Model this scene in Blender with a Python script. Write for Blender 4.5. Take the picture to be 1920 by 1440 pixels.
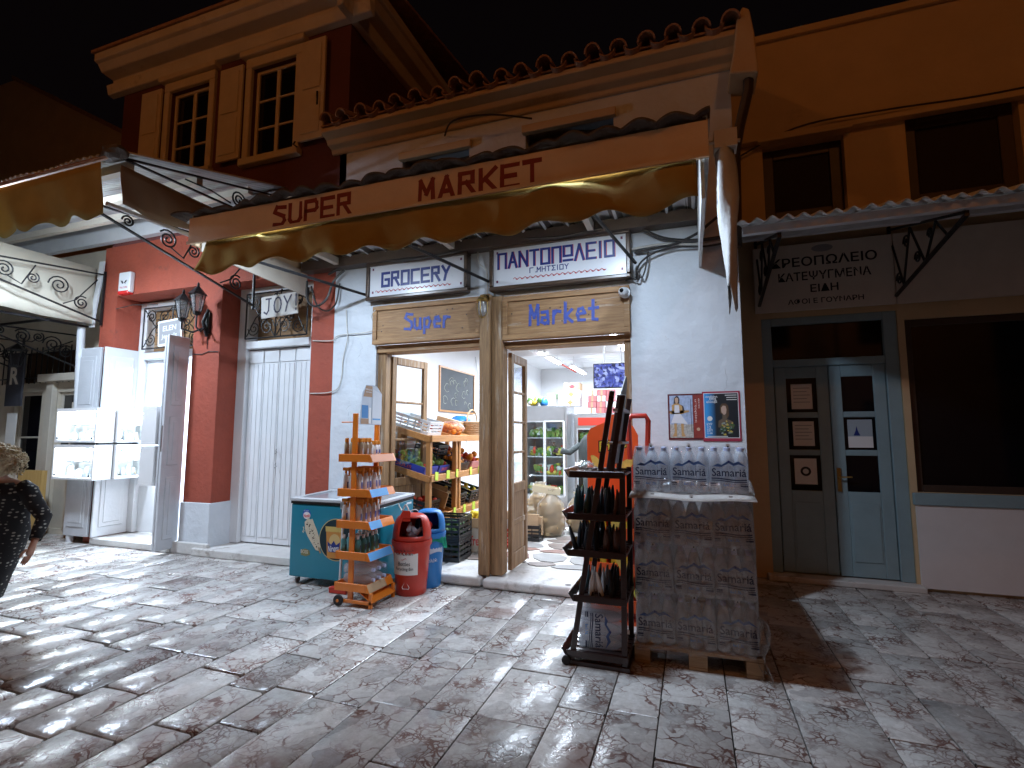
import bpy, math, random
from mathutils import Vector, Matrix, noise as mnoise
random.seed(7)
sc = bpy.context.scene
for o in list(bpy.data.objects): bpy.data.objects.remove(o)
R = math.radians
# ---------------- camera ----------------
cd = bpy.data.cameras.new('camera'); cam = bpy.data.objects.new('camera', cd)
sc.collection.objects.link(cam)
cam.location = (0, 0, 1.5); cam.rotation_euler = (R(95.75), 0, R(19.4))
cd.sensor_width = 36; cd.lens = 955/1920*36; cd.clip_start = .05; cd.clip_end = 400
sc.camera = cam
# ---------------- night sky ----------------
w = bpy.data.worlds.new('World'); sc.world = w; w.use_nodes = True
wn = w.node_tree.nodes; bg = wn['Background']
sky = wn.new('ShaderNodeTexSky'); sky.sky_type = 'NISHITA'; sky.sun_disc = False
sky.sun_elevation = R(-6); sky.sun_rotation = R(200)
glow = wn.new('ShaderNodeMix'); glow.data_type = 'RGBA'; glow.blend_type = 'ADD'; glow.inputs[0].default_value = 1; glow.inputs[7].default_value = (.035, .022, .026, 1)   # faint even town glow
w.node_tree.links.new(sky.outputs[0], glow.inputs[6]); w.node_tree.links.new(glow.outputs[2], bg.inputs[0]); bg.inputs[1].default_value = 0.05
# ---------------- exposure ----------------
vs = sc.view_settings
vs.view_transform = 'Standard'; vs.look = 'None'; vs.exposure = 0; vs.gamma = 1; vs.use_curve_mapping = False
sc.render.engine = 'CYCLES'
cy = sc.cycles
cy.use_denoising = True; cy.denoiser = 'OPENIMAGEDENOISE'
cy.max_bounces = 6; cy.diffuse_bounces = 3; cy.glossy_bounces = 3; cy.transmission_bounces = 4; cy.transparent_max_bounces = 20
cy.caustics_reflective = False; cy.caustics_refractive = False
cy.sample_clamp_indirect = 4.0; cy.sample_clamp_direct = 0
SODIUM = (1.0, .335, .065); COOL = (.65, .80, 1.0)
LAMP_W = 66; LEFT_W = 150; LEFT_FILL_W = 95; SHOP_W = 250; JEWEL_W = 260; SOD_W = 160; BUTCHER_W = 0   # watts of the lamps, the added fill bulb among them, set in their builders
# ---------------- helpers ----------------
C = sc.collection; OFF = {}
def link(o): C.objects.link(o); return o
def thing(name, label, cat, loc=(0,0,0), group=None, kind=None):
    o = link(bpy.data.objects.new(name, None)); o.location = loc; o.empty_display_size = .1
    o['label'] = label; o['category'] = cat
    if group: o['group'] = group
    if kind: o['kind'] = kind
    OFF[o] = Vector(loc); return o
def tag(o, label, cat, group=None, kind=None):
    o['label'] = label; o['category'] = cat
    if group: o['group'] = group
    if kind: o['kind'] = kind
    return o
def copy_tree(o, parent=None):
    c = o.copy(); link(c)
    if parent: c.parent = parent
    for ch in list(o.children): copy_tree(ch, c)
    OFF[c] = OFF.get(o, Vector()); return c
class MB:
    def __init__(s): s.v=[]; s.f=[]; s.mi=[]; s.cur=0
    def face(s, idx): s.f.append(idx); s.mi.append(s.cur)
    def poly(s, pts):
        n=len(s.v); s.v += [tuple(p) for p in pts]; s.face(list(range(n, n+len(pts)))); return s
    def box(s, a, b):
        x0,y0,z0=a; x1,y1,z1=b
        if x0>x1: x0,x1=x1,x0
        if y0>y1: y0,y1=y1,y0
        if z0>z1: z0,z1=z1,z0
        return s.hexa([(x0,y0,z0),(x1,y0,z0),(x1,y1,z0),(x0,y1,z0),(x0,y0,z1),(x1,y0,z1),(x1,y1,z1),(x0,y1,z1)])
    def hexa(s, p):
        n=len(s.v); s.v += [tuple(q) for q in p]
        for q in ((0,3,2,1),(4,5,6,7),(0,1,5,4),(1,2,6,5),(2,3,7,6),(3,0,4,7)): s.face([n+i for i in q])
        return s
    def obox(s, c, size, rz=0, ry=0, rx=0):
        m = Matrix.Translation(c) @ Matrix.Rotation(rz,4,'Z') @ Matrix.Rotation(ry,4,'Y') @ Matrix.Rotation(rx,4,'X')
        h=[q/2 for q in size]
        return s.hexa([m@Vector((x*h[0],y*h[1],z*h[2])) for x,y,z in ((-1,-1,-1),(1,-1,-1),(1,1,-1),(-1,1,-1),(-1,-1,1),(1,-1,1),(1,1,1),(-1,1,1))])
    def bar(s, p, q, wd, th, up=(0,0,1)):
        p=Vector(p); q=Vector(q); d=(q-p).normalized(); u=Vector(up)
        if abs(d.dot(u))>.95: u=Vector((1,0,0))
        r=d.cross(u).normalized(); u=r.cross(d).normalized(); r*=wd/2; u*=th/2
        return s.hexa([p-r-u,p+r-u,q+r-u,q-r-u,p-r+u,p+r+u,q+r+u,q-r+u])
    def tube(s, pts, r, n=6, cap=True, r1=None):
        pts=[Vector(p) for p in pts]; base=len(s.v); N=len(pts)
        prev=None
        for i,p in enumerate(pts):
            d=(pts[min(i+1,N-1)]-pts[max(i-1,0)])
            d = d.normalized() if d.length>1e-9 else Vector((0,0,1))
            if prev is None:
                u=Vector((0,0,1)) if abs(d.z)<.9 else Vector((1,0,0))
                a=d.cross(u).normalized()
            else:
                a=(prev-d*prev.dot(d)).normalized()
            prev=a; b=d.cross(a)
            rr = r if r1 is None else r+(r1-r)*i/max(1,N-1)
            for k in range(n):
                t=2*math.pi*k/n; s.v.append(tuple(p+a*(rr*math.cos(t))+b*(rr*math.sin(t))))
        for i in range(N-1):
            for k in range(n):
                k2=(k+1)%n; s.face([base+i*n+k, base+i*n+k2, base+(i+1)*n+k2, base+(i+1)*n+k])
        if cap:
            s.face([base+k for k in range(n)][::-1]); s.face([base+(N-1)*n+k for k in range(n)])
        return s
    def lathe(s, prof, c=(0,0,0), n=16, axis='z', sx=1, sy=1):
        base=len(s.v); c=Vector(c)
        for r,h in prof:
            for k in range(n):
                t=2*math.pi*k/n; a=r*math.cos(t)*sx; b=r*math.sin(t)*sy
                q = (a,b,h) if axis=='z' else ((h,a,b) if axis=='x' else (a,h,b))
                s.v.append(tuple(c+Vector(q)))
        for i in range(len(prof)-1):
            for k in range(n):
                k2=(k+1)%n; s.face([base+i*n+k, base+i*n+k2, base+(i+1)*n+k2, base+(i+1)*n+k])
        s.face([base+k for k in range(n)][::-1]); s.face([base+(len(prof)-1)*n+k for k in range(n)])
        return s
    def grid(s, fn, nu, nv):
        base=len(s.v)
        for j in range(nv+1):
            for i in range(nu+1): s.v.append(tuple(fn(i/nu, j/nv)))
        for j in range(nv):
            for i in range(nu):
                a=base+j*(nu+1)+i; s.face([a,a+1,a+nu+2,a+nu+1])
        return s
    def prism(s, poly, o, ra, ua, depth):
        """2-D polygon (a,b) -> o + a*ra + b*ua, extruded by vector depth"""
        o=Vector(o); ra=Vector(ra); ua=Vector(ua); dv=Vector(depth); n=len(s.v); k=len(poly)
        f=[o+ra*a+ua*b for a,b in poly]
        s.v += [tuple(p) for p in f]+[tuple(p+dv) for p in f]
        s.face(list(range(n,n+k))); s.face(list(range(n+k,n+2*k))[::-1])
        for i in range(k):
            j=(i+1)%k; s.face([n+i,n+k+i,n+k+j,n+j])
        return s
    def ball(s, c, r, n=8, m=6, jit=0):
        c=Vector(c); base=len(s.v)
        rr = r if isinstance(r,(tuple,list)) else (r,r,r)
        for j in range(1,m):
            for k in range(n):
                t=2*math.pi*k/n; p=math.pi*j/m; q=1+random.uniform(-jit,jit)
                s.v.append((c.x+rr[0]*q*math.sin(p)*math.cos(t), c.y+rr[1]*q*math.sin(p)*math.sin(t), c.z+rr[2]*q*math.cos(p)))
        top=len(s.v); s.v.append((c.x,c.y,c.z+rr[2])); s.v.append((c.x,c.y,c.z-rr[2]))
        for j in range(m-2):
            for k in range(n):
                k2=(k+1)%n; s.face([base+j*n+k, base+(j+1)*n+k, base+(j+1)*n+k2, base+j*n+k2])
        for k in range(n):
            k2=(k+1)%n; s.face([top, base+k, base+k2]); s.face([top+1, base+(m-2)*n+k2, base+(m-2)*n+k])
        return s
    def build(s, name, mats, parent=None, smooth=False, bevel=0, seg=2, ang=40, solid=0, subd=0):
        if not isinstance(mats,(list,tuple)): mats=[mats]
        if parent is not None: off=OFF[parent]
        else:
            xs=[v[0] for v in s.v]; ys=[v[1] for v in s.v]; zs=[v[2] for v in s.v]
            off=Vector(((min(xs)+max(xs))/2,(min(ys)+max(ys))/2,min(zs)))
        me=bpy.data.meshes.new(name); me.from_pydata([(v[0]-off[0],v[1]-off[1],v[2]-off[2]) for v in s.v],[],s.f)
        for m in mats: me.materials.append(m)
        if len(mats)>1: me.polygons.foreach_set('material_index', s.mi)
        if smooth:
            me.polygons.foreach_set('use_smooth',[True]*len(me.polygons))
            if smooth!='all': me.set_sharp_from_angle(angle=R(smooth if smooth is not True else 45))
        me.update()
        o=link(bpy.data.objects.new(name, me)); OFF[o]=off
        if parent is not None: o.parent=parent
        else: o.location=off
        if solid:
            md=o.modifiers.new('solid','SOLIDIFY'); md.thickness=solid; md.offset=0
        if bevel:
            md=o.modifiers.new('bevel','BEVEL'); md.width=bevel; md.segments=seg; md.limit_method='ANGLE'; md.angle_limit=R(ang)
            if seg>1 and not smooth: me.polygons.foreach_set('use_smooth',[True]*len(me.polygons)); me.set_sharp_from_angle(angle=R(50)) if False else None; md.harden_normals=True
        if subd:
            md=o.modifiers.new('sub','SUBSURF'); md.levels=subd; md.render_levels=subd
        return o
# ---- lettering ----
def text_mesh(s, bold=0.0):
    cu=bpy.data.curves.new('t','FONT'); cu.body=s; cu.offset=bold; cu.resolution_u=3; cu.fill_mode='FRONT'
    ob=bpy.data.objects.new('t',cu); C.objects.link(ob)
    dg=bpy.context.evaluated_depsgraph_get(); me=bpy.data.meshes.new_from_object(ob.evaluated_get(dg))
    bpy.data.objects.remove(ob); bpy.data.curves.remove(cu); return me
def text(s, name, mat, parent, o, ra, ua, w=None, h=None, bold=.0, align='c', thick=0):
    """flat lettering whose box is centred (align c) or starts (align l) at o"""
    me=text_mesh(s,bold); vs_=[v.co.copy() for v in me.vertices]
    fs=[list(p.vertices) for p in me.polygons]; bpy.data.meshes.remove(me)
    if not vs_: return None
    x0=min(v.x for v in vs_); x1=max(v.x for v in vs_); y0=min(v.y for v in vs_); y1=max(v.y for v in vs_)
    W=x1-x0; H=y1-y0
    sx = w/W if w else None; sy = h/H if h else None
    if sx is None: sx=sy
    if sy is None: sy=sx
    o=Vector(o); ra=Vector(ra).normalized(); ua=Vector(ua).normalized()
    ox = (x0+x1)/2 if align=='c' else x0; oy=(y0+y1)/2 if align=='c' else y0
    m=MB(); m.v=[tuple(o+ra*((v.x-ox)*sx)+ua*((v.y-oy)*sy)) for v in vs_]; m.f=fs; m.mi=[0]*len(fs)
    return m.build(name, mat, parent)
GL={'G':[[(1,1),(0,1),(0,0),(1,0),(1,.5),(.5,.5)]],'R':[[(0,0),(0,1),(.9,1),(.9,.55),(0,.55)],[(.45,.55),(1,0)]],'O':[[(0,0),(0,1),(1,1),(1,0),(0,0)]],
 'C':[[(1,1),(0,1),(0,0),(1,0)]],'E':[[(1,1),(0,1),(0,0),(1,0)],[(0,.5),(.85,.5)]],'Y':[[(0,1),(.5,.5),(1,1)],[(.5,.5),(.3,0)]],
 'Π':[[(0,0),(0,1),(1,1),(1,0)]],'Α':[[(0,0),(.5,1),(1,0)],[(.2,.35),(.8,.35)]],'Ν':[[(0,0),(0,1),(1,0),(1,1)]],'Τ':[[(0,1),(1,1)],[(.5,1),(.5,0)]],
 'Ω':[[(0,.35),(0,1),(1,1),(1,.35),(0,.35)],[(0,.05),(1,.05)]],'Λ':[[(0,0),(.5,1),(1,0)]],'Ι':[[(.5,0),(.5,1)]],'Γ':[[(0,0),(0,1),(1,1)]],'.':[[(0.3,0),(.5,0)]],
 'Μ':[[(0,0),(0,1),(.5,.4),(1,1),(1,0)]],'Η':[[(0,0),(0,1)],[(1,0),(1,1)],[(0,.5),(1,.5)]],'Σ':[[(1,1),(0,1),(.6,.5),(0,0),(1,0)]],'Υ':[[(0,1),(.5,.5),(1,1)],[(.5,.5),(.5,0)]],
 'S':[[(1,.95),(.2,1),(0,.75),(.9,.45),(1,.2),(.75,0),(0,.05)]],'u':[[(0,.62),(.05,.1),(.35,0),(.75,.08),(.8,.62)],[(.8,.62),(.85,0)]],'p':[[(0,-.3),(0,.6)],[(0,.6),(.6,.65),(.85,.4),(.6,.05),(0,.08)]],
 'e':[[(0,.35),(.85,.4),(.6,.65),(.2,.62),(0,.35),(.15,.05),(.8,.04)]],'r':[[(0,0),(.05,.62)],[(.05,.4),(.4,.62),(.8,.58)]],'M':[[(0,0),(.05,1),(.5,.35),(.95,1),(1,0)]],
 'a':[[(.05,.6),(.7,.62),(.78,0)],[(.78,.3),(.1,.32),(0,.1),(.4,0),(.78,.1)]],'k':[[(0,0),(.02,1)],[(.75,.62),(.05,.3),(.8,0)]],'t':[[(.4,1),(.38,.05),(.8,.02)],[(0,.6),(.9,.62)]],
 'U':[[(0,1),(0,.2),(.2,0),(.8,0),(1,.2),(1,1)]],'P':[[(0,0),(0,1),(.85,1),(1,.85),(1,.6),(.85,.48),(0,.48)]],'A':[[(0,0),(.5,1),(1,0)],[(.2,.32),(.8,.32)]],'K':[[(0,0),(0,1)],[(1,1),(.05,.42)],[(.3,.58),(1,0)]],'T':[[(0,1),(1,1)],[(.5,1),(.5,0)]],
 'J':[[(.2,1),(.9,1)],[(.62,1),(.6,.2),(.35,0),(0,.12)]],'!':[[(.3,1),(.33,.3)],[(.35,.06),(.36,0)]]}
for a_,b_ in (('Ο','O'),('Ε','E')): GL[a_]=GL[b_]
GL['ο']=[[(.5+.5*math.cos(k*math.pi/6),.5+.5*math.sin(k*math.pi/6)) for k in range(13)]]
def strokes(s, name, mat, parent, o, ra, ua, h, lw, gap, sw, jit=0):
    """painted stroke lettering, each stroke a flat strip; o = lower left"""
    o=Vector(o); ra=Vector(ra).normalized(); ua=Vector(ua).normalized(); m=MB(); x=0; nn=ra.cross(ua).normalized()
    lay=0
    for ch in s:
        if ch==' ': x+=lw*.6; continue
        w_ = lw*(.25 if ch in '.!' else (.35 if ch=='Ι' else 1)); x_off = x-(lw*.33 if ch=='Ι' else 0)
        for st in GL[ch]:
            for a,b in zip(st,st[1:]):
                lay=(lay+1)%5
                p=Vector((x_off+a[0]*lw, a[1]*h)); q=Vector((x_off+b[0]*lw, b[1]*h)); d=(q-p)
                if d.length<1e-6: continue
                d.normalize(); nrm=Vector((-d.y,d.x))*sw/2; e=d*sw/2
                pts=[p-e-nrm, q+e-nrm, q+e+nrm, p-e+nrm]
                m.poly([o+ra*(t.x+random.uniform(-jit,jit))+ua*(t.y+random.uniform(-jit,jit))+nn*(lay*.0003) for t in pts])
        x += w_+gap
    return m.build(name, mat, parent), x-gap
def spiral(c, r, turns, a0, ra, ua, n=26, inward=True):
    c=Vector(c); ra=Vector(ra); ua=Vector(ua); out=[]
    for i in range(n+1):
        t=i/n; rr=r*(1-.86*t); an=a0+turns*2*math.pi*t
        out.append(c+ra*(rr*math.cos(an))+ua*(rr*math.sin(an)))
    return out
# ---------------- materials ----------------
MATS={}
def nt(name):
    m=bpy.data.materials.new(name); m.use_nodes=True; t=m.node_tree; b=t.nodes['Principled BSDF']; return m,t,b
def N(t,ty,**kw):
    n=t.nodes.new(ty)
    for k,v in kw.items():
        if k.startswith('i_'):
            key=k[2:]; key=int(key) if key.isdigit() else key.replace('_',' ')
            n.inputs[key].default_value=v
        else: setattr(n,k,v)
    return n
def L(t,a,b): t.links.new(a,b)
def c4(c): return (c[0],c[1],c[2],1)
def pm(name, col, rough=.6, metal=0, var=.12, vscale=6., bump=.08, bscale=60., spec=.5, coat=0, stretch=(1,1,1), dirt=None, dscale=2.5, dth=.62, space='Object', emit=0):
    m,t,b=nt(name); b.inputs['Metallic'].default_value=metal; b.inputs['Specular IOR Level'].default_value=spec
    b.inputs['Coat Weight'].default_value=coat
    if space=='World': co=N(t,'ShaderNodeNewGeometry').outputs['Position']
    else: co=N(t,'ShaderNodeTexCoord').outputs['Object']
    mp=N(t,'ShaderNodeMapping'); mp.inputs['Scale'].default_value=stretch; L(t,co,mp.inputs[0]); co=mp.outputs[0]
    n1=N(t,'ShaderNodeTexNoise',i_Scale=vscale,i_Detail=5.,i_Roughness=.6); L(t,co,n1.inputs['Vector'])
    rp=N(t,'ShaderNodeMapRange'); rp.inputs[1].default_value=.3; rp.inputs[2].default_value=.7; L(t,n1.outputs[0],rp.inputs[0])
    mx=N(t,'ShaderNodeMix',data_type='RGBA'); L(t,rp.outputs[0],mx.inputs[0])
    mx.inputs[6].default_value=c4([min(1,max(0,q*(1-var))) for q in col]); mx.inputs[7].default_value=c4([min(1,q*(1+var)) for q in col])
    out=mx.outputs[2]
    if dirt:
        n3=N(t,'ShaderNodeTexNoise',i_Scale=dscale,i_Detail=8.,i_Roughness=.7); L(t,co,n3.inputs['Vector'])
        r3=N(t,'ShaderNodeMapRange'); r3.inputs[1].default_value=dth; r3.inputs[2].default_value=dth+.1; L(t,n3.outputs[0],r3.inputs[0])
        m3=N(t,'ShaderNodeMix',data_type='RGBA'); L(t,r3.outputs[0],m3.inputs[0]); L(t,out,m3.inputs[6]); m3.inputs[7].default_value=c4(dirt); out=m3.outputs[2]
    L(t,out,b.inputs['Base Color'])
    rr=N(t,'ShaderNodeMapRange'); rr.inputs[3].default_value=max(.02,rough-.08); rr.inputs[4].default_value=min(1,rough+.08); L(t,n1.outputs[0],rr.inputs[0]); L(t,rr.outputs[0],b.inputs['Roughness'])
    if bump:
        n2=N(t,'ShaderNodeTexNoise',i_Scale=bscale,i_Detail=4.); L(t,co,n2.inputs['Vector'])
        bp=N(t,'ShaderNodeBump',i_Strength=bump,i_Distance=.02); L(t,n2.outputs[0],bp.inputs['Height']); L(t,bp.outputs[0],b.inputs['Normal'])
    if emit:
        L(t,out,b.inputs['Emission Color']); b.inputs['Emission Strength'].default_value=emit
    MATS[name]=m; return m
def wood(name, col, dark, axis='x', rough=.65, sc_=14., wear=None, wth=.6, bump=.25):
    m,t,b=nt(name); co=N(t,'ShaderNodeTexCoord').outputs['Object']
    mp=N(t,'ShaderNodeMapping'); s_={'x':(.08,1,1),'y':(1,.08,1),'z':(1,1,.08)}[axis]; mp.inputs['Scale'].default_value=s_; L(t,co,mp.inputs[0])
    n1=N(t,'ShaderNodeTexNoise',i_Scale=sc_*3,i_Detail=6.,i_Roughness=.65,i_Distortion=.6); L(t,mp.outputs[0],n1.inputs['Vector'])
    rp=N(t,'ShaderNodeMapRange'); rp.inputs[1].default_value=.32; rp.inputs[2].default_value=.68; L(t,n1.outputs[0],rp.inputs[0])
    mx=N(t,'ShaderNodeMix',data_type='RGBA'); L(t,rp.outputs[0],mx.inputs[0]); mx.inputs[6].default_value=c4(dark); mx.inputs[7].default_value=c4(col); out=mx.outputs[2]
    if wear:
        n3=N(t,'ShaderNodeTexNoise',i_Scale=9.,i_Detail=9.,i_Roughness=.75); L(t,mp.outputs[0],n3.inputs['Vector'])
        r3=N(t,'ShaderNodeMapRange'); r3.inputs[1].default_value=wth; r3.inputs[2].default_value=wth+.08; L(t,n3.outputs[0],r3.inputs[0])
        m3=N(t,'ShaderNodeMix',data_type='RGBA'); L(t,r3.outputs[0],m3.inputs[0]); L(t,out,m3.inputs[6]); m3.inputs[7].default_value=c4(wear); out=m3.outputs[2]
    L(t,out,b.inputs['Base Color']); b.inputs['Roughness'].default_value=rough
    bp=N(t,'ShaderNodeBump',i_Strength=bump,i_Distance=.01); L(t,n1.outputs[0],bp.inputs['Height']); L(t,bp.outputs[0],b.inputs['Normal'])
    MATS[name]=m; return m
def flat(name, col, rough=.5, spec=.4, metal=0, emit=0, ecol=None):
    m,t,b=nt(name); b.inputs['Base Color'].default_value=c4(col); b.inputs['Roughness'].default_value=rough; b.inputs['Specular IOR Level'].default_value=spec; b.inputs['Metallic'].default_value=metal
    if emit: b.inputs['Emission Color'].default_value=c4(ecol or col); b.inputs['Emission Strength'].default_value=emit
    MATS[name]=m; return m
def glassy(name, tint=(.9,.95,1), refl=.12, rough=.03, body=None, bodyw=0., bump=0, bscale=20.):
    """thin pane / film: clear with fresnel reflection, and an optional milky body"""
    m,t,b=nt(name); t.nodes.remove(b); o=t.nodes['Material Output']
    tr=N(t,'ShaderNodeBsdfTransparent'); tr.inputs[0].default_value=c4(tint)
    gl=N(t,'ShaderNodeBsdfGlossy',i_Roughness=rough); gl.inputs[0].default_value=(1,1,1,1)
    lw=N(t,'ShaderNodeLayerWeight',i_Blend=.5)
    if bump:
        co=N(t,'ShaderNodeTexCoord').outputs['Object']; n2=N(t,'ShaderNodeTexNoise',i_Scale=bscale,i_Detail=5.,i_Distortion=1.5); L(t,co,n2.inputs['Vector'])
        bp=N(t,'ShaderNodeBump',i_Strength=bump,i_Distance=.03); L(t,n2.outputs[0],bp.inputs['Height']); L(t,bp.outputs[0],gl.inputs['Normal'])
    pw=N(t,'ShaderNodeMath',operation='POWER'); pw.inputs[1].default_value=4.; L(t,lw.outputs['Facing'],pw.inputs[0])
    ad=N(t,'ShaderNodeMath',operation='MULTIPLY_ADD'); ad.inputs[1].default_value=.7; ad.inputs[2].default_value=refl; L(t,pw.outputs[0],ad.inputs[0]); ad.use_clamp=True
    first=tr.outputs[0]
    if body:
        df=N(t,'ShaderNodeBsdfDiffuse'); df.inputs[0].default_value=c4(body); tl=N(t,'ShaderNodeBsdfTranslucent'); tl.inputs[0].default_value=c4(body)
        mb=N(t,'ShaderNodeMixShader',i_0=.5); L(t,df.outputs[0],mb.inputs[1]); L(t,tl.outputs[0],mb.inputs[2])
        m2=N(t,'ShaderNodeMixShader',i_0=bodyw); L(t,tr.outputs[0],m2.inputs[1]); L(t,mb.outputs[0],m2.inputs[2]); first=m2.outputs[0]
    ms=N(t,'ShaderNodeMixShader'); L(t,ad.outputs[0],ms.inputs[0]); L(t,first,ms.inputs[1]); L(t,gl.outputs[0],ms.inputs[2]); L(t,ms.outputs[0],o.inputs[0])
    MATS[name]=m; return m
def cloth(name, col, trans=.25, rough=.9, vscale=3., var=.15):
    m,t,b=nt(name); t.nodes.remove(b); o=t.nodes['Material Output']
    co=N(t,'ShaderNodeTexCoord').outputs['Object']; n1=N(t,'ShaderNodeTexNoise',i_Scale=vscale,i_Detail=6.); L(t,co,n1.inputs['Vector'])
    mx=N(t,'ShaderNodeMix',data_type='RGBA'); L(t,n1.outputs[0],mx.inputs[0]); mx.inputs[6].default_value=c4([q*(1-var) for q in col]); mx.inputs[7].default_value=c4([min(1,q*(1+var)) for q in col])
    df=N(t,'ShaderNodeBsdfDiffuse'); tl=N(t,'ShaderNodeBsdfTranslucent'); L(t,mx.outputs[2],df.inputs[0]); L(t,mx.outputs[2],tl.inputs[0])
    n2=N(t,'ShaderNodeTexNoise',i_Scale=90.,i_Detail=3.); L(t,co,n2.inputs['Vector']); bp=N(t,'ShaderNodeBump',i_Strength=.15,i_Distance=.01); L(t,n2.outputs[0],bp.inputs['Height']); L(t,bp.outputs[0],df.inputs['Normal'])
    ms=N(t,'ShaderNodeMixShader',i_0=trans); L(t,df.outputs[0],ms.inputs[1]); L(t,tl.outputs[0],ms.inputs[2]); L(t,ms.outputs[0],o.inputs[0])
    MATS[name]=m; return m
def marble(name):
    m,t,b=nt(name); g=N(t,'ShaderNodeNewGeometry'); oi=N(t,'ShaderNodeObjectInfo')
    mu=N(t,'ShaderNodeMath',operation='MULTIPLY'); mu.inputs[1].default_value=37.; L(t,oi.outputs['Random'],mu.inputs[0])
    av=N(t,'ShaderNodeVectorMath',operation='ADD'); L(t,g.outputs['Position'],av.inputs[0]); L(t,mu.outputs[0],av.inputs[1])
    # distort
    nd=N(t,'ShaderNodeTexNoise',i_Scale=7.,i_Detail=4.); L(t,av.outputs[0],nd.inputs['Vector'])
    sb=N(t,'ShaderNodeVectorMath',operation='SUBTRACT'); L(t,nd.outputs['Color'],sb.inputs[0]); sb.inputs[1].default_value=(.5,.5,.5)
    sm=N(t,'ShaderNodeVectorMath',operation='SCALE'); sm.inputs['Scale'].default_value=.16; L(t,sb.outputs[0],sm.inputs[0])
    ad=N(t,'ShaderNodeVectorMath',operation='ADD'); L(t,av.outputs[0],ad.inputs[0]); L(t,sm.outputs[0],ad.inputs[1])
    v1=N(t,'ShaderNodeTexVoronoi',feature='DISTANCE_TO_EDGE',i_Scale=7.5); L(t,ad.outputs[0],v1.inputs['Vector'])
    v2=N(t,'ShaderNodeTexVoronoi',feature='DISTANCE_TO_EDGE',i_Scale=21.); L(t,ad.outputs[0],v2.inputs['Vector'])
    vc=N(t,'ShaderNodeTexVoronoi',feature='F1',i_Scale=7.5); L(t,ad.outputs[0],vc.inputs['Vector'])
    # zone where small clasts rule
    nz=N(t,'ShaderNodeTexNoise',i_Scale=2.6,i_Detail=3.); L(t,av.outputs[0],nz.inputs['Vector'])
    nw=N(t,'ShaderNodeTexNoise',i_Scale=11.,i_Detail=5.); L(t,av.outputs[0],nw.inputs['Vector'])
    def wob(o,k):
        q=N(t,'ShaderNodeMath',operation='SUBTRACT'); L(t,nw.outputs[0],q.inputs[0]); q.inputs[1].default_value=.5
        q2=N(t,'ShaderNodeMath',operation='MULTIPLY_ADD'); L(t,q.outputs[0],q2.inputs[0]); q2.inputs[1].default_value=k; L(t,o,q2.inputs[2]); return q2.outputs[0]
    r1=N(t,'ShaderNodeMapRange'); r1.inputs[1].default_value=.012; r1.inputs[2].default_value=.05; r1.inputs[3].default_value=1; r1.inputs[4].default_value=0; L(t,wob(v1.outputs[0],.22),r1.inputs[0])
    r2=N(t,'ShaderNodeMapRange'); r2.inputs[1].default_value=.03; r2.inputs[2].default_value=.11; r2.inputs[3].default_value=1; r2.inputs[4].default_value=0; L(t,wob(v2.outputs[0],.22),r2.inputs[0])
    rz=N(t,'ShaderNodeMapRange'); rz.inputs[1].default_value=.43; rz.inputs[2].default_value=.56; L(t,nz.outputs[0],rz.inputs[0])
    mm=N(t,'ShaderNodeMath',operation='MULTIPLY'); L(t,r2.outputs[0],mm.inputs[0]); L(t,rz.outputs[0],mm.inputs[1])
    mxx=N(t,'ShaderNodeMath',operation='MAXIMUM'); L(t,r1.outputs[0],mxx.inputs[0]); L(t,mm.outputs[0],mxx.inputs[1])
    # break the veins up
    nb=N(t,'ShaderNodeTexNoise',i_Scale=5.,i_Detail=5.); L(t,av.outputs[0],nb.inputs['Vector'])
    rb=N(t,'ShaderNodeMapRange'); rb.inputs[1].default_value=.38; rb.inputs[2].default_value=.57; L(t,nb.outputs[0],rb.inputs[0])
    vein=N(t,'ShaderNodeMath',operation='MULTIPLY'); L(t,mxx.outputs[0],vein.inputs[0]); L(t,rb.outputs[0],vein.inputs[1])
    # clast colour
    cr=N(t,'ShaderNodeValToRGB'); L(t,vc.outputs['Color'],cr.inputs[0]); e=cr.color_ramp.elements
    e[0].position=0; e[0].color=(.36,.345,.33,1); e[1].position=1; e[1].color=(.70,.68,.64,1)
    x=e.new(.3); x.color=(.50,.48,.45,1); x=e.new(.75); x.color=(.60,.58,.545,1)
    nf=N(t,'ShaderNodeTexNoise',i_Scale=28.,i_Detail=6.,i_Roughness=.7); L(t,av.outputs[0],nf.inputs['Vector'])
    mf=N(t,'ShaderNodeMix',data_type='RGBA',blend_type='OVERLAY'); mf.inputs[0].default_value=.5; L(t,cr.outputs[0],mf.inputs[6]); L(t,nf.outputs[0],mf.inputs[7])
    nr=N(t,'ShaderNodeTexNoise',i_Scale=1.7,i_Detail=5.); L(t,av.outputs[0],nr.inputs['Vector'])
    vcol=N(t,'ShaderNodeMix',data_type='RGBA'); L(t,nr.outputs[0],vcol.inputs[0]); vcol.inputs[6].default_value=(.20,.095,.075,1); vcol.inputs[7].default_value=(.17,.125,.11,1)
    m1=N(t,'ShaderNodeMix',data_type='RGBA'); L(t,vein.outputs[0],m1.inputs[0]); L(t,mf.outputs[2],m1.inputs[6]); L(t,vcol.outputs[2],m1.inputs[7])
    # red-brown matrix patches
    rr=N(t,'ShaderNodeMapRange'); rr.inputs[1].default_value=.62; rr.inputs[2].default_value=.70; L(t,nr.outputs[0],rr.inputs[0])
    rf=N(t,'ShaderNodeMath',operation='MULTIPLY'); rf.inputs[1].default_value=.6; L(t,rr.outputs[0],rf.inputs[0])
    m2=N(t,'ShaderNodeMix',data_type='RGBA'); L(t,rf.outputs[0],m2.inputs[0]); L(t,m1.outputs[2],m2.inputs[6]); m2.inputs[7].default_value=(.24,.13,.105,1)
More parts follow.
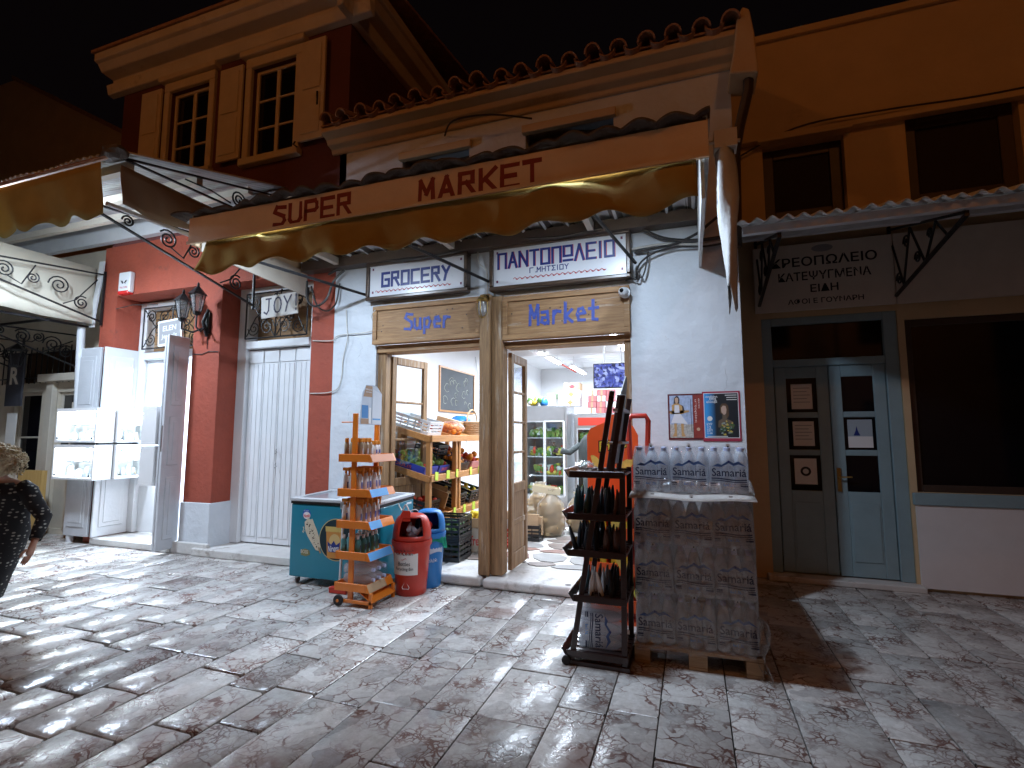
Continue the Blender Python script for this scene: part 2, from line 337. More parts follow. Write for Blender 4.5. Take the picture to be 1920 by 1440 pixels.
    # per-slab tone
    rt=N(t,'ShaderNodeMapRange'); rt.inputs[3].default_value=.70; rt.inputs[4].default_value=1.20; L(t,oi.outputs['Random'],rt.inputs[0])
    hs=N(t,'ShaderNodeHueSaturation'); L(t,rt.outputs[0],hs.inputs['Value']); L(t,m2.outputs[2],hs.inputs['Color'])
    L(t,hs.outputs[0],b.inputs['Base Color'])
    ro=N(t,'ShaderNodeMapRange'); ro.inputs[3].default_value=.10; ro.inputs[4].default_value=.36; L(t,nf.outputs[0],ro.inputs[0]); L(t,ro.outputs[0],b.inputs['Roughness'])
    b.inputs['Specular IOR Level'].default_value=.55
    nb2=N(t,'ShaderNodeTexNoise',i_Scale=13.,i_Detail=5.); L(t,av.outputs[0],nb2.inputs['Vector'])
    sub=N(t,'ShaderNodeMath',operation='SUBTRACT'); L(t,nb2.outputs[0],sub.inputs[0]); vs2=N(t,'ShaderNodeMath',operation='MULTIPLY'); vs2.inputs[1].default_value=.12; L(t,vein.outputs[0],vs2.inputs[0]); L(t,vs2.outputs[0],sub.inputs[1])
    bp=N(t,'ShaderNodeBump',i_Strength=.42,i_Distance=.012); L(t,sub.outputs[0],bp.inputs['Height']); L(t,bp.outputs[0],b.inputs['Normal'])
    MATS[name]=m; return m
MARBLE=marble('paving_marble')
MORTAR=pm('joint_grime',(.07,.06,.052),.9,var=.4,vscale=20,bump=.5,space='World')
PLASTER=pm('white_plaster',(.62,.65,.68),.75,var=.08,vscale=2.2,bump=.8,bscale=7,dirt=(.47,.45,.43),dscale=3.6,dth=.645)
CREAM=pm('cream_plaster',(.60,.53,.42),.85,var=.1,vscale=2,bump=.3,bscale=14,dirt=(.42,.36,.28),dscale=2.2,dth=.6)
OCHRE=pm('ochre_plaster',(.60,.44,.26),.85,var=.08,vscale=2,bump=.25,bscale=16,dirt=(.45,.33,.2),dth=.63)
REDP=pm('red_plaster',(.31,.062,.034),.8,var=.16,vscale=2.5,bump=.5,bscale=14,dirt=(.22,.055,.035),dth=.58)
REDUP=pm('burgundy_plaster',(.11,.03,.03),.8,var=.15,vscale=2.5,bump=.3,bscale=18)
STONEW=pm('white_stone',(.62,.60,.57),.6,var=.1,vscale=5,bump=.3,bscale=22,dirt=(.36,.32,.28),dscale=4,dth=.58)
WHITEP=pm('white_paint',(.76,.77,.78),.42,var=.03,vscale=5,bump=.06,bscale=30,dirt=(.5,.48,.45),dscale=7,dth=.74)
GREYP=pm('grey_white_paint',(.55,.56,.58),.5,var=.06,bump=.1)
CREAMP=pm('cream_paint',(.58,.52,.43),.5,var=.06,bump=.08,bscale=25,dirt=(.38,.32,.25),dth=.66)
BLUEP=pm('grey_blue_paint',(.25,.36,.40),.45,var=.07,bump=.06)
BROWNP=pm('dark_brown_paint',(.055,.035,.026),.5,var=.15,bump=.1)
IRON=pm('black_iron',(.018,.018,.02),.38,metal=.4,var=.3,bump=.25,bscale=90)
STEEL=pm('stainless',(.48,.49,.5),.3,metal=.9,var=.05,bump=.03)
ALU=pm('white_metal',(.62,.63,.64),.45,var=.05,bump=.08)
RUSTW=pm('rusty_white_metal',(.55,.55,.53),.5,var=.08,bump=.2,dirt=(.22,.12,.06),dscale=5,dth=.63)
SHEET=pm('galvanised_sheet',(.62,.64,.63),.45,var=.12,vscale=4,bump=.15,dirt=(.34,.29,.23),dscale=3,dth=.64)
DARKT=pm('weathered_sheet',(.10,.085,.075),.85,var=.35,vscale=9,bump=.5,bscale=40)
TERRA=pm('terracotta',(.34,.19,.12),.8,var=.25,vscale=11,bump=.4,bscale=40)
OLDW=wood('old_wood_x',(.42,.245,.11),(.24,.125,.055),'x',wear=(.50,.42,.33),wth=.58)
OLDWZ=wood('old_wood_z',(.36,.215,.10),(.17,.095,.045),'z',wear=(.44,.36,.28),wth=.56)
PINE=wood('varnished_pine_x',(.56,.27,.09),(.40,.17,.05),'y',rough=.4,bump=.08)
PINEZ=wood('varnished_pine_z',(.52,.25,.085),(.36,.15,.045),'z',rough=.4,bump=.08)
PALW=wood('pallet_wood',(.42,.29,.16),(.26,.17,.09),'x',bump=.35)
YWOOD=wood('yellow_board',(.52,.34,.12),(.42,.26,.08),'z',bump=.1)
FRAMEW=wood('dark_frame',(.09,.055,.035),(.04,.025,.018),'x',rough=.3,bump=.1)
FASCIA=pm('fascia_paint',(.80,.60,.38),.6,var=.07,vscale=3,bump=.12,bscale=30,dirt=(.42,.29,.16),dscale=2.2,dth=.68)
AWN=cloth('ochre_awning',(.43,.32,.12),.08,var=.3)
AWNC=cloth('cream_awning',(.62,.57,.46),.15)
AWNB=cloth('brown_side_cloth',(.33,.25,.17),.05)
NAVY=flat('navy_paint',(.012,.03,.20),.4); REDPAINT=pm('dark_red_paint',(.23,.018,.014),.6,var=.15,vscale=30,bump=0,dirt=(.45,.27,.16),dscale=26,dth=.70)
BLUEFADE=pm('faded_blue_paint',(.05,.085,.36),.6,var=.2,vscale=25,bump=0,dirt=(.40,.27,.16),dscale=34,dth=.60)
SIGNW=pm('sign_white',(.78,.79,.82),.3,var=.02,bump=.02); SIGNR=flat('sign_red',(.55,.05,.06),.4)
BLACK=flat('black',(.012,.012,.013),.45); WHITE=flat('white',(.78,.78,.78),.5); GREYM=flat('mid_grey',(.3,.3,.31),.5)
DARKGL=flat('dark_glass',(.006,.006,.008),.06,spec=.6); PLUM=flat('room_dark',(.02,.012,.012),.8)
PANE=glassy('pane',(.93,.96,.97),.03,.02)
FILM=glassy('stretch_film',(.94,.92,.90),.15,.17,body=(.8,.76,.72),bodyw=.06,bump=.9,bscale=11)
FILM2=glassy('pack_film',(.97,.975,.98),.06,.10,body=(.9,.92,.96),bodyw=.07,bump=.5,bscale=26)
PET=glassy('bottle_plastic',(.96,.975,.99),.05,.08,body=(.90,.93,.98),bodyw=.40)
ORANGE=pm('orange_enamel',(.72,.20,.018),.35,var=.05,bump=.03,coat=.2); DKBROWN=pm('dark_brown_enamel',(.032,.013,.011),.3,var=.15,bump=.05,coat=.3)
RUBBER=flat('black_rubber',(.02,.02,.02),.7); BLKPL=pm('black_plastic',(.016,.017,.018),.38,var=.2,bump=.05); CORD=pm('cable_sheath',(.035,.033,.032),.5,var=.3,bump=.1)
CORDW=pm('white_cable',(.55,.53,.48),.55,var=.15,bump=.1)
REDPL=pm('red_plastic',(.50,.035,.018),.38,var=.06,bump=.04); BLUEPL=pm('blue_plastic',(.02,.20,.55),.38,var=.06,bump=.04); WHITEPL=pm('white_plastic',(.74,.75,.76),.4,var=.04,bump=.03)
CARD=pm('cardboard',(.46,.31,.18),.85,var=.1,bump=.1); CARDW=pm('white_carton',(.68,.66,.63),.7,var=.06,bump=.05)
PAPER=flat('paper',(.72,.70,.66),.8); TAGY=flat('price_card',(.62,.80,.10),.6)
TUBE=flat('lit_tube',(1,1,1),.5,emit=25,ecol=(.85,.91,1.0)); LEDS=flat('led_strip',(1,1,1),.5,emit=300,ecol=(.88,.95,1.0))
def disc(m,c,r,ra,ua,n=20,ry=None):
    c=Vector(c); ra=Vector(ra); ua=Vector(ua); ry=ry or r
    m.poly([c+ra*(r*math.cos(2*math.pi*k/n))+ua*(ry*math.sin(2*math.pi*k/n)) for k in range(n)]); return m
def blob(m,c,pts,ra,ua):
    c=Vector(c); ra=Vector(ra); ua=Vector(ua); m.poly([c+ra*a+ua*b for a,b in pts]); return m
X_=Vector((1,0,0)); Y_=Vector((0,1,0)); Z_=Vector((0,0,1))
# ================= ground and paving =================
g=MB(); g.grid(lambda u,v:(-60+120*u,-60+120*v,-.03),12,12)
pave=g.build('pavement',MORTAR); pave['kind']='structure'
fw=Vector((-math.sin(R(19.4))*math.cos(R(5.75)),math.cos(R(19.4))*math.cos(R(5.75)),math.sin(R(5.75)))); rt=Vector((math.cos(R(19.4)),math.sin(R(19.4)),0)); upv=rt.cross(fw)
def seen(p):
    d=Vector(p)-Vector((0,0,1.5)); z=d.dot(fw)
    if z<.3: return None
    a=955*d.dot(rt)/z; b=955*d.dot(upv)/z
    return z if abs(a)<1030 and abs(b)<780 else None
def slab_mesh(m, x0,x1,y0,y1, wear, tilt, worn_):
    w_=x1-x0; l_=y1-y0; n=4
    ea=.006+.016*worn_; ux=[0,min(.3,ea/w_),.5,1-min(.3,ea/w_),1]; uy=[0,min(.3,ea/l_),.5,1-min(.3,ea/l_),1]; nz=random.uniform(0,100)
    base=len(m.v); cx=(x0+x1)/2; cy_=(y0+y1)/2
    zc=random.uniform(-.003,.003)
    def edge(a): return min(a,1-a)
    for j in range(5):
        for i in range(5):
            a=ux[i]; b=uy[j]; x=x0+w_*a; y=y0+l_*b
            e=min(edge(a)*w_,edge(b)*l_)
            drop=wear*(1 if e<1e-6 else 0)
            c=(1 if i in(0,4) else 0)+(1 if j in(0,4) else 0)
            if c==2:
                x+=(cx-x)*.05; y+=(cy_-y)*.05
            if c: x+=random.uniform(-1,1)*wear*.35; y+=random.uniform(-1,1)*wear*.35
            z=zc+tilt[0]*(x-cx)+tilt[1]*(y-cy_)-drop*(1+.3*random.random())+ (random.uniform(-1,1)*wear*.12)
            m.v.append((x,y,z))
    for j in range(4):
        for i in range(4):
            q=base+j*5+i; m.face([q,q+1,q+6,q+5])
    ring=[base+i for i in range(5)]+[base+j*5+4 for j in range(1,5)]+[base+20+i for i in (3,2,1,0)]+[base+j*5 for j in (3,2,1)]
    low=len(m.v)
    for r_ in ring: v=m.v[r_]; m.v.append((v[0],v[1],-.035))
    k=len(ring)
    for i in range(k):
        j=(i+1)%k; m.face([ring[i],low+i,low+j,ring[j]])
rng=random.Random(11); slabs=[]
x=-13.2; row=0
while x<5.2:
    wd=rng.choice((.27,.30,.33,.36,.40)); x2=x+wd
    yend = 4.985 if x2<.47 else 6.25
    if x2<-8.2: yend=5.25
    y=-2.6+rng.uniform(0,.5)
    while y<yend-.08:
        ln=rng.uniform(.40,.82)
        if yend-(y+ln)<.2: ln=yend-y
        slabs.append((x,x2,y,min(y+ln,yend))); y+=ln
    x=x2; row+=1
def score(s):
    cx=(s[0]+s[1])/2; cy_=(s[2]+s[3])/2; z=seen((cx,cy_,0)) or seen((s[0],s[2],0)) or seen((s[1],s[3],0)) or seen((s[0],s[3],0))
    if z is None: return 0
    return (s[1]-s[0])*(s[3]-s[2])/(z**3)
slabs.sort(key=score,reverse=True)
rest=MB()
for i,(x0,x1,y0,y1) in enumerate(slabs):
    worn = max(0,min(1,(-x0-1.7)/2.0))*max(.12,min(1,(4.3-y1)/1.6))
    gap=.0035+.006*worn; wear=.003+.008*worn
    tilt=(rng.uniform(-1,1)*(.004+.010*worn), rng.uniform(-1,1)*(.004+.008*worn))
    m = MB() if i<300 else rest
    slab_mesh(m, x0+gap,x1-gap,y0+gap,y1-gap,wear,tilt,worn)
    if i<300: m.build('slab',MARBLE,pave,smooth=42)
o=rest.build('paving_slabs',MARBLE,pave,smooth=42); o['kind']='stuff'

def wall_holes(m,x0,x1,z0,z1,y0,y1,holes):
    xs=sorted({x0,x1,*[h[0] for h in holes],*[h[1] for h in holes]}); zs=sorted({z0,z1,*[h[2] for h in holes],*[h[3] for h in holes]})
    xs=[q for q in xs if x0<=q<=x1]; zs=[q for q in zs if z0<=q<=z1]
    for a,b in zip(xs,xs[1:]):
        run=None
        for c,d in zip(zs,zs[1:]):
            cx=(a+b)/2; cz=(c+d)/2
            solid=not any(h[0]<cx<h[1] and h[2]<cz<h[3] for h in holes)
            if solid: run=(run[0],d) if run else (c,d)
            if run and (not solid): m.box((a,y0,run[0]),(b,y1,run[1])); run=None
        if run: m.box((a,y0,run[0]),(b,y1,run[1]))
    return m
def casement(parent,x0,x1,z0,z1,y,cols,rows,mat,glass,name='window',fr=.05,bar=.03,dep=.05,glow=None):
    """wooden glazed frame with one pane object per light"""
    f=MB(); f.box((x0,y,z0),(x0+fr,y+dep,z1)).box((x1-fr,y,z0),(x1,y+dep,z1)).box((x0+fr,y,z1-fr),(x1-fr,y+dep,z1)).box((x0+fr,y,z0),(x1-fr,y+dep,z0+fr))
    iw=(x1-x0-2*fr); ih=(z1-z0-2*fr)
    for i in range(1,cols):
        bw = bar*2 if (cols==2) else bar
        xx=x0+fr+iw*i/cols; f.box((xx-bw/2,y+.004,z0+fr),(xx+bw/2,y+dep-.004,z1-fr))
    for j in range(1,rows):
        zz=z0+fr+ih*j/rows; f.box((x0+fr,y+.008,zz-bar/2),(x1-fr,y+dep-.008,zz+bar/2))
    o=f.build(name,mat,parent,bevel=.006,seg=1)
    for i in range(cols):
        for j in range(rows):
            a=x0+fr+iw*i/cols; b=x0+fr+iw*(i+1)/cols; c=z0+fr+ih*j/rows; d=z0+fr+ih*(j+1)/rows
            MB().box((a,y+dep*.5,c),(b,y+dep*.5+.004,d)).build('pane',glass,o)
    return o
# ================= corrugated sheet =================
def corrugated(x0,x1,y0,z0,y1,z1,pitch,amp,name,mat,parent,per=6,ny=3,th=.006,sag=.0):
    n=int((x1-x0)/pitch*per); m=MB(); rr=random.Random(3)
    def fn(u,v):
        xx=x0+(x1-x0)*u; yy=y0+(y1-y0)*v; zz=z0+(z1-z0)*v
        return (xx, yy+ (0.012*math.sin(xx*7.3) if v==0 else 0), zz+amp*math.sin(2*math.pi*(xx-x0)/pitch)+sag*math.sin(xx*1.9)*(1-v))
    m.grid(fn,n,ny)
    return m.build(name,mat,parent,smooth='all',solid=th)

# ================= the grocery building =================
MKT=thing('grocery_building','white plastered single-front grocery house with tiled eave and wooden shopfront','building',(-1.78,4.95,0))
m=MB(); wall_holes(m,-4.0,.45,0,5.06,4.95,5.35,[(-3.40,-.53,0,2.97),(-3.11,-2.25,3.86,4.76),(-1.59,-.65,3.86,4.78)])
mw=m.build('wall',PLASTER,MKT)
rc_=random.Random(44)
for (x,z) in ((-3.75,1.9),(-3.62,2.6),(-3.86,1.3),(.05,1.2),(-.1,.6),(.3,2.1)):
    p=[(x,4.9495,z)]
    for k in range(9): p.append((p[-1][0]+rc_.uniform(-.03,.035),4.9495,p[-1][2]-rc_.uniform(.01,.05)))
    MB().tube(p,.0011,3).build('crack',GREYM,mw)
MB().box((.33,5.35,0),(.45,13.6,5.06)).build('side_wall',PLASTER,MKT)
# cornice in three steps and the roof slope
m=MB(); m.prism([(4.95,4.95),(4.95,5.065),(4.71,5.18),(4.70,5.12),(4.80,5.08),(4.83,5.03),(4.90,5.01),(4.92,4.96)],(-4.1,0,0),(0,1,0),(0,0,1),(4.72,0,0))
m.build('cornice',OCHRE,MKT,bevel=.008,seg=1)
m=MB(); m.hexa([(-4.1,4.70,5.19),(.6,4.70,5.19),(.6,9.5,6.75),(-4.1,9.5,6.75),(-4.1,4.70,5.21),(.6,4.70,5.21),(.6,9.5,6.80),(-4.1,9.5,6.80)])
roof=m.build('roof',TERRA,MKT)
# barrel tiles: each cover tile is an arch with thickness, two courses
def tile_mesh(k):
    t=MB(); n=8; ln=.46
    rr=random.Random(k); r0=.083+rr.uniform(-.004,.004); r1=r0*.9
    for j,(yy,r_) in enumerate(((0,r0),(ln,r1))):
        for i in range(n+1):
            a=math.pi*i/n; t.v.append((r_*math.cos(a),yy,r_*math.sin(a)*1.05))
        for i in range(n+1):
            a=math.pi*i/n; t.v.append(((r_-.016)*math.cos(a),yy,(r_-.016)*math.sin(a)*1.05))
    q=2*(n+1)
    for i in range(n):
        t.face([i,i+1,q+i+1,q+i]); t.face([n+1+i+1,n+1+i,q+n+1+i,q+n+1+i+1]); t.face([i+1,i,n+1+i,n+1+i+1])
    t.face([0,q,q+n+1,n+1]); t.face([n,n+1+n,q+n+1+n,q+n])
    me=bpy.data.meshes.new('roof_tile'); me.from_pydata(t.v,[],t.f); me.materials.append(TERRA)
    me.polygons.foreach_set('use_smooth',[True]*len(me.polygons)); me.set_sharp_from_angle(angle=R(50)); return me
TM=[tile_mesh(k) for k in range(3)]
nt_=19
for course in range(2):
    for i in range(nt_):
        xx=-3.98+4.42*i/(nt_-1)
        o=link(bpy.data.objects.new('roof_tile',TM[i%3])); o.parent=roof
        o.location=Vector((xx+random.uniform(-.012,.012),4.63+course*.42+random.uniform(-.05,.03),5.205+course*.138+random.uniform(-.008,.012)))-OFF[roof]
        o.rotation_euler=(R(18)+random.uniform(-.05,.05),random.uniform(-.12,.12),random.uniform(-.09,.09))
# pan tiles seen as the hollow lips between
for i in range(nt_-1):
    xx=-3.98+4.42*(i+.5)/(nt_-1)
    o=link(bpy.data.objects.new('pan_tile',TM[i%3])); o.parent=roof
    o.location=Vector((xx,4.68,5.255))-OFF[roof]; o.rotation_euler=(R(18),math.pi,0)
# raised verge at the street corner
m=MB(); m.prism([(0,0),(.24,-.04),(.22,.35),(.19,.58),(.13,.62),(.08,.50),(.04,.2)],(.42,4.66,4.72),(1,0,0),(0,0,1),(0,.35,0)); m.build('verge',OCHRE,MKT,bevel=.02)
m=MB(); m.tube([(.60,4.74,4.93),(.58,4.78,4.6),(.5,4.86,4.3),(.46,4.88,4.1),(.44,4.9,3.2)],.045,8); m.build('downpipe',BROWNP,MKT,smooth=True)
# upper windows, half hidden by the canopy
for (a,b,c,d) in ((-3.11,-2.25,3.86,4.70),(-1.59,-.65,3.86,4.72)):
    MB().box((a-.03,4.90,d),(b+.03,4.97,d+.09)).build('lintel',OCHRE,MKT,bevel=.01)
    o=casement(MKT,a,b,c,d,5.08,2,2,BROWNP,DARKGL)
# dark window backing so that the upper rooms are unlit
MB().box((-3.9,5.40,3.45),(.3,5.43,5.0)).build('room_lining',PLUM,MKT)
# ---- timber shopfront ----
m=MB(); m.box((-2.075,4.855,.105),(-1.955,5.02,2.985)).box((-1.955,4.90,.105),(-1.83,5.06,2.96)); m.build('post',OLDWZ,MKT,bevel=.012)
MB().box((-3.40,4.99,.105),(-3.29,5.12,2.53)).build('jamb',OLDWZ,MKT,bevel=.01)
MB().box((-.60,4.985,.105),(-.532,5.10,2.49)).build('jamb',OLDWZ,MKT,bevel=.01)
MB().box((-3.40,4.96,2.44),(-2.08,5.16,2.528)).build('head_rail',OLDW,MKT,bevel=.01)
MB().box((-1.83,4.96,2.41),(-.53,5.16,2.478)).build('head_rail',OLDW,MKT,bevel=.01)
def lintel(x0,x1,z0,z1,word,tx,tw,h):
    b=MB().box((x0,4.905,z0),(x1,4.96,z1)).build('lintel_board',OLDW,MKT,bevel=.008)
    f=MB(); fw_=.055
    for q in (((x0,z0),(x1,z0+fw_)),((x0,z1-fw_),(x1,z1)),((x0,z0+fw_),(x0+fw_,z1-fw_)),((x1-fw_,z0+fw_),(x1,z1-fw_))): f.box((q[0][0],4.885,q[0][1]),(q[1][0],4.904,q[1][1]))
    f.build('moulding',OLDW,b,bevel=.006)
    n=MB()
    rr=random.Random(len(word))
    for k in range(9): disc(n,(rr.uniform(x0+.1,x1-.1),4.902,rr.uniform(z0+.09,z1-.09)),.008,X_,Z_,8)
    n.build('nail_heads',BROWNP,b)
    strokes(word,'lettering',BLUEFADE,b,(tx,4.9010,(z0+z1)/2-h*.42),X_,Z_,h,tw,.035,.030,jit=.002)
lintel(-3.42,-2.08,2.53,2.975,'Super',-2.995,.085,.175)
lintel(-1.83,-.525,2.48,2.94,'Market',-1.53,.088,.195)
# threshold of worn marble
m=MB(); m.box((-2.62,4.80,0.002),(-2.02,5.36,.10)).build('threshold',STONEW,MKT,bevel=.03,seg=3)
m=MB(); m.box((-2.0,4.78,0.002),(-.50,5.36,.095)).build('threshold',STONEW,MKT,bevel=.03,seg=3)
m=MB(); disc(m,(-1.15,4.86,.097),.03,X_,Y_,12); m.build('drain_ring',BROWNP,MKT)
MB().box((-3.40,5.0,0.0),(-2.63,5.36,.10)).build('threshold',STONEW,MKT,bevel=.02)
def door_leaf(hx,hy,ang,w_,z0,z1,name,rows,label=None):
    """old glazed leaf, hinge at hx,hy, swings into the shop; built along +x then turned"""
    d=MB(); st=.075; mid=z0+(z1-z0)*.36; T=.045
    bx=lambda a,b,c,e,t0=0,t1=T:(Vector((a,t0,c)),Vector((b,t1,e)))
    M_=Matrix.Translation((hx,hy,0))@Matrix.Rotation(ang,4,'Z')
    def put(mb,a,b,c,e,t0=0,t1=T):
        mb.hexa([M_@Vector(p) for p in ((a,t0,c),(b,t0,c),(b,t1,c),(a,t1,c),(a,t0,e),(b,t0,e),(b,t1,e),(a,t1,e))])
    put(d,0,st,z0,z1); put(d,w_-st,w_,z0,z1); put(d,st,w_-st,z1-.09,z1); put(d,st,w_-st,z0,z0+.16); put(d,st,w_-st,mid-.04,mid+.06)
    put(d,st,w_-st,z0+.16+(mid-z0-.2)*.5-.03,z0+.16+(mid-z0-.2)*.5+.03,.004,T-.004)
    zz=[mid+.06+(z1-.09-mid-.06)*k/rows for k in range(rows+1)]
    for z_ in zz[1:-1]: put(d,st,w_-st,z_-.014,z_+.014,.006,T-.006)
    leaf=d.build(name,OLDWZ,MKT,bevel=.006,seg=1)
    p=MB(); put(p,st,w_-st,z0+.16,mid-.04,.016,T-.016); p.build('panel',OLDWZ,leaf)
    for a,b in zip(zz,zz[1:]):
        g_=MB(); put(g_,st,w_-st,a+.014,b-.014,.02,.024); g_.build('pane',PANE,leaf)
    h=MB(); h.tube([M_@Vector((w_-.035,-.02,1.05)),M_@Vector((w_-.035,-.06,1.05)),M_@Vector((w_-.13,-.06,1.04))],.009,6); h.build('handle',STEEL,leaf,smooth=True)
    return leaf
door_leaf(-3.27,5.10,R(78),.62,.12,2.42,'door_leaf',3)
door_leaf(-1.79,5.08,R(90),.54,.12,2.38,'door_leaf',4)
# ================= the shop room =================
def plain(name,mb,mat,lab=None):
    o=mb.build(name,mat); o['kind']='structure'; return o
FLOORM=pm('shop_floor_grout',(.62,.60,.56),.6,var=.08,vscale=12,bump=.2,space='World')
INW=pm('shop_wall_white',(.74,.74,.75),.7,var=.03,vscale=2,bump=.12,bscale=10)
floor=plain('floor',MB().box((-4.0,5.36,.02),(.33,13.6,.088)),FLOORM)
plain('wall_left',MB().box((-4.0,5.36,.09),(-3.9,13.6,3.32)),INW)
plain('wall_back',MB().box((-3.9,13.5,.09),(.33,13.6,3.32)),INW)
plain('wall_right',MB().box((.22,5.36,.09),(.32,13.5,3.32)),INW)
ceil=plain('ceiling',MB().box((-4.0,5.36,3.33),(.33,13.6,3.40)),INW)
for k in range(26):
    yy=5.40+k*.31
    MB().box((-3.9,yy,3.312),(.22,yy+.292,3.329)).build('ceiling_board',INW,ceil,bevel=.004,seg=1)
MB().box((-3.9,9.3,3.02),(.22,9.55,3.31)).build('beam',INW,ceil)
# crazy paving stones on the shop floor
STN=pm('floor_stone',(.20,.16,.14),.45,var=.3,vscale=5,bump=.2,space='World')
STN2=pm('floor_stone_red',(.24,.13,.10),.45,var=.3,vscale=5,bump=.2,space='World')
STN3=pm('floor_stone_grey',(.27,.26,.25),.45,var=.25,vscale=5,bump=.2,space='World')
rr=random.Random(5); px_=[]; nx,ny=7,16
P=[[(-2.6+2.7*i/nx+rr.uniform(-.13,.13), 5.40+4.8*j/ny+rr.uniform(-.10,.10)) for i in range(nx+1)] for j in range(ny+1)]
for j in range(ny):
    for i in range(nx):
        q=[P[j][i],P[j][i+1],P[j+1][i+1],P[j+1][i]]; cx=sum(a for a,b in q)/4; cy_=sum(b for a,b in q)/4
        q=[(cx+(a-cx)*.86+rr.uniform(-.02,.02),cy_+(b-cy_)*.84+rr.uniform(-.02,.02)) for a,b in q]
        pts=[]
        for k in range(4):
            a=q[k]; b=q[(k+1)%4]; pts.append((a[0]*.75+b[0]*.25,a[1]*.75+b[1]*.25)); pts.append((a[0]*.3+b[0]*.7,a[1]*.3+b[1]*.7))
        MB().prism(pts,(0,0,.0885),X_,Y_,(0,0,.008)).build('floor_stone',rr.choice((STN,STN,STN2,STN3)),floor)
# flood light under this canopy
def flood(name,label,loc,aim,watts,col,size,parent_note=None,spread=160,grp=None):
    T_=thing(name,label,'lamp',loc,grp); d=(Vector(aim)-Vector(loc)).normalized()
    q=d.to_track_quat('-Z','Y').to_matrix().to_4x4(); M_=Matrix.Translation(loc)@q
    hb=MB(); s=size; hb.hexa([M_@Vector(p) for p in ((-s*.8,-s*.6,.07),(s*.8,-s*.6,.07),(s*.8,s*.6,.07),(-s*.8,s*.6,.07),(-s,-s*.7,.006),(s,-s*.7,.006),(s,s*.7,.006),(-s,s*.7,.006))]); hb.build('housing',ALU,T_,bevel=.006)
    ld=bpy.data.lights.new('lamp_light','AREA'); ld.energy=watts; ld.color=col; ld.shape='RECTANGLE'; ld.size=s*1.9; ld.size_y=s*1.3; ld.spread=R(spread)
    lo=link(bpy.data.objects.new('lamp_light',ld)); lo.parent=T_; lo.matrix_local=q
    return T_
# ================= red house =================
RED=thing('red_house','tall dark red house with white cornice, two shuttered windows and two shop doorways','building',(-6.0,4.95,0))
m=MB(); wall_holes(m,-8.18,-4.33,0,4.28,4.95,5.45,[(-7.86,-6.29,0,3.52),(-5.81,-4.33,0,3.50)])
wall_holes(m,-4.33,-4.003,0,4.28,4.95,5.45,[])
m.build('wall',REDP,RED)
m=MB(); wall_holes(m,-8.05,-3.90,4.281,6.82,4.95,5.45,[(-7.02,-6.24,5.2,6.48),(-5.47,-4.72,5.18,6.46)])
m.build('upper_wall',REDUP,RED)
m=MB(); m.box((-4.02,5.45,3.9),(-3.90,12,6.82)); m.build('side_wall',REDUP,RED)
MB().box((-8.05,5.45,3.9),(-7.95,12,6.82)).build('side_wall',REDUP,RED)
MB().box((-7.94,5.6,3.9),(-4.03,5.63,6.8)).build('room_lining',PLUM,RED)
# white plinths of the pier between the doorways
m=MB(); m.box((-6.31,4.925,0.002),(-5.79,5.46,.64)); m.build('plinth',PLASTER,RED,bevel=.01)
MB().box((-6.36,4.87,0.001),(-5.74,4.924,.15)).build('plinth_foot',STONEW,RED,bevel=.015)
MB().box((-4.35,4.93,0.002),(-4.0,4.949,.5)).build('plinth',PLASTER,RED)
# cornice: front and side return
m=MB(); prof=[(0,6.68),(.09,6.70),(.12,6.84),(.03,6.87),(.03,6.97),(.20,6.99),(.26,7.08),(.31,7.10),(.31,7.22),(0,7.30)]
m.prism([(4.95-a,b) for a,b in prof],(-8.3,0,0),(0,1,0),(0,0,1),(4.75,0,0)); 
m.prism([(-3.90+a,b) for a,b in prof],(0,4.66,0),(1,0,0),(0,0,1),(0,7.4,0))
m.build('cornice',CREAM,RED,bevel=.01,seg=1)
m=MB(); m.hexa([(-8.35,4.62,7.225),(-3.5,4.62,7.225),(-3.5,12,8.6),(-8.35,12,8.6),(-8.35,4.62,7.27),(-3.5,4.62,7.27),(-3.5,12,8.65),(-8.35,12,8.65)]); m.build('roof',TERRA,RED)
SHUT=pm('cream_shutter_paint',(.60,.50,.36),.55,var=.06,bump=.08)
def shutter(parent,x0,x1,z0,z1,y,mat,name='shutter',flip=1):
    s=MB().box((x0,y,z0),(x1,y+.035,z1)).build(name,mat,parent,bevel=.005,seg=1)
    w_=x1-x0
    MB().box((x0+.05,y-.014,z0+.08),(x1-.05,y-.001,z0+(z1-z0)*.44)).build('panel',mat,s,bevel=.008,seg=1)
    MB().box((x0+.05,y-.014,z0+(z1-z0)*.50),(x1-.05,y-.001,z1-.08)).build('panel',mat,s,bevel=.008,seg=1)
    return s
for (a,b,c,d) in ((-7.02,-6.24,5.2,6.48),(-5.47,-4.72,5.18,6.46)):
    f=MB(); f.box((a-.10,4.90,c-.02),(a,4.96,d)).box((b,4.90,c-.02),(b+.10,4.96,d)).box((a-.10,4.90,d),(b+.10,4.96,d+.14)).box((a-.16,4.84,d+.141),(b+.16,4.96,d+.22)).box((a-.12,4.86,c-.12),(b+.12,4.96,c-.021))
    f.build('window_surround',SHUT,RED,bevel=.01,seg=1)
    casement(RED,a,b,c,d,5.0,2,3,SHUT,DARKGL)
    shutter(RED,a-.52,a-.115,c,d+.06,4.868,SHUT)
    if a<-6: continue
    s=shutter(RED,b+.115,b+.50,c+.02,d+.10,4.868,SHUT)
    h=MB(); h.tube([(b+.42,4.85,c+.45),(b+.42,4.845,c+.62)],.012,6); h.build('shutter_catch',IRON,s)
    h=MB(); h.tube([(b+.10,4.85,c+.02),(b+.10,4.82,c-.03),(b+.16,4.82,c-.08)],.010,6); h.build('shutter_catch',IRON,s)
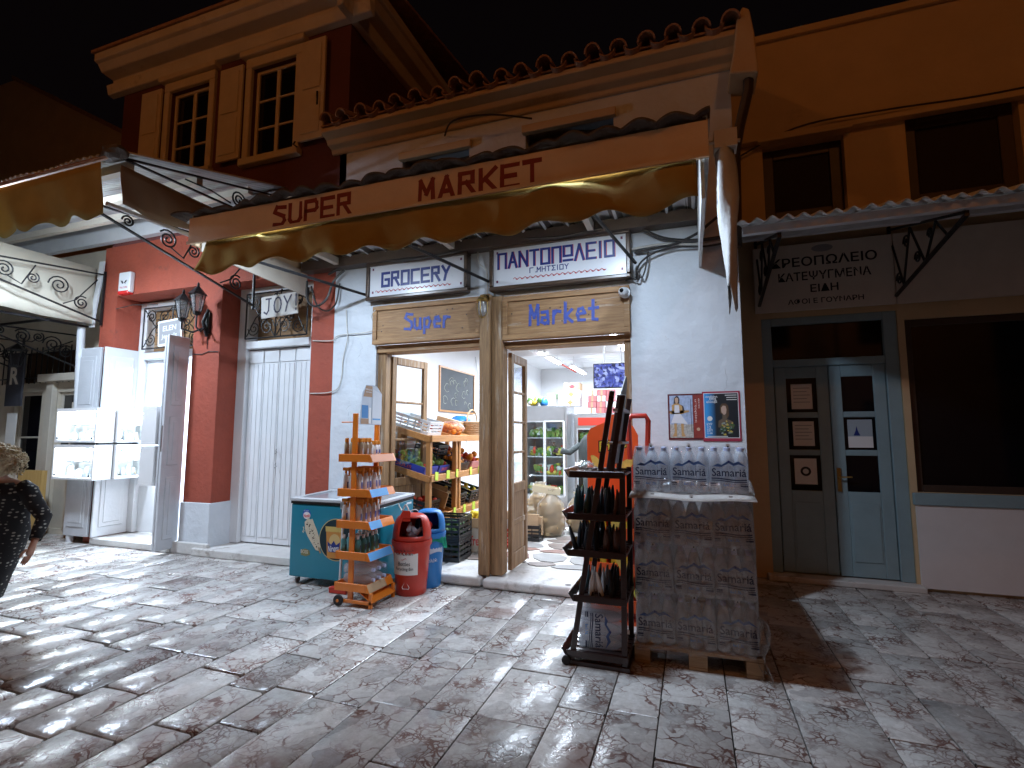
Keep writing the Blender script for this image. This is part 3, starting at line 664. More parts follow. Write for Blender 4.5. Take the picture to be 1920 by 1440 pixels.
# ---- doorway with the JOY board ----
fr=MB(); fr.box((-5.84,5.24,.10),(-5.66,5.44,3.50)).box((-4.60,5.24,.10),(-4.335,5.44,3.50)).box((-5.66,5.24,3.42),(-4.60,5.44,3.50)).box((-5.66,5.22,2.66),(-4.60,5.40,2.76))
fr.build('door_frame',WHITEP,RED,bevel=.006,seg=1)
for k in range(4):
    a=-5.66+1.06*k/4; b=-5.66+1.06*(k+1)/4
    s=MB().box((a+.004,5.30,.11),(b-.004,5.335,2.65)).build('shutter_leaf',WHITEP,RED,bevel=.005,seg=1)
    for q in range(3):
        c=a+.02+(b-a-.04)*q/3; d=a+.02+(b-a-.04)*(q+1)/3
        MB().box((c+.003,5.291,.19),(d-.003,5.2995,2.45)).build('board',WHITEP,s,bevel=.003,seg=1)
    MB().box((a+.01,5.288,2.47),(b-.01,5.2995,2.64)).build('rail',WHITEP,s,bevel=.003,seg=1)
h=MB()
for z_ in (1.12,1.30): h.tube([(-5.11,5.28,z_+.02),(-5.09,5.25,z_),(-5.07,5.25,z_-.02),(-5.10,5.25,z_-.04)],.007,6)
h.build('door_pull',STEEL,RED)
MB().box((-5.66,5.42,2.77),(-4.6,5.44,3.41)).build('transom_backing',OLDW,RED)
MB().box((-5.97,4.84,0.001),(-4.02,5.46,.095)).build('step',STONEW,RED,bevel=.015)
def grille(parent,x0,x1,z0,z1,y,name='fanlight_grille'):
    g_=MB(); r_=.011
    for p,q in (((x0,z0),(x1,z0)),((x0,z1),(x1,z1)),((x0,z0),(x0,z1)),((x1,z0),(x1,z1)),(((x0+x1)/2,z0),((x0+x1)/2,z1))): g_.tube([(p[0],y,p[1]),(q[0],y,q[1])],r_,6)
    cx=(x0+x1)/2; cz=(z0+z1)/2; w_=(x1-x0); h_=(z1-z0)
    for sx in (-1,1):
        for sz in (-1,1):
            for (fx,fz,rr_,tn,a0) in ((.36,.28,.085,1.9,0),(.14,.26,.10,1.9,math.pi),(.25,.08,.06,1.5,1.5)):
                g_.tube(spiral((cx+sx*fx*w_,y,cz+sz*fz*h_),rr_*h_*2.0,tn,a0,X_*sx,Z_*sz,22),.0075,5)
        g_.tube([(cx+sx*.02*w_,y,z0+.02),(cx+sx*.16*w_,y,cz-.1*h_),(cx+sx*.3*w_,y,cz+.05*h_),(cx+sx*.48*w_,y,z1-.03)],.008,5)
        g_.tube([(cx+sx*.48*w_,y,z0+.03),(cx+sx*.34*w_,y,cz-.05*h_),(cx+sx*.2*w_,y,cz+.12*h_),(cx+sx*.02*w_,y,z1-.02)],.008,5)
    return g_.build(name,IRON,parent,smooth=True)
grille(RED,-5.64,-4.62,2.79,3.40,5.19)
J=thing('joy_board','small white hand-painted board reading JOY! on the fanlight grille','sign',(-5.03,5.14,3.04))
b=MB().obox((-5.03,5.14,3.19),(.60,.018,.29),ry=R(-3)).build('board',PAPER,J,bevel=.003,seg=1)
INKP=flat('purple_ink',(.03,.02,.06),.6)
strokes('JοY!','lettering',INKP,b,(-5.27,5.1295,3.085),Vector((1,0,.052)),Z_,.20,.115,.045,.022)
MB().tube([(-5.03,5.15,3.30),(-5.03,5.17,3.42)],.008,6).build('hanger',IRON,J); MB().tube([(-5.03,5.16,3.04),(-5.03,5.18,2.78)],.006,6).build('stay',IRON,J)
# ---- jewellery doorway ----
fr=MB(); fr.box((-7.86,5.30,.10),(-7.72,5.46,3.50)).box((-6.43,5.30,.10),(-6.295,5.46,3.50)).box((-7.72,5.30,3.40),(-6.43,5.46,3.50)).box((-7.72,5.28,2.62),(-6.43,5.46,2.74)); fr.build('door_frame',WHITEP,RED,bevel=.01,seg=1)
grille(RED,-7.66,-6.47,2.77,3.38,5.22)
MB().box((-7.72,5.44,2.75),(-6.43,5.455,3.39)).build('transom_backing',OLDW,RED)
MB().box((-7.90,4.86,0.001),(-6.37,5.46,.09)).build('step',STONEW,RED,bevel=.015)
# inner white door with glass, open on a bright room
casement(RED,-7.72,-7.1,1.05,2.62,5.36,1,2,WHITEP,PANE,name='inner_door')
MB().box((-7.72,5.36,.10),(-7.1,5.40,1.049)).build('inner_door_panel',WHITEP,RED,bevel=.01,seg=1)
jr=MB(); jr.box((-7.9,7.2,.0),(-6.2,7.25,3)).box((-7.98,5.5,0),(-7.90,7.2,3)).box((-6.28,5.5,0),(-6.20,7.2,3)).box((-7.9,5.5,2.9),(-6.28,7.2,3)).box((-7.9,5.46,0.01),(-6.28,7.2,.085)); jr.build('jeweller_room',INW,RED)
def panel_leaf(pts_fn,w_,z0,z1,name,parent,mat):
    """panelled shutter leaf; pts_fn(a,t,z)->world, a along the leaf, t through it"""
    def put(mb,a,b,c,e,t0,t1): mb.hexa([pts_fn(*p) for p in ((a,t0,c),(b,t0,c),(b,t1,c),(a,t1,c),(a,t0,e),(b,t0,e),(b,t1,e),(a,t1,e))])
    s=MB(); put(s,0,w_,z0,z1,0,.035); s=s.build(name,mat,parent,bevel=.005,seg=1)
    h=z1-z0
    for (c,e) in ((.04,.34),(.38,.62),(.66,.96)):
        p=MB(); put(p,.07,w_-.07,z0+h*c+.02,z0+h*e-.02,-.012,-.001); p=p.build('panel',mat,s,bevel=.01,seg=1)
        q=MB(); put(q,.12,w_-.12,z0+h*c+.08,z0+h*e-.08,-.02,-.0125); q.build('raised_field',mat,p,bevel=.006,seg=1)
    return s
A=panel_leaf(lambda a,t,z:Vector((-8.44+a,4.845+t,z)),.50,.10,2.76,'shutter_leaf',RED,GREYP)
B=panel_leaf(lambda a,t,z:Vector((-7.83-t,4.84+a,z)),.46,.10,2.76,'shutter_leaf',RED,WHITEP)
Cc=panel_leaf(lambda a,t,z:Vector((-6.33-t,4.94-a,z)),.29,.06,2.80,'shutter_leaf',RED,GREYP)
D=panel_leaf(lambda a,t,z:Vector((-6.40-t,4.94-a,z)),.27,.06,2.78,'shutter_leaf',RED,GREYP)
m=MB(); m.tube([(-6.33,4.64,1.30),(-6.31,4.62,1.30),(-6.31,4.62,1.62),(-6.33,4.64,1.62)],.008,6); m.build('handle',STEEL,Cc)
# lit display cases
CASEW=flat('case_white',(.74,.73,.72),.35); CASEIN=flat('case_lining',(.80,.80,.80),.6); VELV=flat('grey_velvet',(.38,.39,.42),.9); GOLD=flat('brass',(.5,.33,.1),.3,metal=.9)
def case(name,label,o,ra,da,w_,h_,d_,seed,beige=False):
    """o lower front left corner of the box; ra along the front, da outward normal"""
    o=Vector(o); ra=Vector(ra); da=Vector(da); T_=thing(name,label,'display case',tuple(o),'lit jewellery cases hung on the shutters')
    P_=lambda a,t,z:o+ra*a-da*t+Z_*z
    def put(mb,a,b,c,e,t0,t1): mb.hexa([P_(*p) for p in ((a,t0,c),(b,t0,c),(b,t1,c),(a,t1,c),(a,t0,e),(b,t0,e),(b,t1,e),(a,t1,e))])
    k=.03; b=MB(); put(b,0,w_,0,k,0,d_); put(b,0,w_,h_-k*1.6,h_,0,d_); put(b,0,k,k,h_-k*1.6,0,d_); put(b,w_-k,w_,k,h_-k*1.6,0,d_); put(b,k,w_-k,k,h_-k*1.6,d_-.012,d_)
    b.build('case_body',CASEW,T_,bevel=.003,seg=1)
    l=MB(); put(l,k+.01,w_-k-.01,h_-k*1.6-.014,h_-k*1.6-.002,.02,.05); l.build('light_strip',LEDS,T_)
    s=MB(); put(s,k,w_-k,h_*.50,h_*.50+.006,.03,d_-.013); s.build('glass_shelf',PANE,T_)
    gq=MB(); put(gq,k,w_-k,k,h_-k*1.6,.004,.008); gl=gq.build('glass_door',PANE,T_)
    cl=MB()
    for (a,c) in ((k+.02,k+.02),(w_-k-.05,k+.02),(k+.02,h_-k*1.6-.04),(w_-k-.05,h_-k*1.6-.04)): put(cl,a,a+.03,c,c+.02,-.004,.004)
    cl.build('hinge_clip',BLACK,gl)
    rr=random.Random(seed); n=4
    for lev in (k,h_*.50+.007):
        for i in range(n):
            a=k+.05+(w_-2*k-.1)*(i+.5)/n; hh=rr.uniform(.10,.16); bw=(w_-.1)/n*.62
            bp=MB(); bp.hexa([P_(a-bw/2,.10,lev),P_(a+bw/2,.10,lev),P_(a+bw/2,.17,lev),P_(a-bw/2,.17,lev),P_(a-bw*.3,.13,lev+hh),P_(a+bw*.3,.13,lev+hh),P_(a+bw*.25,.16,lev+hh),P_(a-bw*.25,.16,lev+hh)])
            bu=bp.build('necklace_bust',VELV if rr.random()<.65 else CASEIN,T_,bevel=.008)
            ne=MB(); cz=lev+hh*.62; pp=[P_(a+bw*.26*math.cos(t),.10,cz-.045*math.sin(t)) for t in [math.pi*q/8 for q in range(9)]]; ne.tube(pp,.004,4); ne.build('necklace',GOLD if rr.random()<.5 else STEEL,bu)
    return T_
case('display_case','upper lit jewellery case on the outer folded shutter facing the street',(-8.36,4.60,1.40),X_,-Y_,.84,.47,.235,1)
case('display_case','lower lit jewellery case on the outer folded shutter facing the street',(-8.36,4.60,.90),X_,-Y_,.84,.47,.235,2)
case('display_case','upper lit jewellery case on the inner shutter beside the jeweller doorway',(-7.49,4.86,1.40),Y_,X_,.46,.47,.30,3)
case('display_case','lower lit jewellery case on the inner shutter beside the jeweller doorway',(-7.49,4.86,.90),Y_,X_,.46,.47,.30,4)
case('display_case','upper grey-sided jewellery case on the shutter next to the red pier',(-6.74,4.66,1.38),Y_,-X_,.26,.50,.26,5)
case('display_case','lower grey-sided jewellery case on the shutter next to the red pier',(-6.74,4.66,.86),Y_,-X_,.26,.50,.26,6)
SG=thing('jewels_sign','grey square sign reading ELEN Jewels tilted in front of a fanlight grille','sign',(-6.75,5.05,2.68))
b=MB().obox((-6.86,5.05,2.94),(.46,.03,.36),ry=R(-4)).build('board',WHITEP,SG,bevel=.004); b2=MB().obox((-6.86,5.033,2.94),(.40,.004,.30),ry=R(-4)).build('field',GREYM,b)
text('ELEN','lettering',WHITE,b2,(-6.86,5.0295,3.0),(1,0,.07),Z_,w=.26,h=.075,bold=.02); text('Jewels','lettering',WHITE,b2,(-6.86,5.0295,2.88),(1,0,.07),Z_,w=.30,h=.08,bold=.012)
AL=thing('alarm_box','white alarm siren box with a red strip on the red wall','alarm box',(-7.62,4.92,3.50))
b=MB().box((-7.74,4.87,3.54),(-7.50,4.948,3.84)).build('housing',WHITEPL,AL,bevel=.02); MB().box((-7.73,4.862,3.51),(-7.52,4.95,3.565)).build('strobe',flat('red_lens',(.6,.02,.02),.2),AL,bevel=.015)
text('FALCON','lettering',SIGNR,b,(-7.62,4.8695,3.61),X_,Z_,w=.15,h=.03,bold=.02)
bd=MB(); 
for sx in (-1,1): blob(bd,(-7.62,4.8695,3.68),[(0,-.01),(sx*.03,.03),(sx*.075,.035),(sx*.05,.015),(sx*.06,.0),(sx*.035,.005),(sx*.04,-.02),(sx*.015,-.01)],X_,Z_)
bd.build('bird_emblem',BLACK,b)
flood('jeweller_ceiling_lamp','white ceiling lamp inside the jeweller doorway',(-7.0,6.0,2.80),(-7.0,5.6,0),JEWEL_W,COOL,.2,spread=170)
# ---- two-armed wall lantern on the pier ----
LN=thing('wall_lantern','black two-armed wall lantern with glass lamps on the red pier','lantern',(-6.02,4.94,2.80))
b=MB(); b.box((-6.06,4.915,2.84),(-5.98,4.948,3.12)).tube([(-6.02,4.93,2.80),(-6.02,4.90,2.88),(-6.02,4.86,2.98),(-6.02,4.90,3.10),(-6.02,4.93,3.16)],.022,8); b.tube([(-6.02,4.94,2.82),(-6.02,4.94,2.64)],.005,5); b.build('bracket',IRON,LN,smooth=True)
FROST=glassy('frosted_lamp_glass',(.8,.82,.84),.1,.2,body=(.6,.6,.6),bodyw=.35)
for (cx,cy_,cz) in ((-6.22,4.72,3.02),(-5.94,4.70,3.08)):
    a=MB(); a.tube([(-6.02,4.90,2.92),((-6.02+cx)/2,4.80,2.84),(cx,cy_,2.88),(cx,cy_,cz-.02)],.013,6); arm=a.build('arm',IRON,LN,smooth=True)
    f=MB(); n=6; f.lathe([(.02,-.05),(.045,-.03),(.05,0)],(cx,cy_,cz),n)
    f.lathe([(.115,.22),(.07,.27),(.045,.30),(.015,.33),(.02,.345),(.008,.38)],(cx,cy_,cz),n)
    for k in range(n):
        t=2*math.pi*k/n; f.tube([(cx+.05*math.cos(t),cy_+.05*math.sin(t),cz),(cx+.09*math.cos(t),cy_+.09*math.sin(t),cz+.22)],.006,4)
    lam=f.build('lamp_cage',IRON,LN)
    gq=MB(); gq.lathe([(.046,.0),(.085,.218)],(cx,cy_,cz),n); gq.build('lamp_glass',FROST,lam)
w1=MB(); w1.tube([(-7.86,4.945,3.33),(-7.5,4.94,3.36),(-7.0,4.94,3.32)],.006,5); tag(w1.build('wire',CORD),'thin dark wire pinned across the red wall above the jeweller doorway','wire')
w1=MB(); w1.tube([(-6.28,4.944,2.58),(-6.1,4.94,2.57),(-6.0,4.94,2.60),(-5.82,4.944,2.59)],.006,5); tag(w1.build('wire',CORD),'thin dark wire across the red pier under the lantern','wire')
# ================= corrugated canopy of the red house =================
CP=thing('corrugated_canopy','white corrugated metal canopy with cloth flaps on scrolled iron brackets','canopy',(-8.0,4.0,3.2))
corrugated(-12.5,-4.78,2.93,4.06,4.93,4.66,.085,.014,'roof_sheet',SHEET,CP,per=6,ny=4)
for (yy,zz) in ((3.05,4.03),(3.75,4.24),(4.4,4.44)): MB().box((-12.5,yy,zz-.09),(-4.86,yy+.07,zz-.005)).build('purlin',CREAMP,CP)
MB().box((-12.5,4.86,4.33),(-4.86,4.948,4.60)).build('wall_plate',ALU,CP)
m=MB(); m.tube([(-12.5,2.93,4.02),(-4.82,2.93,4.02)],.022,6); m.build('edge_rail',TERRA,CP)
def hang(x0,x1,y,z0,z1,name,mat,parent,per=.45,amp=.035,lean=.10,nx=None,axis='x',scal=True):
    n=nx or int((x1-x0)/.03); mm=MB()
    def fn(u,v):
        s=x0+(x1-x0)*u; ph=2*math.pi*s/per
        zb=z0+(amp*math.cos(ph) if scal else 0)
        zz=zb+(z1-zb)*v; out=(1-v)*lean+(.026*math.sin(ph*.5+v*2)+.012*math.sin(s*9+v*3)+.008*math.sin(s*23+v*5))*(1-v)**.7; zz+=.012*math.sin(s*1.7+1)*(1-v)+.008*math.sin(s*5.3)*(1-v)
        return (s,y-out,zz) if axis=='x' else (y+out,s,zz)
    mm.grid(fn,n,6); return mm.build(name,mat,parent,smooth='all',solid=.003)
hang(-12.5,-5.02,2.93,3.52,3.99,'front_flap',AWN,CP,lean=-.05)
hang(2.98,4.86,-4.82,3.57,3.95,'side_flap',AWNB,CP,axis='y',amp=0,lean=.03,scal=False)
m=MB(); m.tube([(-4.84,2.90,3.55),(-4.84,4.9,3.58)],.022,8); m.build('flap_bar',RUSTW,CP,smooth=True)
def bracket(x,name='bracket',zw=3.15,zf=3.62,zt=3.86,y1=4.93,y0=3.05,par=None):
    b=MB(); b.bar((x,y1,zw),(x,y0,zf),.03,.018); b.bar((x,y1,zt),(x,y0+.05,zf+.06),.03,.018); b.bar((x,y1-.01,zw-.05),(x,y1-.01,zt+.05),.03,.02)
    L_=y1-y0
    for (f_,r_,tn,a0) in ((.30,.13,2.1,0),(.62,.105,2.1,.6),(.84,.06,1.8,0)):
        yy=y1-L_*f_; zz=(zw+(zf-zw)*f_+zt+(zf+.06-zt)*f_)/2; b.tube(spiral((x,yy,zz),r_,tn,a0,-Y_,Z_,30),.010,5)
    b.tube(spiral((x,y1-L_*.46,zw+(zf-zw)*.46+.20),.075,1.9,2.0,-Y_,Z_,24),.009,5); b.tube(spiral((x,y1-L_*.15,zw+.22),.10,2.0,1.0,Y_,Z_,26),.010,5)
    b.tube([(x,y1-.1,zt-.1),(x,y1-.35,zw+.25),(x,y1-.5,zw+.16)],.009,5); b.tube([(x,y1-L_*.45,zt-.12),(x,y1-L_*.52,zw+.3),(x,y1-L_*.60,zf-.1)],.009,5)
    return b.build(name,IRON,par,smooth=True)
for xx in (-5.25,-8.12,-10.8): bracket(xx,par=CP)
m=MB(); m.bar((-4.83,2.98,4.02),(-4.83,4.92,4.10),.02,.02); m.bar((-4.83,2.98,4.02),(-4.83,4.92,4.52),.02,.02)
m.tube(spiral((-4.83,4.25,4.19),.10,2.1,0,Y_,Z_),.010,5).tube([(-4.83,3.6,4.12),(-4.83,3.9,4.14),(-4.83,4.15,4.11)],.009,5); m.build('end_bracket',IRON,CP,smooth=True)
MB().ball((-4.9,2.95,4.06),(.16,.08,.07),10,6,.25).build('bird_nest',DARKT,CP)
flood('canopy_floodlight','white floodlight fixed under the corrugated canopy over the jeweller',(-6.9,3.27,3.97),(-6.8,3.3,0),LEFT_W,COOL,.14,spread=175)
def bulb(name,label,loc,watts,grp=None):
    T_=thing(name,label,'lamp',loc,grp); x_,y_,z_=loc
    m=MB(); m.lathe([(.02,.14),(.025,.10),(.02,.075)],(x_,y_,z_),10).tube([(x_,y_,z_+.14),(x_,y_+.02,z_+.30)],.005,5); m.build('lamp_holder',BLKPL,T_)
    ld=bpy.data.lights.new('lamp_light','POINT'); ld.energy=watts; ld.color=COOL; ld.shadow_soft_size=.06
    lo=link(bpy.data.objects.new('lamp_light',ld)); lo.parent=T_
bulb('canopy_fill_bulb','added fill bulb under the corrugated canopy, brightening the underside of its sheet',(-6.7,3.22,3.79),LEFT_FILL_W)  # added bulb, out of view; brightens the underside of the canopy sheet
# ================= shop beyond the red house =================
LS=thing('cream_shop','cream shopfront with glazed door and barred fanlight beyond the jeweller','building',(-11,5.2,0))
m=MB(); wall_holes(m,-14,-8.19,0,4.4,5.20,5.5,[(-10.55,-9.85,.0,2.2),(-10.9,-9.1,2.35,2.9),(-9.45,-8.85,.08,2.18),(-13.2,-11.2,.5,2.2)]); m.build('wall',CREAM,LS)
MB().box((-14,5.52,0),(-8.2,5.55,4.3)).build('room_lining',flat('warm_room',(.10,.06,.035),.8),LS)
casement(LS,-9.45,-8.85,.85,2.18,5.24,1,3,CREAMP,DARKGL,name='glazed_door'); MB().box((-9.45,5.24,.08),(-8.85,5.29,.849)).build('door_panel',CREAMP,LS,bevel=.01)
casement(LS,-10.55,-9.85,.05,2.2,5.28,1,3,CREAMP,DARKGL,name='glazed_door'); casement(LS,-13.2,-11.2,.5,2.2,5.3,2,1,CREAMP,DARKGL)
f=MB(); f.box((-9.62,5.12,.0),(-9.46,5.199,2.34)).box((-8.84,5.12,0),(-8.66,5.199,2.34)).box((-9.75,5.06,2.34),(-8.55,5.199,2.46)); f.build('door_case',CREAMP,LS,bevel=.01)
m=MB()
for k in range(13): xx=-10.85+1.7*k/12; m.tube([(xx,5.16,2.33),(xx,5.16,2.92)],.010,5)
for z_ in (2.42,2.82): m.tube([(-10.95,5.15,z_),(-9.05,5.15,z_)],.010,5)
m.build('window_bars',IRON,LS)
panel_leaf(lambda a,t,z:Vector((-8.86+a,5.06+t,z)),.48,.08,2.0,'open_door_leaf',LS,CREAMP)
YB=MB().box((-9.60,4.86,0.003),(-9.05,4.93,.98)).build('board',YWOOD); YB.name='yellow_board'; tag(YB,'yellow-brown wooden board leaning by the cream shop door','board')
m=MB(); m.tube([(-8.36,4.90,0.0),(-8.37,4.89,1.2),(-8.40,4.86,2.4),(-8.41,4.84,3.15)],.052,10); tag(m.build('drainpipe',ALU,smooth=True),'white drainpipe standing at the corner of the red house','pipe')
# box awning of the cream shop: side curtain and curved gutter end
BA=thing('box_awning','cream box awning of the far shop seen from its side','awning',(-10,4.4,3.0))
hang(3.1,4.93,-8.32,3.12,3.98,'side_curtain',AWNC,BA,axis='y',amp=0,lean=.05,scal=False); hang(-14,-8.34,3.1,3.12,3.98,'front_curtain',AWNC,BA,lean=.05,amp=.03)
m=MB(); m.grid(lambda u,v:(-8.30+.16*v, 4.90+.035*math.sin(v*3), 3.05+.95*u+0) if False else (-8.33+.10*v+.12*math.sin(u*1.5)**2, 4.90, 3.08+.98*u),10,4); m.build('end_cheek',ALU,BA,solid=.02)
m=MB(); 
for yy in (3.2,3.8,4.4): m.bar((-14,yy,3.10),(-8.34,yy,3.10),.03,.03)
m.bar((-8.36,3.1,3.09),(-8.36,4.9,3.09),.03,.03); m.build('awning_frame',IRON,BA)
for xx in (-9.0,-10.4): bracket(xx,zw=2.55,zf=2.95,zt=3.05,y1=5.18,y0=4.0,par=BA)
LH=thing('hanging_lantern','small black lantern hanging under the cream box awning','lantern',(-9.4,4.6,2.5))
m=MB(); m.tube([(-9.4,4.6,3.05),(-9.4,4.6,2.86)],.006,5); m.lathe([(.005,.36),(.04,.33),(.13,.26),(.12,.25)],(-9.4,4.6,2.5),6)
for k in range(6): t=2*math.pi*k/6; m.tube([(-9.4+.11*math.cos(t),4.6+.11*math.sin(t),2.75),(-9.4+.05*math.cos(t),4.6+.05*math.sin(t),2.52)],.008,4)
m.lathe([(.02,0),(.05,.02),(.05,.03)],(-9.4,4.6,2.5),6); m.build('cage',IRON,LH)
HS=thing('hanging_board','dark hanging board with a pale letter R beyond the jeweller','sign',(-9.95,4.9,1.95))
b=MB().box((-10.12,4.86,1.95),(-9.72,4.885,2.78)).build('board',flat('slate_board',(.045,.045,.055),.4),HS); text('R','lettering',CREAMP,b,(-9.92,4.857,2.42),X_,Z_,h=.27,bold=.03)
LP_=MB().box((-10.2,4.95,1.35),(-9.95,4.955,1.85)).build('price_poster',PAPER); tag(LP_,'pale notice on the cream shopfront below the hanging board','notice')
# warm lamp inside that shop's window
# ================= far buildings =================
FG=thing('far_gable_house','tall plain ochre house with a sloping roof behind the corrugated canopy','building',(-14,9,0))
m=MB(); m.prism([(-26,0),(-13,0),(-13,8.95),(-19.4,12.45),(-26,12.45)],(0,8.8,0),X_,Z_,(0,4,0)); m.build('wall',OCHRE,FG)
m=MB(); m.hexa([(-19.5,8.75,12.47),(-12.7,8.75,8.75),(-12.7,13,8.75),(-19.5,13,12.47),(-19.5,8.75,12.6),(-12.7,8.75,8.88),(-12.7,13,8.88),(-19.5,13,12.6)]); m.build('roof',TERRA,FG)
BG=thing('back_gable_house','ochre gable end rising behind the grocery tiles beside the red house','building',(-5,9.5,0))
m=MB(); m.prism([(-9.5,0),(-4.3,0),(-4.3,7.85),(-7.5,11.95),(-9.5,11.95)],(0,9.0,0),X_,Z_,(0,3,0)); m.build('wall',OCHRE,BG)
m=MB(); m.hexa([(-7.6,8.9,12.1),(-4.1,8.9,7.62),(-4.1,12.2,7.62),(-7.6,12.2,12.1),(-7.6,8.9,12.3),(-4.1,8.9,7.82),(-4.1,12.2,7.82),(-7.6,12.2,12.3)]); m.build('roof',TERRA,BG)
# ================= butcher's house =================
def rot_root(T_,deg): T_.rotation_euler=(0,0,R(deg))
BT=thing('butcher_house','dark ochre house with closed butcher shopfront and two upper windows','building',(.6,6.15,0))
m=MB(); wall_holes(m,.35,5.6,0,6.02,6.15,6.5,[(.76,2.02,0,2.78),(2.08,4.8,.94,2.68),(.86,1.66,3.9,4.76),(2.22,3.16,3.9,4.86)]); m.build('wall',OCHRE,BT)
m=MB(); m.box((.35,6.05,4.80),(5.6,6.149,4.86)).box((.80,6.02,4.765),(1.72,6.1489,4.799)); m.build('string_course',OCHRE,BT,bevel=.01)
MB().box((.35,6.10,6.021),(5.6,6.6,6.10)).build('coping',OCHRE,BT)
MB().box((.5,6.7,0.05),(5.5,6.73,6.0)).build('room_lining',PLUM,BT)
for q in ((.86,1.66,3.9,4.76),(2.22,3.16,3.9,4.86)): casement(BT,*q,6.25,1,1,BROWNP,PLUM,fr=.12)
# shopfront joinery
f=MB(); f.box((.76,6.17,.06),(.86,6.30,2.78)).box((1.90,6.17,.06),(2.02,6.30,2.78)).box((.86,6.17,2.24),(1.90,6.30,2.32)).box((.86,6.17,2.70),(1.90,6.30,2.78)); f.build('door_frame',BLUEP,BT,bevel=.008)
MB().box((.86,6.22,2.321),(1.90,6.226,2.699)).build('fanlight_pane',DARKGL,BT)
MB().box((.70,6.02,0.001),(2.06,6.50,.058)).build('door_step',STONEW,BT,bevel=.012)
def bdoor(a,b,notes,mat):
    z0,z1=.07,2.235; d=MB(); y=6.19; st=.11 if b-a>.5 else .10; zb=.92
    d.box((a,y,z0),(a+st,y+.05,z1)).box((b-st,y,z0),(b,y+.05,z1)).box((a+st,y,z0),(b-st,y+.05,zb)).box((a+st,y,z1-.12),(b-st,y+.05,z1))
    h=(z1-.12-zb)/3
    for k in (1,2): d.box((a+st,y+.003,zb+h*k-.03),(b-st,y+.047,zb+h*k+.03))
    leaf=d.build('door_leaf',mat,BT,bevel=.006,seg=1)
    p=MB(); p.box((a+st+.02,y-.008,.22),(b-st-.02,y-.0005,.80)); p=p.build('panel',mat,leaf,bevel=.01)
    for k in range(3): MB().box((a+st,y+.02,zb+h*k+.03*(k>0)),(b-st,y+.026,zb+h*(k+1)-.03*(k<2))).build('pane',DARKGL,leaf)
    for (k,w_,hh,ink) in notes:
        c=(a+b)/2; zc=zb+h*(k+.5); n=MB().box((c-w_/2,y+.012,zc-hh/2),(c+w_/2,y+.0135,zc+hh/2)).build('taped_notice',PAPER if ink!='photo' else flat('notice_photo',(.35,.42,.48),.4),leaf)
        if ink=='lines':
            q=MB()
            for r_ in range(5): q.box((c-w_*.4,y+.0112,zc+hh*.32-r_*hh*.14),(c+w_*(.4-.15*(r_%2)),y+.0116,zc+hh*.32-r_*hh*.14+.008))
            q.build('writing',GREYM,n)
        if ink=='ring':
            q=MB(); q.lathe([(.05,0),(.05,.001)],(c,y+.0115,zc),20,axis='y'); q=q.build('emblem',BLACK,n); q=MB(); q.lathe([(.028,0),(.028,.001)],(c,y+.0105,zc),20,axis='y'); q.build('emblem',PAPER,n)
        if ink=='photo':
            q=MB(); q.box((c-w_/2,y+.0112,zc-hh/2),(c+w_/2,y+.0116,zc-hh*.1)); q.build('picture',WHITE,n); q=MB(); blob(q,(c-.03,y+.0108,zc),[(-.03,-.02),(.03,-.02),(.01,.03),(0,.08),(-.01,.03)],X_,Z_); q.build('picture',NAVY,n)
    return leaf
bdoor(.87,1.38,[(2,.20,.27,'lines'),(1,.20,.26,'lines'),(0,.21,.27,'ring')],BROWNP if False else BLUEP)
dl=bdoor(1.39,1.895,[(1,.22,.29,'photo')],BLUEP)
h=MB(); h.box((1.405,6.172,.92),(1.44,6.189,1.16)); h.build('lock_plate',GOLD,dl); h=MB(); h.tube([(1.42,6.18,1.07),(1.42,6.14,1.07),(1.53,6.135,1.075)],.009,6); h.build('handle',GOLD,dl,smooth=True)
sw=casement(BT,2.08,4.8,.94,2.68,6.20,2,1,BROWNP,DARKGL,name='shop_window',fr=.07)
MB().box((2.03,6.10,.82),(4.9,6.149,.938)).build('window_sill',BLUEP,BT,bevel=.01); MB().box((2.05,6.12,.03),(4.9,6.1485,.819)).build('white_panel',pm('pinkish_white',(.76,.74,.74),.5,var=.03,bump=.03),BT)
# butcher sign boards
SB=thing('butcher_sign','unlit board with Greek butcher lettering under the right-hand canopy','sign',(1.3,6.08,2.8)); 
BOARD=pm('sign_cream',(.66,.58,.50),.45,var=.05,bump=.03)
b=MB().box((.70,6.06,2.83),(2.0,6.10,3.56)).build('board',BOARD,SB,bevel=.006)
for (s,z_,h_,w_) in (('ΚΡΕΟΠΩΛΕΙΟ',3.36,.105,.98),('ΚΑΤΕΨΥΓΜΕΝΑ',3.20,.095,.86),('ΕΙΔΗ',3.06,.085,.26),('ΑΦΟΙ Ε ΓΟΥΝΑΡΗ',2.925,.06,.70)): text(s,'lettering',BLACK,b,(1.37,6.058,z_),X_,Z_,w=w_,h=h_,bold=.018)
q=MB(); q.lathe([(.10,0),(.10,.002)],(1.37,6.057,3.49),20,axis='y',sy=.4); q.build('emblem',GREYM,b)
b=MB().box((2.01,6.065,2.83),(4.9,6.10,3.56)).build('blank_board',BOARD); tag(b,'blank cream fascia board over the dark butcher window','sign')
CB=thing('butcher_canopy','small corrugated canopy on scrolled iron brackets over the butcher shop','canopy',(2.5,5.3,3.3))
corrugated(.42,5.5,4.5,3.27,6.14,3.74,.115,.02,'roof_sheet',SHEET,CB,per=8,ny=4)
for (yy,zz) in ((4.58,3.27),(5.3,3.47)): MB().box((.46,yy,zz-.075),(5.5,yy+.06,zz-.012)).build('purlin',GREYP,CB)
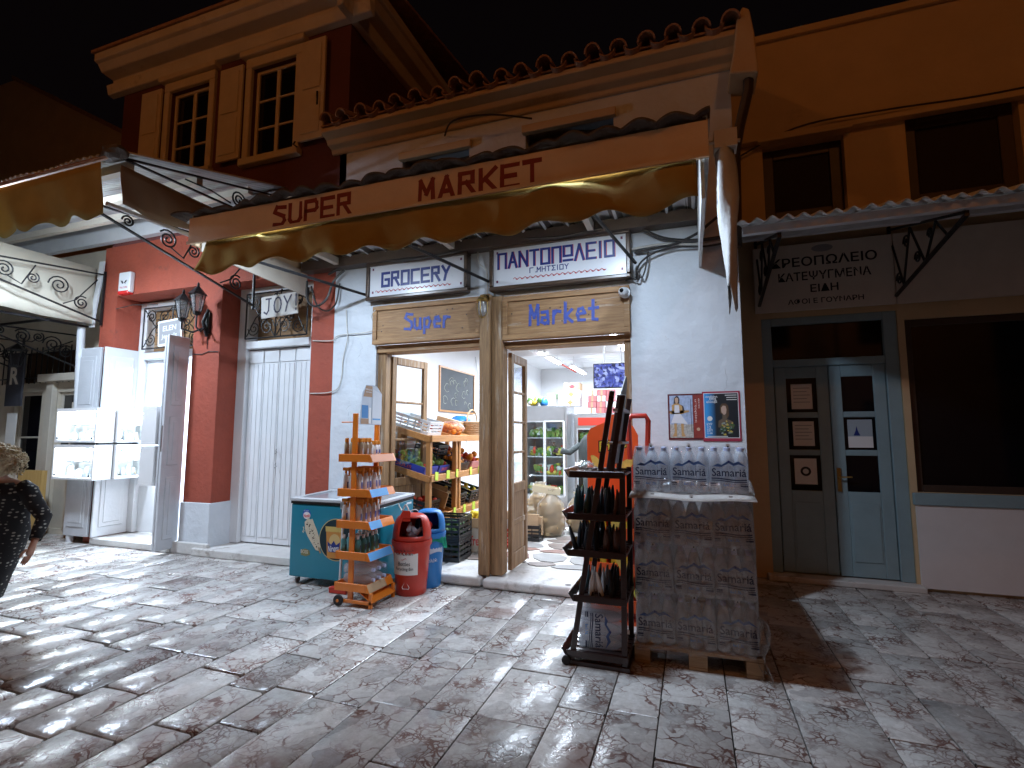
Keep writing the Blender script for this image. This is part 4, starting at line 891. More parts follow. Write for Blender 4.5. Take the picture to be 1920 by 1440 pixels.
for xx in (.74,2.0,4.3):
    b=MB(); b.bar((xx,6.13,2.88),(xx,6.13,3.66),.03,.025); b.bar((xx,6.12,3.62),(xx,4.60,3.17),.03,.022); b.bar((xx,6.12,2.90),(xx,4.60,3.15),.03,.022)
    zig=[(6.12,3.55),(5.85,2.96),(5.62,3.45),(5.35,3.02),(5.1,3.30),(4.9,3.09)]
    for p,q_ in zip(zig,zig[1:]): b.tube([(xx,*p),(xx,*q_)],.011,5)
    for (yy,zz,r_) in ((5.95,3.05,.07),(5.72,3.35,.07),(5.5,3.12,.06),(5.22,3.24,.05)): b.tube(spiral((xx,yy,zz),r_,1.7,0,Y_,Z_,20),.009,5)
    b.build('bracket',IRON,CB,smooth=True)
# ================= grocery canopy =================
GC=thing('shop_canopy','grocery canopy with SUPER MARKET fascia, ochre cloth valance and wavy sheet roof','canopy',(-2.1,4.2,2.95))
m=MB(); rr=random.Random(2)
def gs(u,v):
    xx=-4.62+4.80*u; yy=3.355+1.61*v; k=2*math.pi*(xx+4.62)/.235
    a_=.021+.018*v; zz=3.600+.010*v+a_*abs(math.sin(k/2))**.8*2-a_+(.008*math.sin(xx*5.1)+.006*math.sin(xx*13))*(1-v)
    return (xx,yy+(.02*math.sin(xx*4.3)+.015*math.sin(xx*11)+.01*math.sin(xx*29))*(v==0),zz)
m.grid(gs,200,4); m.build('sheet_roof',[DARKT],GC,smooth='all',solid=.022)
def gs2(u,v):
    p=gs(u,.08+.92*v); return (p[0],p[1],p[2]-.013)
m=MB(); m.grid(gs2,200,4); m.build('sheet_underside',ALU,GC,smooth='all')
fb=MB().box((-4.47,3.40,3.315),(.165,3.43,3.565)).build('fascia_board',FASCIA,GC,bevel=.004,seg=1)
MB().box((-4.46,3.4305,3.50),(.155,3.445,3.60)).build('light_stop_board',DARKT,GC)  # added board hidden behind the fascia, stops lamp light leaking over it
MB().box((-4.47,3.385,3.305),(.165,3.399,3.330)).build('fascia_lip',FASCIA,GC)
MB().box((-4.47,3.431,3.315),(-4.44,4.949,3.63)).build('end_board',FASCIA,GC); MB().box((.135,3.431,3.315),(.165,4.949,3.63)).build('end_board',RUSTW,GC)
MB().box((.11,3.47,3.06),(.134,4.94,3.60)).build('side_cheek',RUSTW,GC); MB().hexa([(-4.43,3.50,3.27),(-4.41,3.50,3.27),(-4.41,4.93,3.20),(-4.43,4.93,3.20),(-4.43,3.50,3.5),(-4.41,3.50,3.5),(-4.41,4.93,3.5),(-4.43,4.93,3.5)]).build('side_cheek',CREAMP,GC)
strokes('SUPER','lettering',REDPAINT,fb,(-3.43,3.3992,3.345),X_,Z_,.165,.115,.056,.036,jit=.003); strokes('MARKET','lettering',REDPAINT,fb,(-1.97,3.3992,3.335),X_,Z_,.165,.118,.056,.036,jit=.003)
hang(-4.28,.085,3.445,2.975,3.335,'valance',AWN,GC,per=.475,amp=.031,lean=.12)
m=MB(); m.tube([(-4.40,3.447,3.335),(.13,3.447,3.335)],.012,8); m.build('roller',FASCIA,GC,smooth=True)
MB().box((-4.4,4.80,3.47),(.16,4.94,3.585)).build('wall_beam',BROWNP,GC)
for xx in (-3.9,-2.4,-.9): MB().box((xx,3.44,3.49),(xx+.06,4.79,3.57)).build('rafter',CREAMP,GC)
m=MB()
for (a,b) in (((-4.30,3.55,3.30),(-3.52,4.88,3.12)),((-2.55,3.6,3.28),(-1.98,4.88,3.12)),((-.75,3.6,3.28),(-.46,4.88,3.15))): MB().tube([a,b],.016,6).build('awning_arm',IRON,GC)
pass
# torn white sleeve hanging from the street corner of the canopy
m=MB(); rr=random.Random(9)
def sl(u,v):
    z=3.40-v*1.02; a=2*math.pi*u; r=.052+.012*math.sin(v*5)+(.01*math.sin(a*3+v*9))
    open_=1-.55*max(0,v-.35)
    return (.262+.03*v-.02*v*v+r*math.cos(a)*open_, 3.50+r*math.sin(a), z+ (.10*math.sin(a*2)*(v>.93)))
m.grid(sl,16,14); SLV=m.build('torn_sleeve',RUSTW,smooth='all',solid=.004); tag(SLV,'torn white plastic sleeve hanging at the street corner of the grocery canopy','sleeve')
m=MB(); m.box((.20,3.44,3.38),(.34,3.56,3.50)).tube([(.16,3.47,3.44),(.36,3.47,3.42)],.012,6); tag(m.build('pipe_bracket',CREAMP),'small rusty bracket holding the torn sleeve','bracket')
# the two lamps hidden behind the valance
flood('canopy_lamp','white lamp behind the left half of the ochre valance',(-3.55,3.505,3.50),(-3.55,3.53,0),LAMP_W,COOL,.07,spread=180,grp='lamps behind the valance')
flood('canopy_lamp','white lamp behind the right half of the ochre valance',(-.70,3.50,3.50),(-.70,3.525,0),LAMP_W,COOL,.07,spread=180,grp='lamps behind the valance')
# ================= wall signs =================
def sign(name,label,x0,x1,z0,z1):
    T_=thing(name,label,'sign',((x0+x1)/2,4.9,z0))
    p=MB().box((x0+.035,4.872,z0+.035),(x1-.035,4.90,z1-.035)).build('panel',SIGNW,T_)
    f=MB(); k=.045
    f.box((x0,4.845,z0),(x1,4.948,z0+k)).box((x0,4.845,z1-k),(x1,4.948,z1)).box((x0,4.845,z0+k),(x0+k,4.948,z1-k)).box((x1-k,4.845,z0+k),(x1,4.948,z1-k)); f.build('frame',FRAMEW,T_,bevel=.012,seg=3)
    c=MB()
    for (a,b) in ((x0+.075,z0+.085),(x1-.095,z0+.085),(x0+.075,z1-.095),(x1-.095,z1-.095)): c.box((a,4.8705,b),(a+.02,4.8715,b+.026))
    c.build('corner_mark',flat('plum_mark',(.16,.02,.08),.4),p)
    return T_,p
def scrollwork(p,x0,x1,z,n):
    m=MB()
    for k in range(n):
        a=x0+(x1-x0)*k/n; w_=(x1-x0)/n; s=1
        m.tube([(a+w_*t,4.8700,z+s*.013*math.sin(t*2*math.pi)+.006*t) for t in [q/8 for q in range(9)]],.0032,4,cap=False)
        m.tube(spiral((a+w_*.62,4.8698,z-.004),.009,1.1,0,X_,Z_,8),.0028,4,cap=False)
    m.build('scroll_ornament',SIGNR,p)
T_,p=sign('grocery_sign','white framed wall sign lettered GROCERY above the faded wooden lintel',-3.50,-2.215,3.035,3.485)
strokes('GROCERY','lettering',NAVY,p,(-3.29,4.8705,3.195),X_,Z_,.150,.088,.040,.031); scrollwork(p,-3.38,-2.42,3.135,17)
T_,p=sign('pantopoleio_sign','larger white framed Greek sign ΠΑΝΤΟΠΩΛΕΙΟ beside the grocery sign',-1.965,-.50,3.005,3.495)
strokes('ΠΑΝΤΟΠΩΛΕΙΟ','lettering_shade',SIGNR,p,(-1.862,4.8712,3.243),X_,Z_,.155,.083,.0345,.024); strokes('ΠΑΝΤΟΠΩΛΕΙΟ','lettering',NAVY,p,(-1.868,4.8700,3.243),X_,Z_,.155,.083,.0345,.024)
strokes('Γ.ΜΗΤΣΙΟΥ','lettering',NAVY,p,(-1.52,4.8705,3.165),X_,Z_,.048,.034,.018,.009); scrollwork(p,-1.70,-.74,3.115,17)
# bulkhead lamp, camera
WL=thing('bulkhead_lamp','old brass caged bulkhead lamp on the post between the lintels','lamp',(-2.0,4.8,2.70))
m=MB(); m.tube([(-2.0,4.87,2.93),(-2.0,4.80,2.945),(-2.0,4.76,2.92)],.022,8).lathe([(.045,.0),(.048,.015)],(-2.0,4.855,2.93),12,axis='y').lathe([(.03,.20),(.06,.175),(.066,.165),(.058,.15),(.03,.15)],(-2.0,4.76,2.72),14); m.build('lamp_body',GOLD,WL,smooth=True)
m=MB(); m.lathe([(.015,0),(.04,.02),(.047,.06),(.045,.15)],(-2.0,4.76,2.72),12); m.build('lamp_glass',FROST,WL,smooth=True)
m=MB()
for k in range(4): t=math.pi/2*k; m.tube([(-2.0+.054*math.cos(t),4.76+.054*math.sin(t),2.885),(-2.0+.056*math.cos(t),4.76+.056*math.sin(t),2.77),(-2.0+.03*math.cos(t),4.76+.03*math.sin(t),2.715),(-2.0,4.76,2.705)],.005,4)
m.build('lamp_guard',GOLD,WL)
DC=thing('security_camera','small white dome camera at the end of the Market lintel','camera',(-.565,4.83,2.85))
m=MB(); m.lathe([(.05,0),(.055,-.02),(.05,-.04)],(-.565,4.884,2.86),14,axis='y').ball((-.575,4.82,2.86),.046,12,8); m.build('dome',WHITEPL,DC,smooth=True); m=MB(); m.ball((-.585,4.785,2.865),.022,8,6); m.build('lens',DARKGL,DC,smooth=True)
# ================= cables =================
def cable(pts,r,label,mat=CORD,name='cable'):
    # smooth through the points
    P_=[Vector(p) for p in pts]; out=[]
    for i in range(len(P_)-1):
        p0=P_[max(i-1,0)]; p1=P_[i]; p2=P_[i+1]; p3=P_[min(i+2,len(P_)-1)]
        for k in range(6):
            t=k/6; out.append(.5*((2*p1)+(p2-p0)*t+(2*p0-5*p1+4*p2-p3)*t*t+(3*p1-p0-3*p2+p3)*t**3))
    out.append(P_[-1]); m=MB(); m.tube(out,r,6); return tag(m.build(name,mat,smooth=True),label,'cable')
cable([(-.42,4.90,3.50),(-.20,4.88,3.36),(.05,4.87,3.30),(.28,4.88,3.30),(.44,4.90,3.33)],.018,'thick black cable sagging across the top of the white wall beside the signs')
cable([(-.50,4.91,3.30),(-.2,4.90,3.31),(.1,4.90,3.27),(.44,4.91,3.28)],.012,'pale cable running level across the white wall under the black one',CORDW)
cable([(-.47,4.91,3.26),(-.30,4.89,3.27),(-.1,4.88,3.29),(.1,4.87,3.36),(.22,4.85,3.44),(.3,4.85,3.5)],.013,'grey-brown cable rising towards the street corner of the canopy')
cable([(-.46,4.91,3.02),(-.42,4.89,3.14),(-.30,4.88,3.22),(-.1,4.88,3.26),(.2,4.90,3.24),(.44,4.91,3.27)],.010,'thin black cable curling down at the edge of the Greek sign')
cable([(-.46,4.90,3.00),(-.44,4.88,3.06),(-.40,4.87,3.0),(-.36,4.88,3.12),(-.34,4.9,3.26)],.009,'loose black loop of cable hanging below the end of the Greek sign')
cable([(-4.35,4.86,3.36),(-4.30,4.82,3.12),(-4.16,4.80,3.02),(-4.02,4.82,3.10),(-3.96,4.86,3.32),(-3.82,4.88,3.45)],.014,'thick black cable looping over the red strip beside the GROCERY sign')
cable([(-4.30,4.88,3.30),(-4.2,4.87,3.06),(-4.05,4.87,2.97),(-3.93,4.88,3.06),(-3.90,4.9,3.3)],.010,'second thinner black cable loop over the red strip')
cable([(-4.05,4.88,3.42),(-3.75,4.86,3.50),(-3.3,4.84,3.48),(-2.9,4.80,3.44),(-2.4,4.80,3.46),(-2.1,4.84,3.50)],.014,'black cable draped along the top of the GROCERY sign')
cable([(-2.1,4.84,3.50),(-1.7,4.82,3.52),(-1.2,4.79,3.47),(-.8,4.80,3.50),(-.45,4.86,3.53)],.014,'black cable draped along the top of the Greek sign')
cable([(-2.12,4.91,3.48),(-2.10,4.90,3.34),(-2.02,4.90,3.26),(-2.0,4.9,3.1),(-2.0,4.89,2.96)],.007,'pale wire dropping between the two signs to the lamp',CORDW)
cable([(-3.38,4.88,2.93),(-3.44,4.90,2.86),(-3.44,4.92,2.7),(-3.9,4.93,2.68),(-4.0,4.92,2.62),(-4.3,4.94,2.64)],.006,'thin pale wire from the wooden lintel across to the red strip',CORDW)
cable([(-3.82,4.93,2.98),(-3.80,4.93,2.75),(-3.78,4.92,2.62),(-3.84,4.93,2.4),(-3.85,4.93,2.2),(-3.90,4.93,2.05),(-4.05,4.93,2.0),(-4.31,4.94,2.0)],.006,'thin pale wire running down the white pier and back to the red strip',CORDW)
cable([(-.56,4.90,2.99),(-.5,4.89,3.0),(-.44,4.88,2.98),(-.42,4.9,3.02)],.008,'short black lead joining the dome camera to the cable loop')
# ================= posters =================
def rect(m,x0,x1,z0,z1,y): m.poly([(x0,y,z0),(x1,y,z0),(x1,y,z1),(x0,y,z1)]); return m
def fl(n,c,r=.6): return MATS.get(n) or flat(n,c,r)
PO=thing('folk_poster','maroon-edged folk poster of a standing figure in a white kilt','poster',(-.05,4.945,1.46))
b=MB().box((-.205,4.943,1.46),(.097,4.947,1.88)).build('sheet',fl('maroon_print',(.10,.012,.016)),PO)
z=Vector((-.19,4.9424,1.475)); a=MB(); rect(a,-.19,.012,1.478,1.865,4.9424); a.build('print_ground',pm('sky_print',(.36,.44,.60),.6,var=.25,vscale=30,bump=0),b)
a=MB(); rect(a,-.19,.012,1.478,1.60,4.9420); a.build('print_ground',pm('earth_print',(.42,.40,.36),.6,var=.4,vscale=60,bump=0),b)
def pr(n,mt,pts,o,y): mm=MB(); mm.poly([(o[0]+p[0],y,o[1]+p[1]) for p in pts]); return mm.build(n,mt,b)
o_=(-.19,1.478); SK=fl('skin_print',(.55,.36,.24)); OC=fl('tan_print',(.50,.30,.12)); IN=fl('ink_print',(.05,.04,.05)); WP=fl('kilt_print',(.68,.68,.70))
pr('figure_hair',IN,[(.035,.30),(.04,.36),(.06,.385),(.08,.38),(.09,.35),(.085,.31),(.12,.29),(.13,.25),(.1,.24),(.02,.25)],o_,4.9416)
pr('figure_face',SK,[(.05,.325),(.048,.36),(.062,.372),(.078,.36),(.076,.325),(.063,.312)],o_,4.9412)
pr('figure_coat',OC,[(.02,.30),(.05,.315),(.078,.315),(.11,.29),(.115,.23),(.13,.225),(.17,.235),(.17,.25),(.13,.25),(.12,.22),(.09,.215),(.03,.22),(.0,.245),(.0,.225),(.02,.215)],o_,4.9412)
pr('figure_shirt',WP,[(.045,.30),(.082,.30),(.088,.23),(.04,.23)],o_,4.9408)
pr('figure_kilt',WP,[(.04,.218),(.095,.218),(.155,.125),(.01,.135)],o_,4.9408)
pr('figure_leg',OC,[(.035,.13),(.06,.13),(.058,.04),(.06,.01),(.02,.01),(.04,.05)],o_,4.9408); pr('figure_leg',OC,[(.095,.128),(.12,.128),(.118,.05),(.135,.01),(.10,.01),(.10,.05)],o_,4.9408)
pr('figure_staff',IN,[(.183,.35),(.187,.35),(.19,.06),(.186,.06)],o_,4.9408)
a=MB(); rect(a,.017,.093,1.478,1.866,4.9424); band=a.build('print_band',pm('red_print',(.25,.03,.02),.6,var=.3,vscale=8,bump=0),b)
text('ιστορίες','lettering',PAPER,band,(.037,4.942,1.72),(0,0,-1),X_,w=.21,h=.022); text('ΘΕΑΤΡΟ','lettering',PAPER,band,(.066,4.942,1.79),(0,0,-1),X_,w=.09,h=.012)
a=MB(); disc(a,(.055,4.942,1.555),.015,X_,Z_); a.build('emblem',SK,band)
b=None
P2=thing('concert_poster','blue and black poster of a woman holding flowers, red border','poster',(.25,4.945,1.44))
b=MB().box((.095,4.9425,1.445),(.412,4.9465,1.895)).build('sheet',fl('red_border',(.32,.03,.06)),P2,bevel=.001,seg=1)
a=MB(); rect(a,.107,.398,1.475,1.88,4.942); a.build('print_edge',WHITE,b)
mg,t_,bb=nt('poster_gradient'); tc=N(t_,'ShaderNodeTexCoord'); sx=N(t_,'ShaderNodeSeparateXYZ'); L(t_,tc.outputs['Object'],sx.inputs[0]); cr=N(t_,'ShaderNodeValToRGB'); mr=N(t_,'ShaderNodeMapRange'); mr.inputs[1].default_value=-.15; mr.inputs[2].default_value=.15; L(t_,sx.outputs[0],mr.inputs[0]); L(t_,mr.outputs[0],cr.inputs[0]); e=cr.color_ramp.elements; e[0].position=.12; e[0].color=(.05,.30,.68,1); e[1].position=.36; e[1].color=(.022,.026,.03,1); L(t_,cr.outputs[0],bb.inputs['Base Color']); bb.inputs['Roughness'].default_value=.35
a=MB(); rect(a,.112,.393,1.480,1.875,4.9416); gr=a.build('print_ground',mg,b)
o_=(.112,1.480); HR=fl('brown_print',(.10,.055,.03)); SK2=fl('pale_skin_print',(.48,.33,.25))
pr('figure_hair',HR,[(.13,.22),(.13,.28),(.15,.305),(.18,.305),(.20,.28),(.205,.2),(.19,.17)],o_,4.9412)
pr('figure_face',SK2,[(.142,.225),(.14,.265),(.155,.285),(.178,.282),(.185,.25),(.18,.215),(.163,.20)],o_,4.9408)
pr('figure_shoulder',fl('dress_print',(.13,.09,.06)),[(.15,.21),(.18,.21),(.185,.165),(.235,.14),(.24,.09),(.11,.09),(.115,.15),(.148,.168)],o_,4.9410)
rr=random.Random(4); fm=[fl('leaf_print',(.06,.12,.04)),fl('yellow_print',(.50,.38,.07)),fl('grey_leaf_print',(.22,.28,.26))]
for k in range(46):
    a_=rr.uniform(0,6.28); q=rr.uniform(0,1)**.6; cx=.185+.062*q*math.cos(a_); cz=.085+.065*q*math.sin(a_); s=rr.uniform(.008,.018); th=rr.uniform(0,3)
    pr('flower',fm[rr.choice((0,0,1,2))],[(cx+s*math.cos(th+t*1.05)*(1 if t%2 else .55),cz+s*math.sin(th+t*1.05)*(.6 if t%2 else .5)) for t in range(6)],o_,4.9405-.00002*k)
for (s,x_,z_,w_,h_) in (('αηδόνι',.175,1.845,.10,.026),('στο',.185,1.825,.055,.02),('κλουβί',.177,1.80,.09,.028),('ΚΥΡ',.150,1.60,.045,.022),('12',.148,1.572,.03,.022),('ΣΕΠ',.150,1.545,.045,.022),('21:00',.150,1.518,.045,.014)): text(s,'lettering',WHITE,gr,(x_,4.9409,z_),X_,Z_,w=w_,h=h_,bold=.015)
for k in range(3): a=MB(); rect(a,.30-.012*(k==0),.385,1.855-.02*k,1.861-.02*k,4.9409); a.build('small_print',PAPER,gr)
a=MB(); rect(a,.13,.30,1.487,1.493,4.9409); a.build('small_print',PAPER,gr)
a=MB(); disc(a,(.155,4.9409,1.65),.022,X_,Z_); a.build('date_disc',PAPER,gr)
# ================= ice-cream freezer =================
FZ=thing('ice_cream_freezer','teal chest freezer for ice cream with glass sliding lid','freezer',(-3.38,4.6,0))
TEAL=pm('teal_print',(.008,.20,.29),.32,var=.05,vscale=3,bump=.01,coat=.2); x0,x1,y0,y1=-3.93,-2.86,4.30,4.925
body=MB().hexa([(x0,y0,.075),(x1,y0,.075),(x1,y1,.075),(x0,y1,.075),(x0,y0,.80),(x1,y0,.80),(x1,y1,.82),(x0,y1,.82)]).build('body',TEAL,FZ,bevel=.012)
MB().hexa([(x0-.003,y0-.004,.802),(x1+.003,y0-.004,.802),(x1+.003,y1,.822),(x0-.003,y1,.822),(x0-.003,y0-.004,.828),(x1+.003,y0-.004,.828),(x1+.003,y1,.85),(x0-.003,y1,.85)]).build('seal_band',BLKPL,FZ)
rim=MB(); k=.05; z_=lambda y:.829+(y-y0)/(y1-y0)*.022
for (a,b_,c,d) in ((x0-.012,x1+.012,y0-.015,y0+k),(x0-.012,x1+.012,y1-k,y1+.005),(x0-.012,x0+k,y0+k,y1-k),(x1-k,x1+.012,y0+k,y1-k),((x0+x1)/2-.02,(x0+x1)/2+.02,y0+k,y1-k)): rim.hexa([(a,c,z_(c)),(b_,c,z_(c)),(b_,d,z_(d)),(a,d,z_(d)),(a,c,z_(c)+.03),(b_,c,z_(c)+.03),(b_,d,z_(d)+.03),(a,d,z_(d)+.03)])
rim.build('lid_rim',pm('grey_white_rim',(.50,.52,.54),.4,var=.04,bump=.03),FZ,bevel=.006)
for (a,b_) in ((x0+k,(x0+x1)/2-.02),((x0+x1)/2+.02,x1-k)):
    g_=MB(); c,d=y0+k,y1-k; g_.hexa([(a,c,z_(c)+.012),(b_,c,z_(c)+.012),(b_,d,z_(d)+.012),(a,d,z_(d)+.012),(a,c,z_(c)+.018),(b_,c,z_(c)+.018),(b_,d,z_(d)+.018),(a,d,z_(d)+.018)]); g_.build('lid_glass',flat('lid_glass',(.30,.33,.36),.08,spec=.8),FZ)
for (a,c) in ((x0+.07,y0+.05),(x1-.07,y0+.05),(x0+.07,y1-.07),(x1-.07,y1-.07)):
    w_=MB(); w_.lathe([(.028,-.012),(.032,0),(.028,.012)],(a,c,.033),12,axis='x').box((a-.018,c-.018,.05),(a+.018,c+.018,.076)); w_.build('caster',STEEL,FZ)
MB().box((-3.30,y0-.035,.775),(-3.245,y0-.016,.85)).build('lock',STEEL,FZ,bevel=.004); MB().box((-3.29,y0-.03,.74),(-3.25,y0-.005,.774)).build('lock_body',BLKPL,FZ)
yf=y0-.0016
def pf(n,mt,fn,par=body,lay=0):
    mm=MB(); fn(mm,yf-lay*.0006); return mm.build(n,mt,par)
BL=fl('logo_blue',(.02,.10,.42)); 
pf('logo',BL,lambda q,y:disc(q,(-3.73,y,.70),.052,X_,Z_,24)); lg=pf('logo',WHITE,lambda q,y:disc(q,(-3.728,y,.688),.045,X_,Z_,24,.036),lay=1)
text('Nestlé','lettering',fl('logo_red',(.55,.02,.03)),lg,(-3.728,yf-.0013,.686),(1,0,.05),Z_,w=.075,h=.034,bold=.02); text('ICE CREAM','lettering',WHITE,lg,(-3.735,yf-.0013,.735),X_,Z_,w=.06,h=.01)
ring=pf('print_ring',fl('gold_print',(.52,.44,.20)),lambda q,y:disc(q,(-3.36,y,.47),.205,X_,Z_,36)); pf('print_disc',fl('dark_teal_print',(.004,.02,.028)),lambda q,y:disc(q,(-3.36,y,.47),.197,X_,Z_,36),ring,1)
VAN=pm('vanilla_print',(.62,.56,.42),.45,var=.12,vscale=40,bump=0); CHO=fl('choc_print',(.05,.028,.02)); 
pf('ice_cream_bar',VAN,lambda q,y:blob(q,(-3.66,y,.50),[(-.085,.07),(-.09,.125),(-.07,.14),(-.05,.17),(-.02,.15),(.005,.16),(.025,.12),(.065,.05),(.10,-.03),(.115,-.11),(.095,-.15),(.06,-.145),(.02,-.10),(-.045,-.02),(-.075,.03)],X_,Z_),ring,2)
rr=random.Random(8); cm=MB()
for k in range(30):
    t=rr.uniform(0,1); cx=-.045+.12*t+rr.uniform(-.03,.03); cz=.11-.22*t+rr.uniform(-.025,.025); s=rr.uniform(.004,.010); disc(cm,(-3.66+cx,yf-.0018-.00001*k,.50+cz),s,X_,Z_,6,s*.7)
cm.build('chocolate_chips',CHO,ring)
pf('bar_stick',fl('stick_print',(.40,.25,.12)),lambda q,y:blob(q,(-3.66,y,.50),[(.085,-.12),(.10,-.11),(.125,-.17),(.11,-.175)],X_,Z_),ring,2)
cup=pf('tub_print',fl('tub_orange',(.55,.24,.05)),lambda q,y:blob(q,(-3.385,y,.46),[(-.095,.085),(.095,.085),(.075,-.17),(-.075,-.17)],X_,Z_),ring,3); pf('tub_print',fl('tub_lid',(.58,.42,.12)),lambda q,y:blob(q,(-3.385,y,.46),[(-.105,.135),(.105,.135),(.10,.085),(-.10,.085)],X_,Z_),cup,4)
pf('tub_print',fl('cookie_print',(.62,.44,.18)),lambda q,y:disc(q,(-3.375,y,.46),.065,X_,Z_,20),cup,5); pf('tub_print',NAVY,lambda q,y:blob(q,(-3.385,y,.40),[(-.075,.05),(-.03,.02),(0,.06),(.03,.02),(.075,.05),(.065,-.05),(-.065,-.05)],X_,Z_),cup,6)
text('Nirvana','lettering',WHITE,cup,(-3.385,yf-.0045,.385),(1,0,.12),Z_,w=.125,h=.06,bold=.01); text('BOSS','lettering',fl('cream_print',(.6,.55,.42)),ring,(-3.74,yf-.002,.33),(1,0,-.05),Z_,w=.09,h=.035,bold=.025)
pf('print_patch',fl('olive_print',(.20,.20,.08)),lambda q,y:blob(q,(-3.73,y,.325),[(-.055,-.03),(-.04,.025),(.0,.035),(.05,.02),(.06,-.02),(.01,-.04)],X_,Z_),ring,0)
for k,(a,c) in enumerate(((-3.76,.56),(-3.755,.535),(-3.765,.52))): pf('sparkle',VAN,lambda q,y:blob(q,(a,y,c),[(-.012,.012),(-.002,.016),(.008,-.004),(-.002,-.008)],X_,Z_),ring,1)
sd=MB(); sd.poly([(x1+.0016,4.78,.775),(x1+.0016,4.88,.775),(x1+.0016,4.88,.795),(x1+.0016,4.78,.795)]); sd.build('data_plate',WHITE,body)
BR=thing('broom','broom leaning on the teal freezer, pale handle','broom',(-3.24,4.22,0)); m=MB(); m.tube([(-3.235,4.235,.66),(-3.225,4.20,.05)],.012,8); m.build('handle',ALU,BR,smooth=True); m=MB(); m.box((-3.33,4.17,.002),(-3.13,4.23,.06)); m.build('brush_head',REDPL,BR,bevel=.01)
cable([(-2.86,4.62,.80),(-2.80,4.60,.74),(-2.76,4.60,.80),(-2.72,4.60,.72),(-2.78,4.62,.66),(-2.72,4.66,.74),(-2.66,4.70,.70),(-2.70,4.8,.4)],.007,'white flex knotted at the end of the teal freezer',CORDW)
# ================= orange sunscreen rack =================
OR=thing('orange_rack','orange wheeled metal display rack with sloping trays and header card','display rack',(-2.85,4.1,0)); ya,yb=3.93,4.27
for yy in (ya,yb): MB().box((-2.925,yy-.012,.03),(-2.875,yy+.012,1.70)).build('upright',ORANGE,OR,bevel=.004,seg=1)
def tray(z,i,strip):
    t=MB(); t.box((-3.045,ya-.026,z-.035),(-2.73,ya-.014,z+.035)); t.box((-3.045,yb+.014,z-.035),(-2.73,yb+.026,z+.035)); t.box((-3.045,ya-.014,z-.01),(-2.73,yb+.014,z)); t.box((-3.057,ya-.026,z-.035),(-3.0455,yb+.026,z+.035))
    t.hexa([(-2.729,ya-.026,z-.038),(-2.690,ya-.026,z-.038),(-2.690,yb+.026,z-.038),(-2.729,yb+.026,z-.038),(-2.729,ya-.026,z+.03),(-2.722,ya-.026,z+.034),(-2.722,yb+.026,z+.034),(-2.729,yb+.026,z+.03)])
    t=t.build('tray',ORANGE,OR,bevel=.003,seg=1)
    for k in range(4): 
        h_=MB(); yy=ya+.03+k*.09; h_.box((-3.03,yy,z-.0005),(-2.76,yy+.012,z+.006)); h_.build('tray_rib',ORANGE,t)
    if strip:
        y2=yb-.09*i; s=MB(); s.poly([(-2.6885,ya-.02,z-.034),(-2.6885,y2,z-.034),(-2.7195,y2,z+.032),(-2.7195,ya-.02,z+.032)]); s.build('price_strip',strip,t)
SBL=fl('strip_blue',(.10,.32,.62)); SOR=fl('strip_salmon',(.62,.26,.14))
for i,(z_,st) in enumerate(((1.295,SOR),(.985,SBL),(.705,SBL),(.435,SBL),(.165,CARD))): tray(z_,i%3,st)
m=MB(); m.box((-2.99,ya-.02,.03),(-2.67,ya,.06)).box((-2.99,yb,.03),(-2.67,yb+.02,.06)); m.box((-2.70,ya-.02,0),(-2.67,ya+.006,.13)); m.box((-2.70,yb-.006,0),(-2.67,yb+.02,.13)); m.hexa([(-2.80,ya-.02,.13),(-2.665,ya-.02,.045),(-2.665,yb+.02,.045),(-2.80,yb+.02,.13),(-2.80,ya-.02,.14),(-2.66,ya-.02,.055),(-2.66,yb+.02,.055),(-2.80,yb+.02,.14)]); m.build('base',ORANGE,OR,bevel=.003,seg=1)
for yy in (ya-.035,yb+.035):
    w_=MB(); w_.lathe([(.030,-.014),(.045,-.012),(.05,0),(.045,.012),(.030,.014)],(-3.0,yy,.05),18,axis='y'); w_=w_.build('wheel',RUBBER,OR,smooth=True); h_=MB(); h_.lathe([(.012,-.019),(.014,-.016),(.014,.016),(.012,.019)],(-3.0,yy,.05),10,axis='y'); h_.build('hub',ORANGE,w_)
m=MB(); m.tube([(-3.05,ya,1.62),(-2.9,ya,1.62)],.006,5); m.build('hook',ORANGE,OR)
HC=MB(); HC.prism([(ya+.02,1.60),(yb+.02,1.60),(yb+.02,1.90),(yb-.06,1.965),(yb-.14,1.98),(ya+.10,1.97),(ya+.05,1.90),(ya+.02,1.72)],(-2.872,0,0),Y_,Z_,(.004,0,0)); hc=HC.build('header_card',fl('card_pale',(.50,.56,.64)),OR)
xh=-2.8672
for n_,mt,pts in (('print',fl('card_tan',(.40,.24,.14)),[(ya+.06,1.86),(ya+.20,1.86),(ya+.20,1.965),(ya+.10,1.965)]),('print',fl('card_blue',(.05,.22,.5)),[(ya+.04,1.66),(ya+.14,1.66),(ya+.14,1.78),(ya+.04,1.78)]),('print',fl('card_wood',(.38,.24,.15)),[(ya+.03,1.605),(ya+.17,1.605),(ya+.17,1.655),(ya+.03,1.655)]),('print',WHITE,[(ya+.15,1.61),(ya+.185,1.61),(ya+.185,1.76),(ya+.15,1.76)]),('print',fl('card_white',(.62,.66,.72)),[(ya+.20,1.605),(ya+.355,1.605),(ya+.355,1.90),(ya+.20,1.94)]),('print',SBL,[(ya+.21,1.645),(ya+.34,1.645),(ya+.34,1.66),(ya+.21,1.66)])):
    q=MB(); q.poly([(xh,a,b_) for a,b_ in pts]); q.build(n_,mt,hc); xh+=.0004
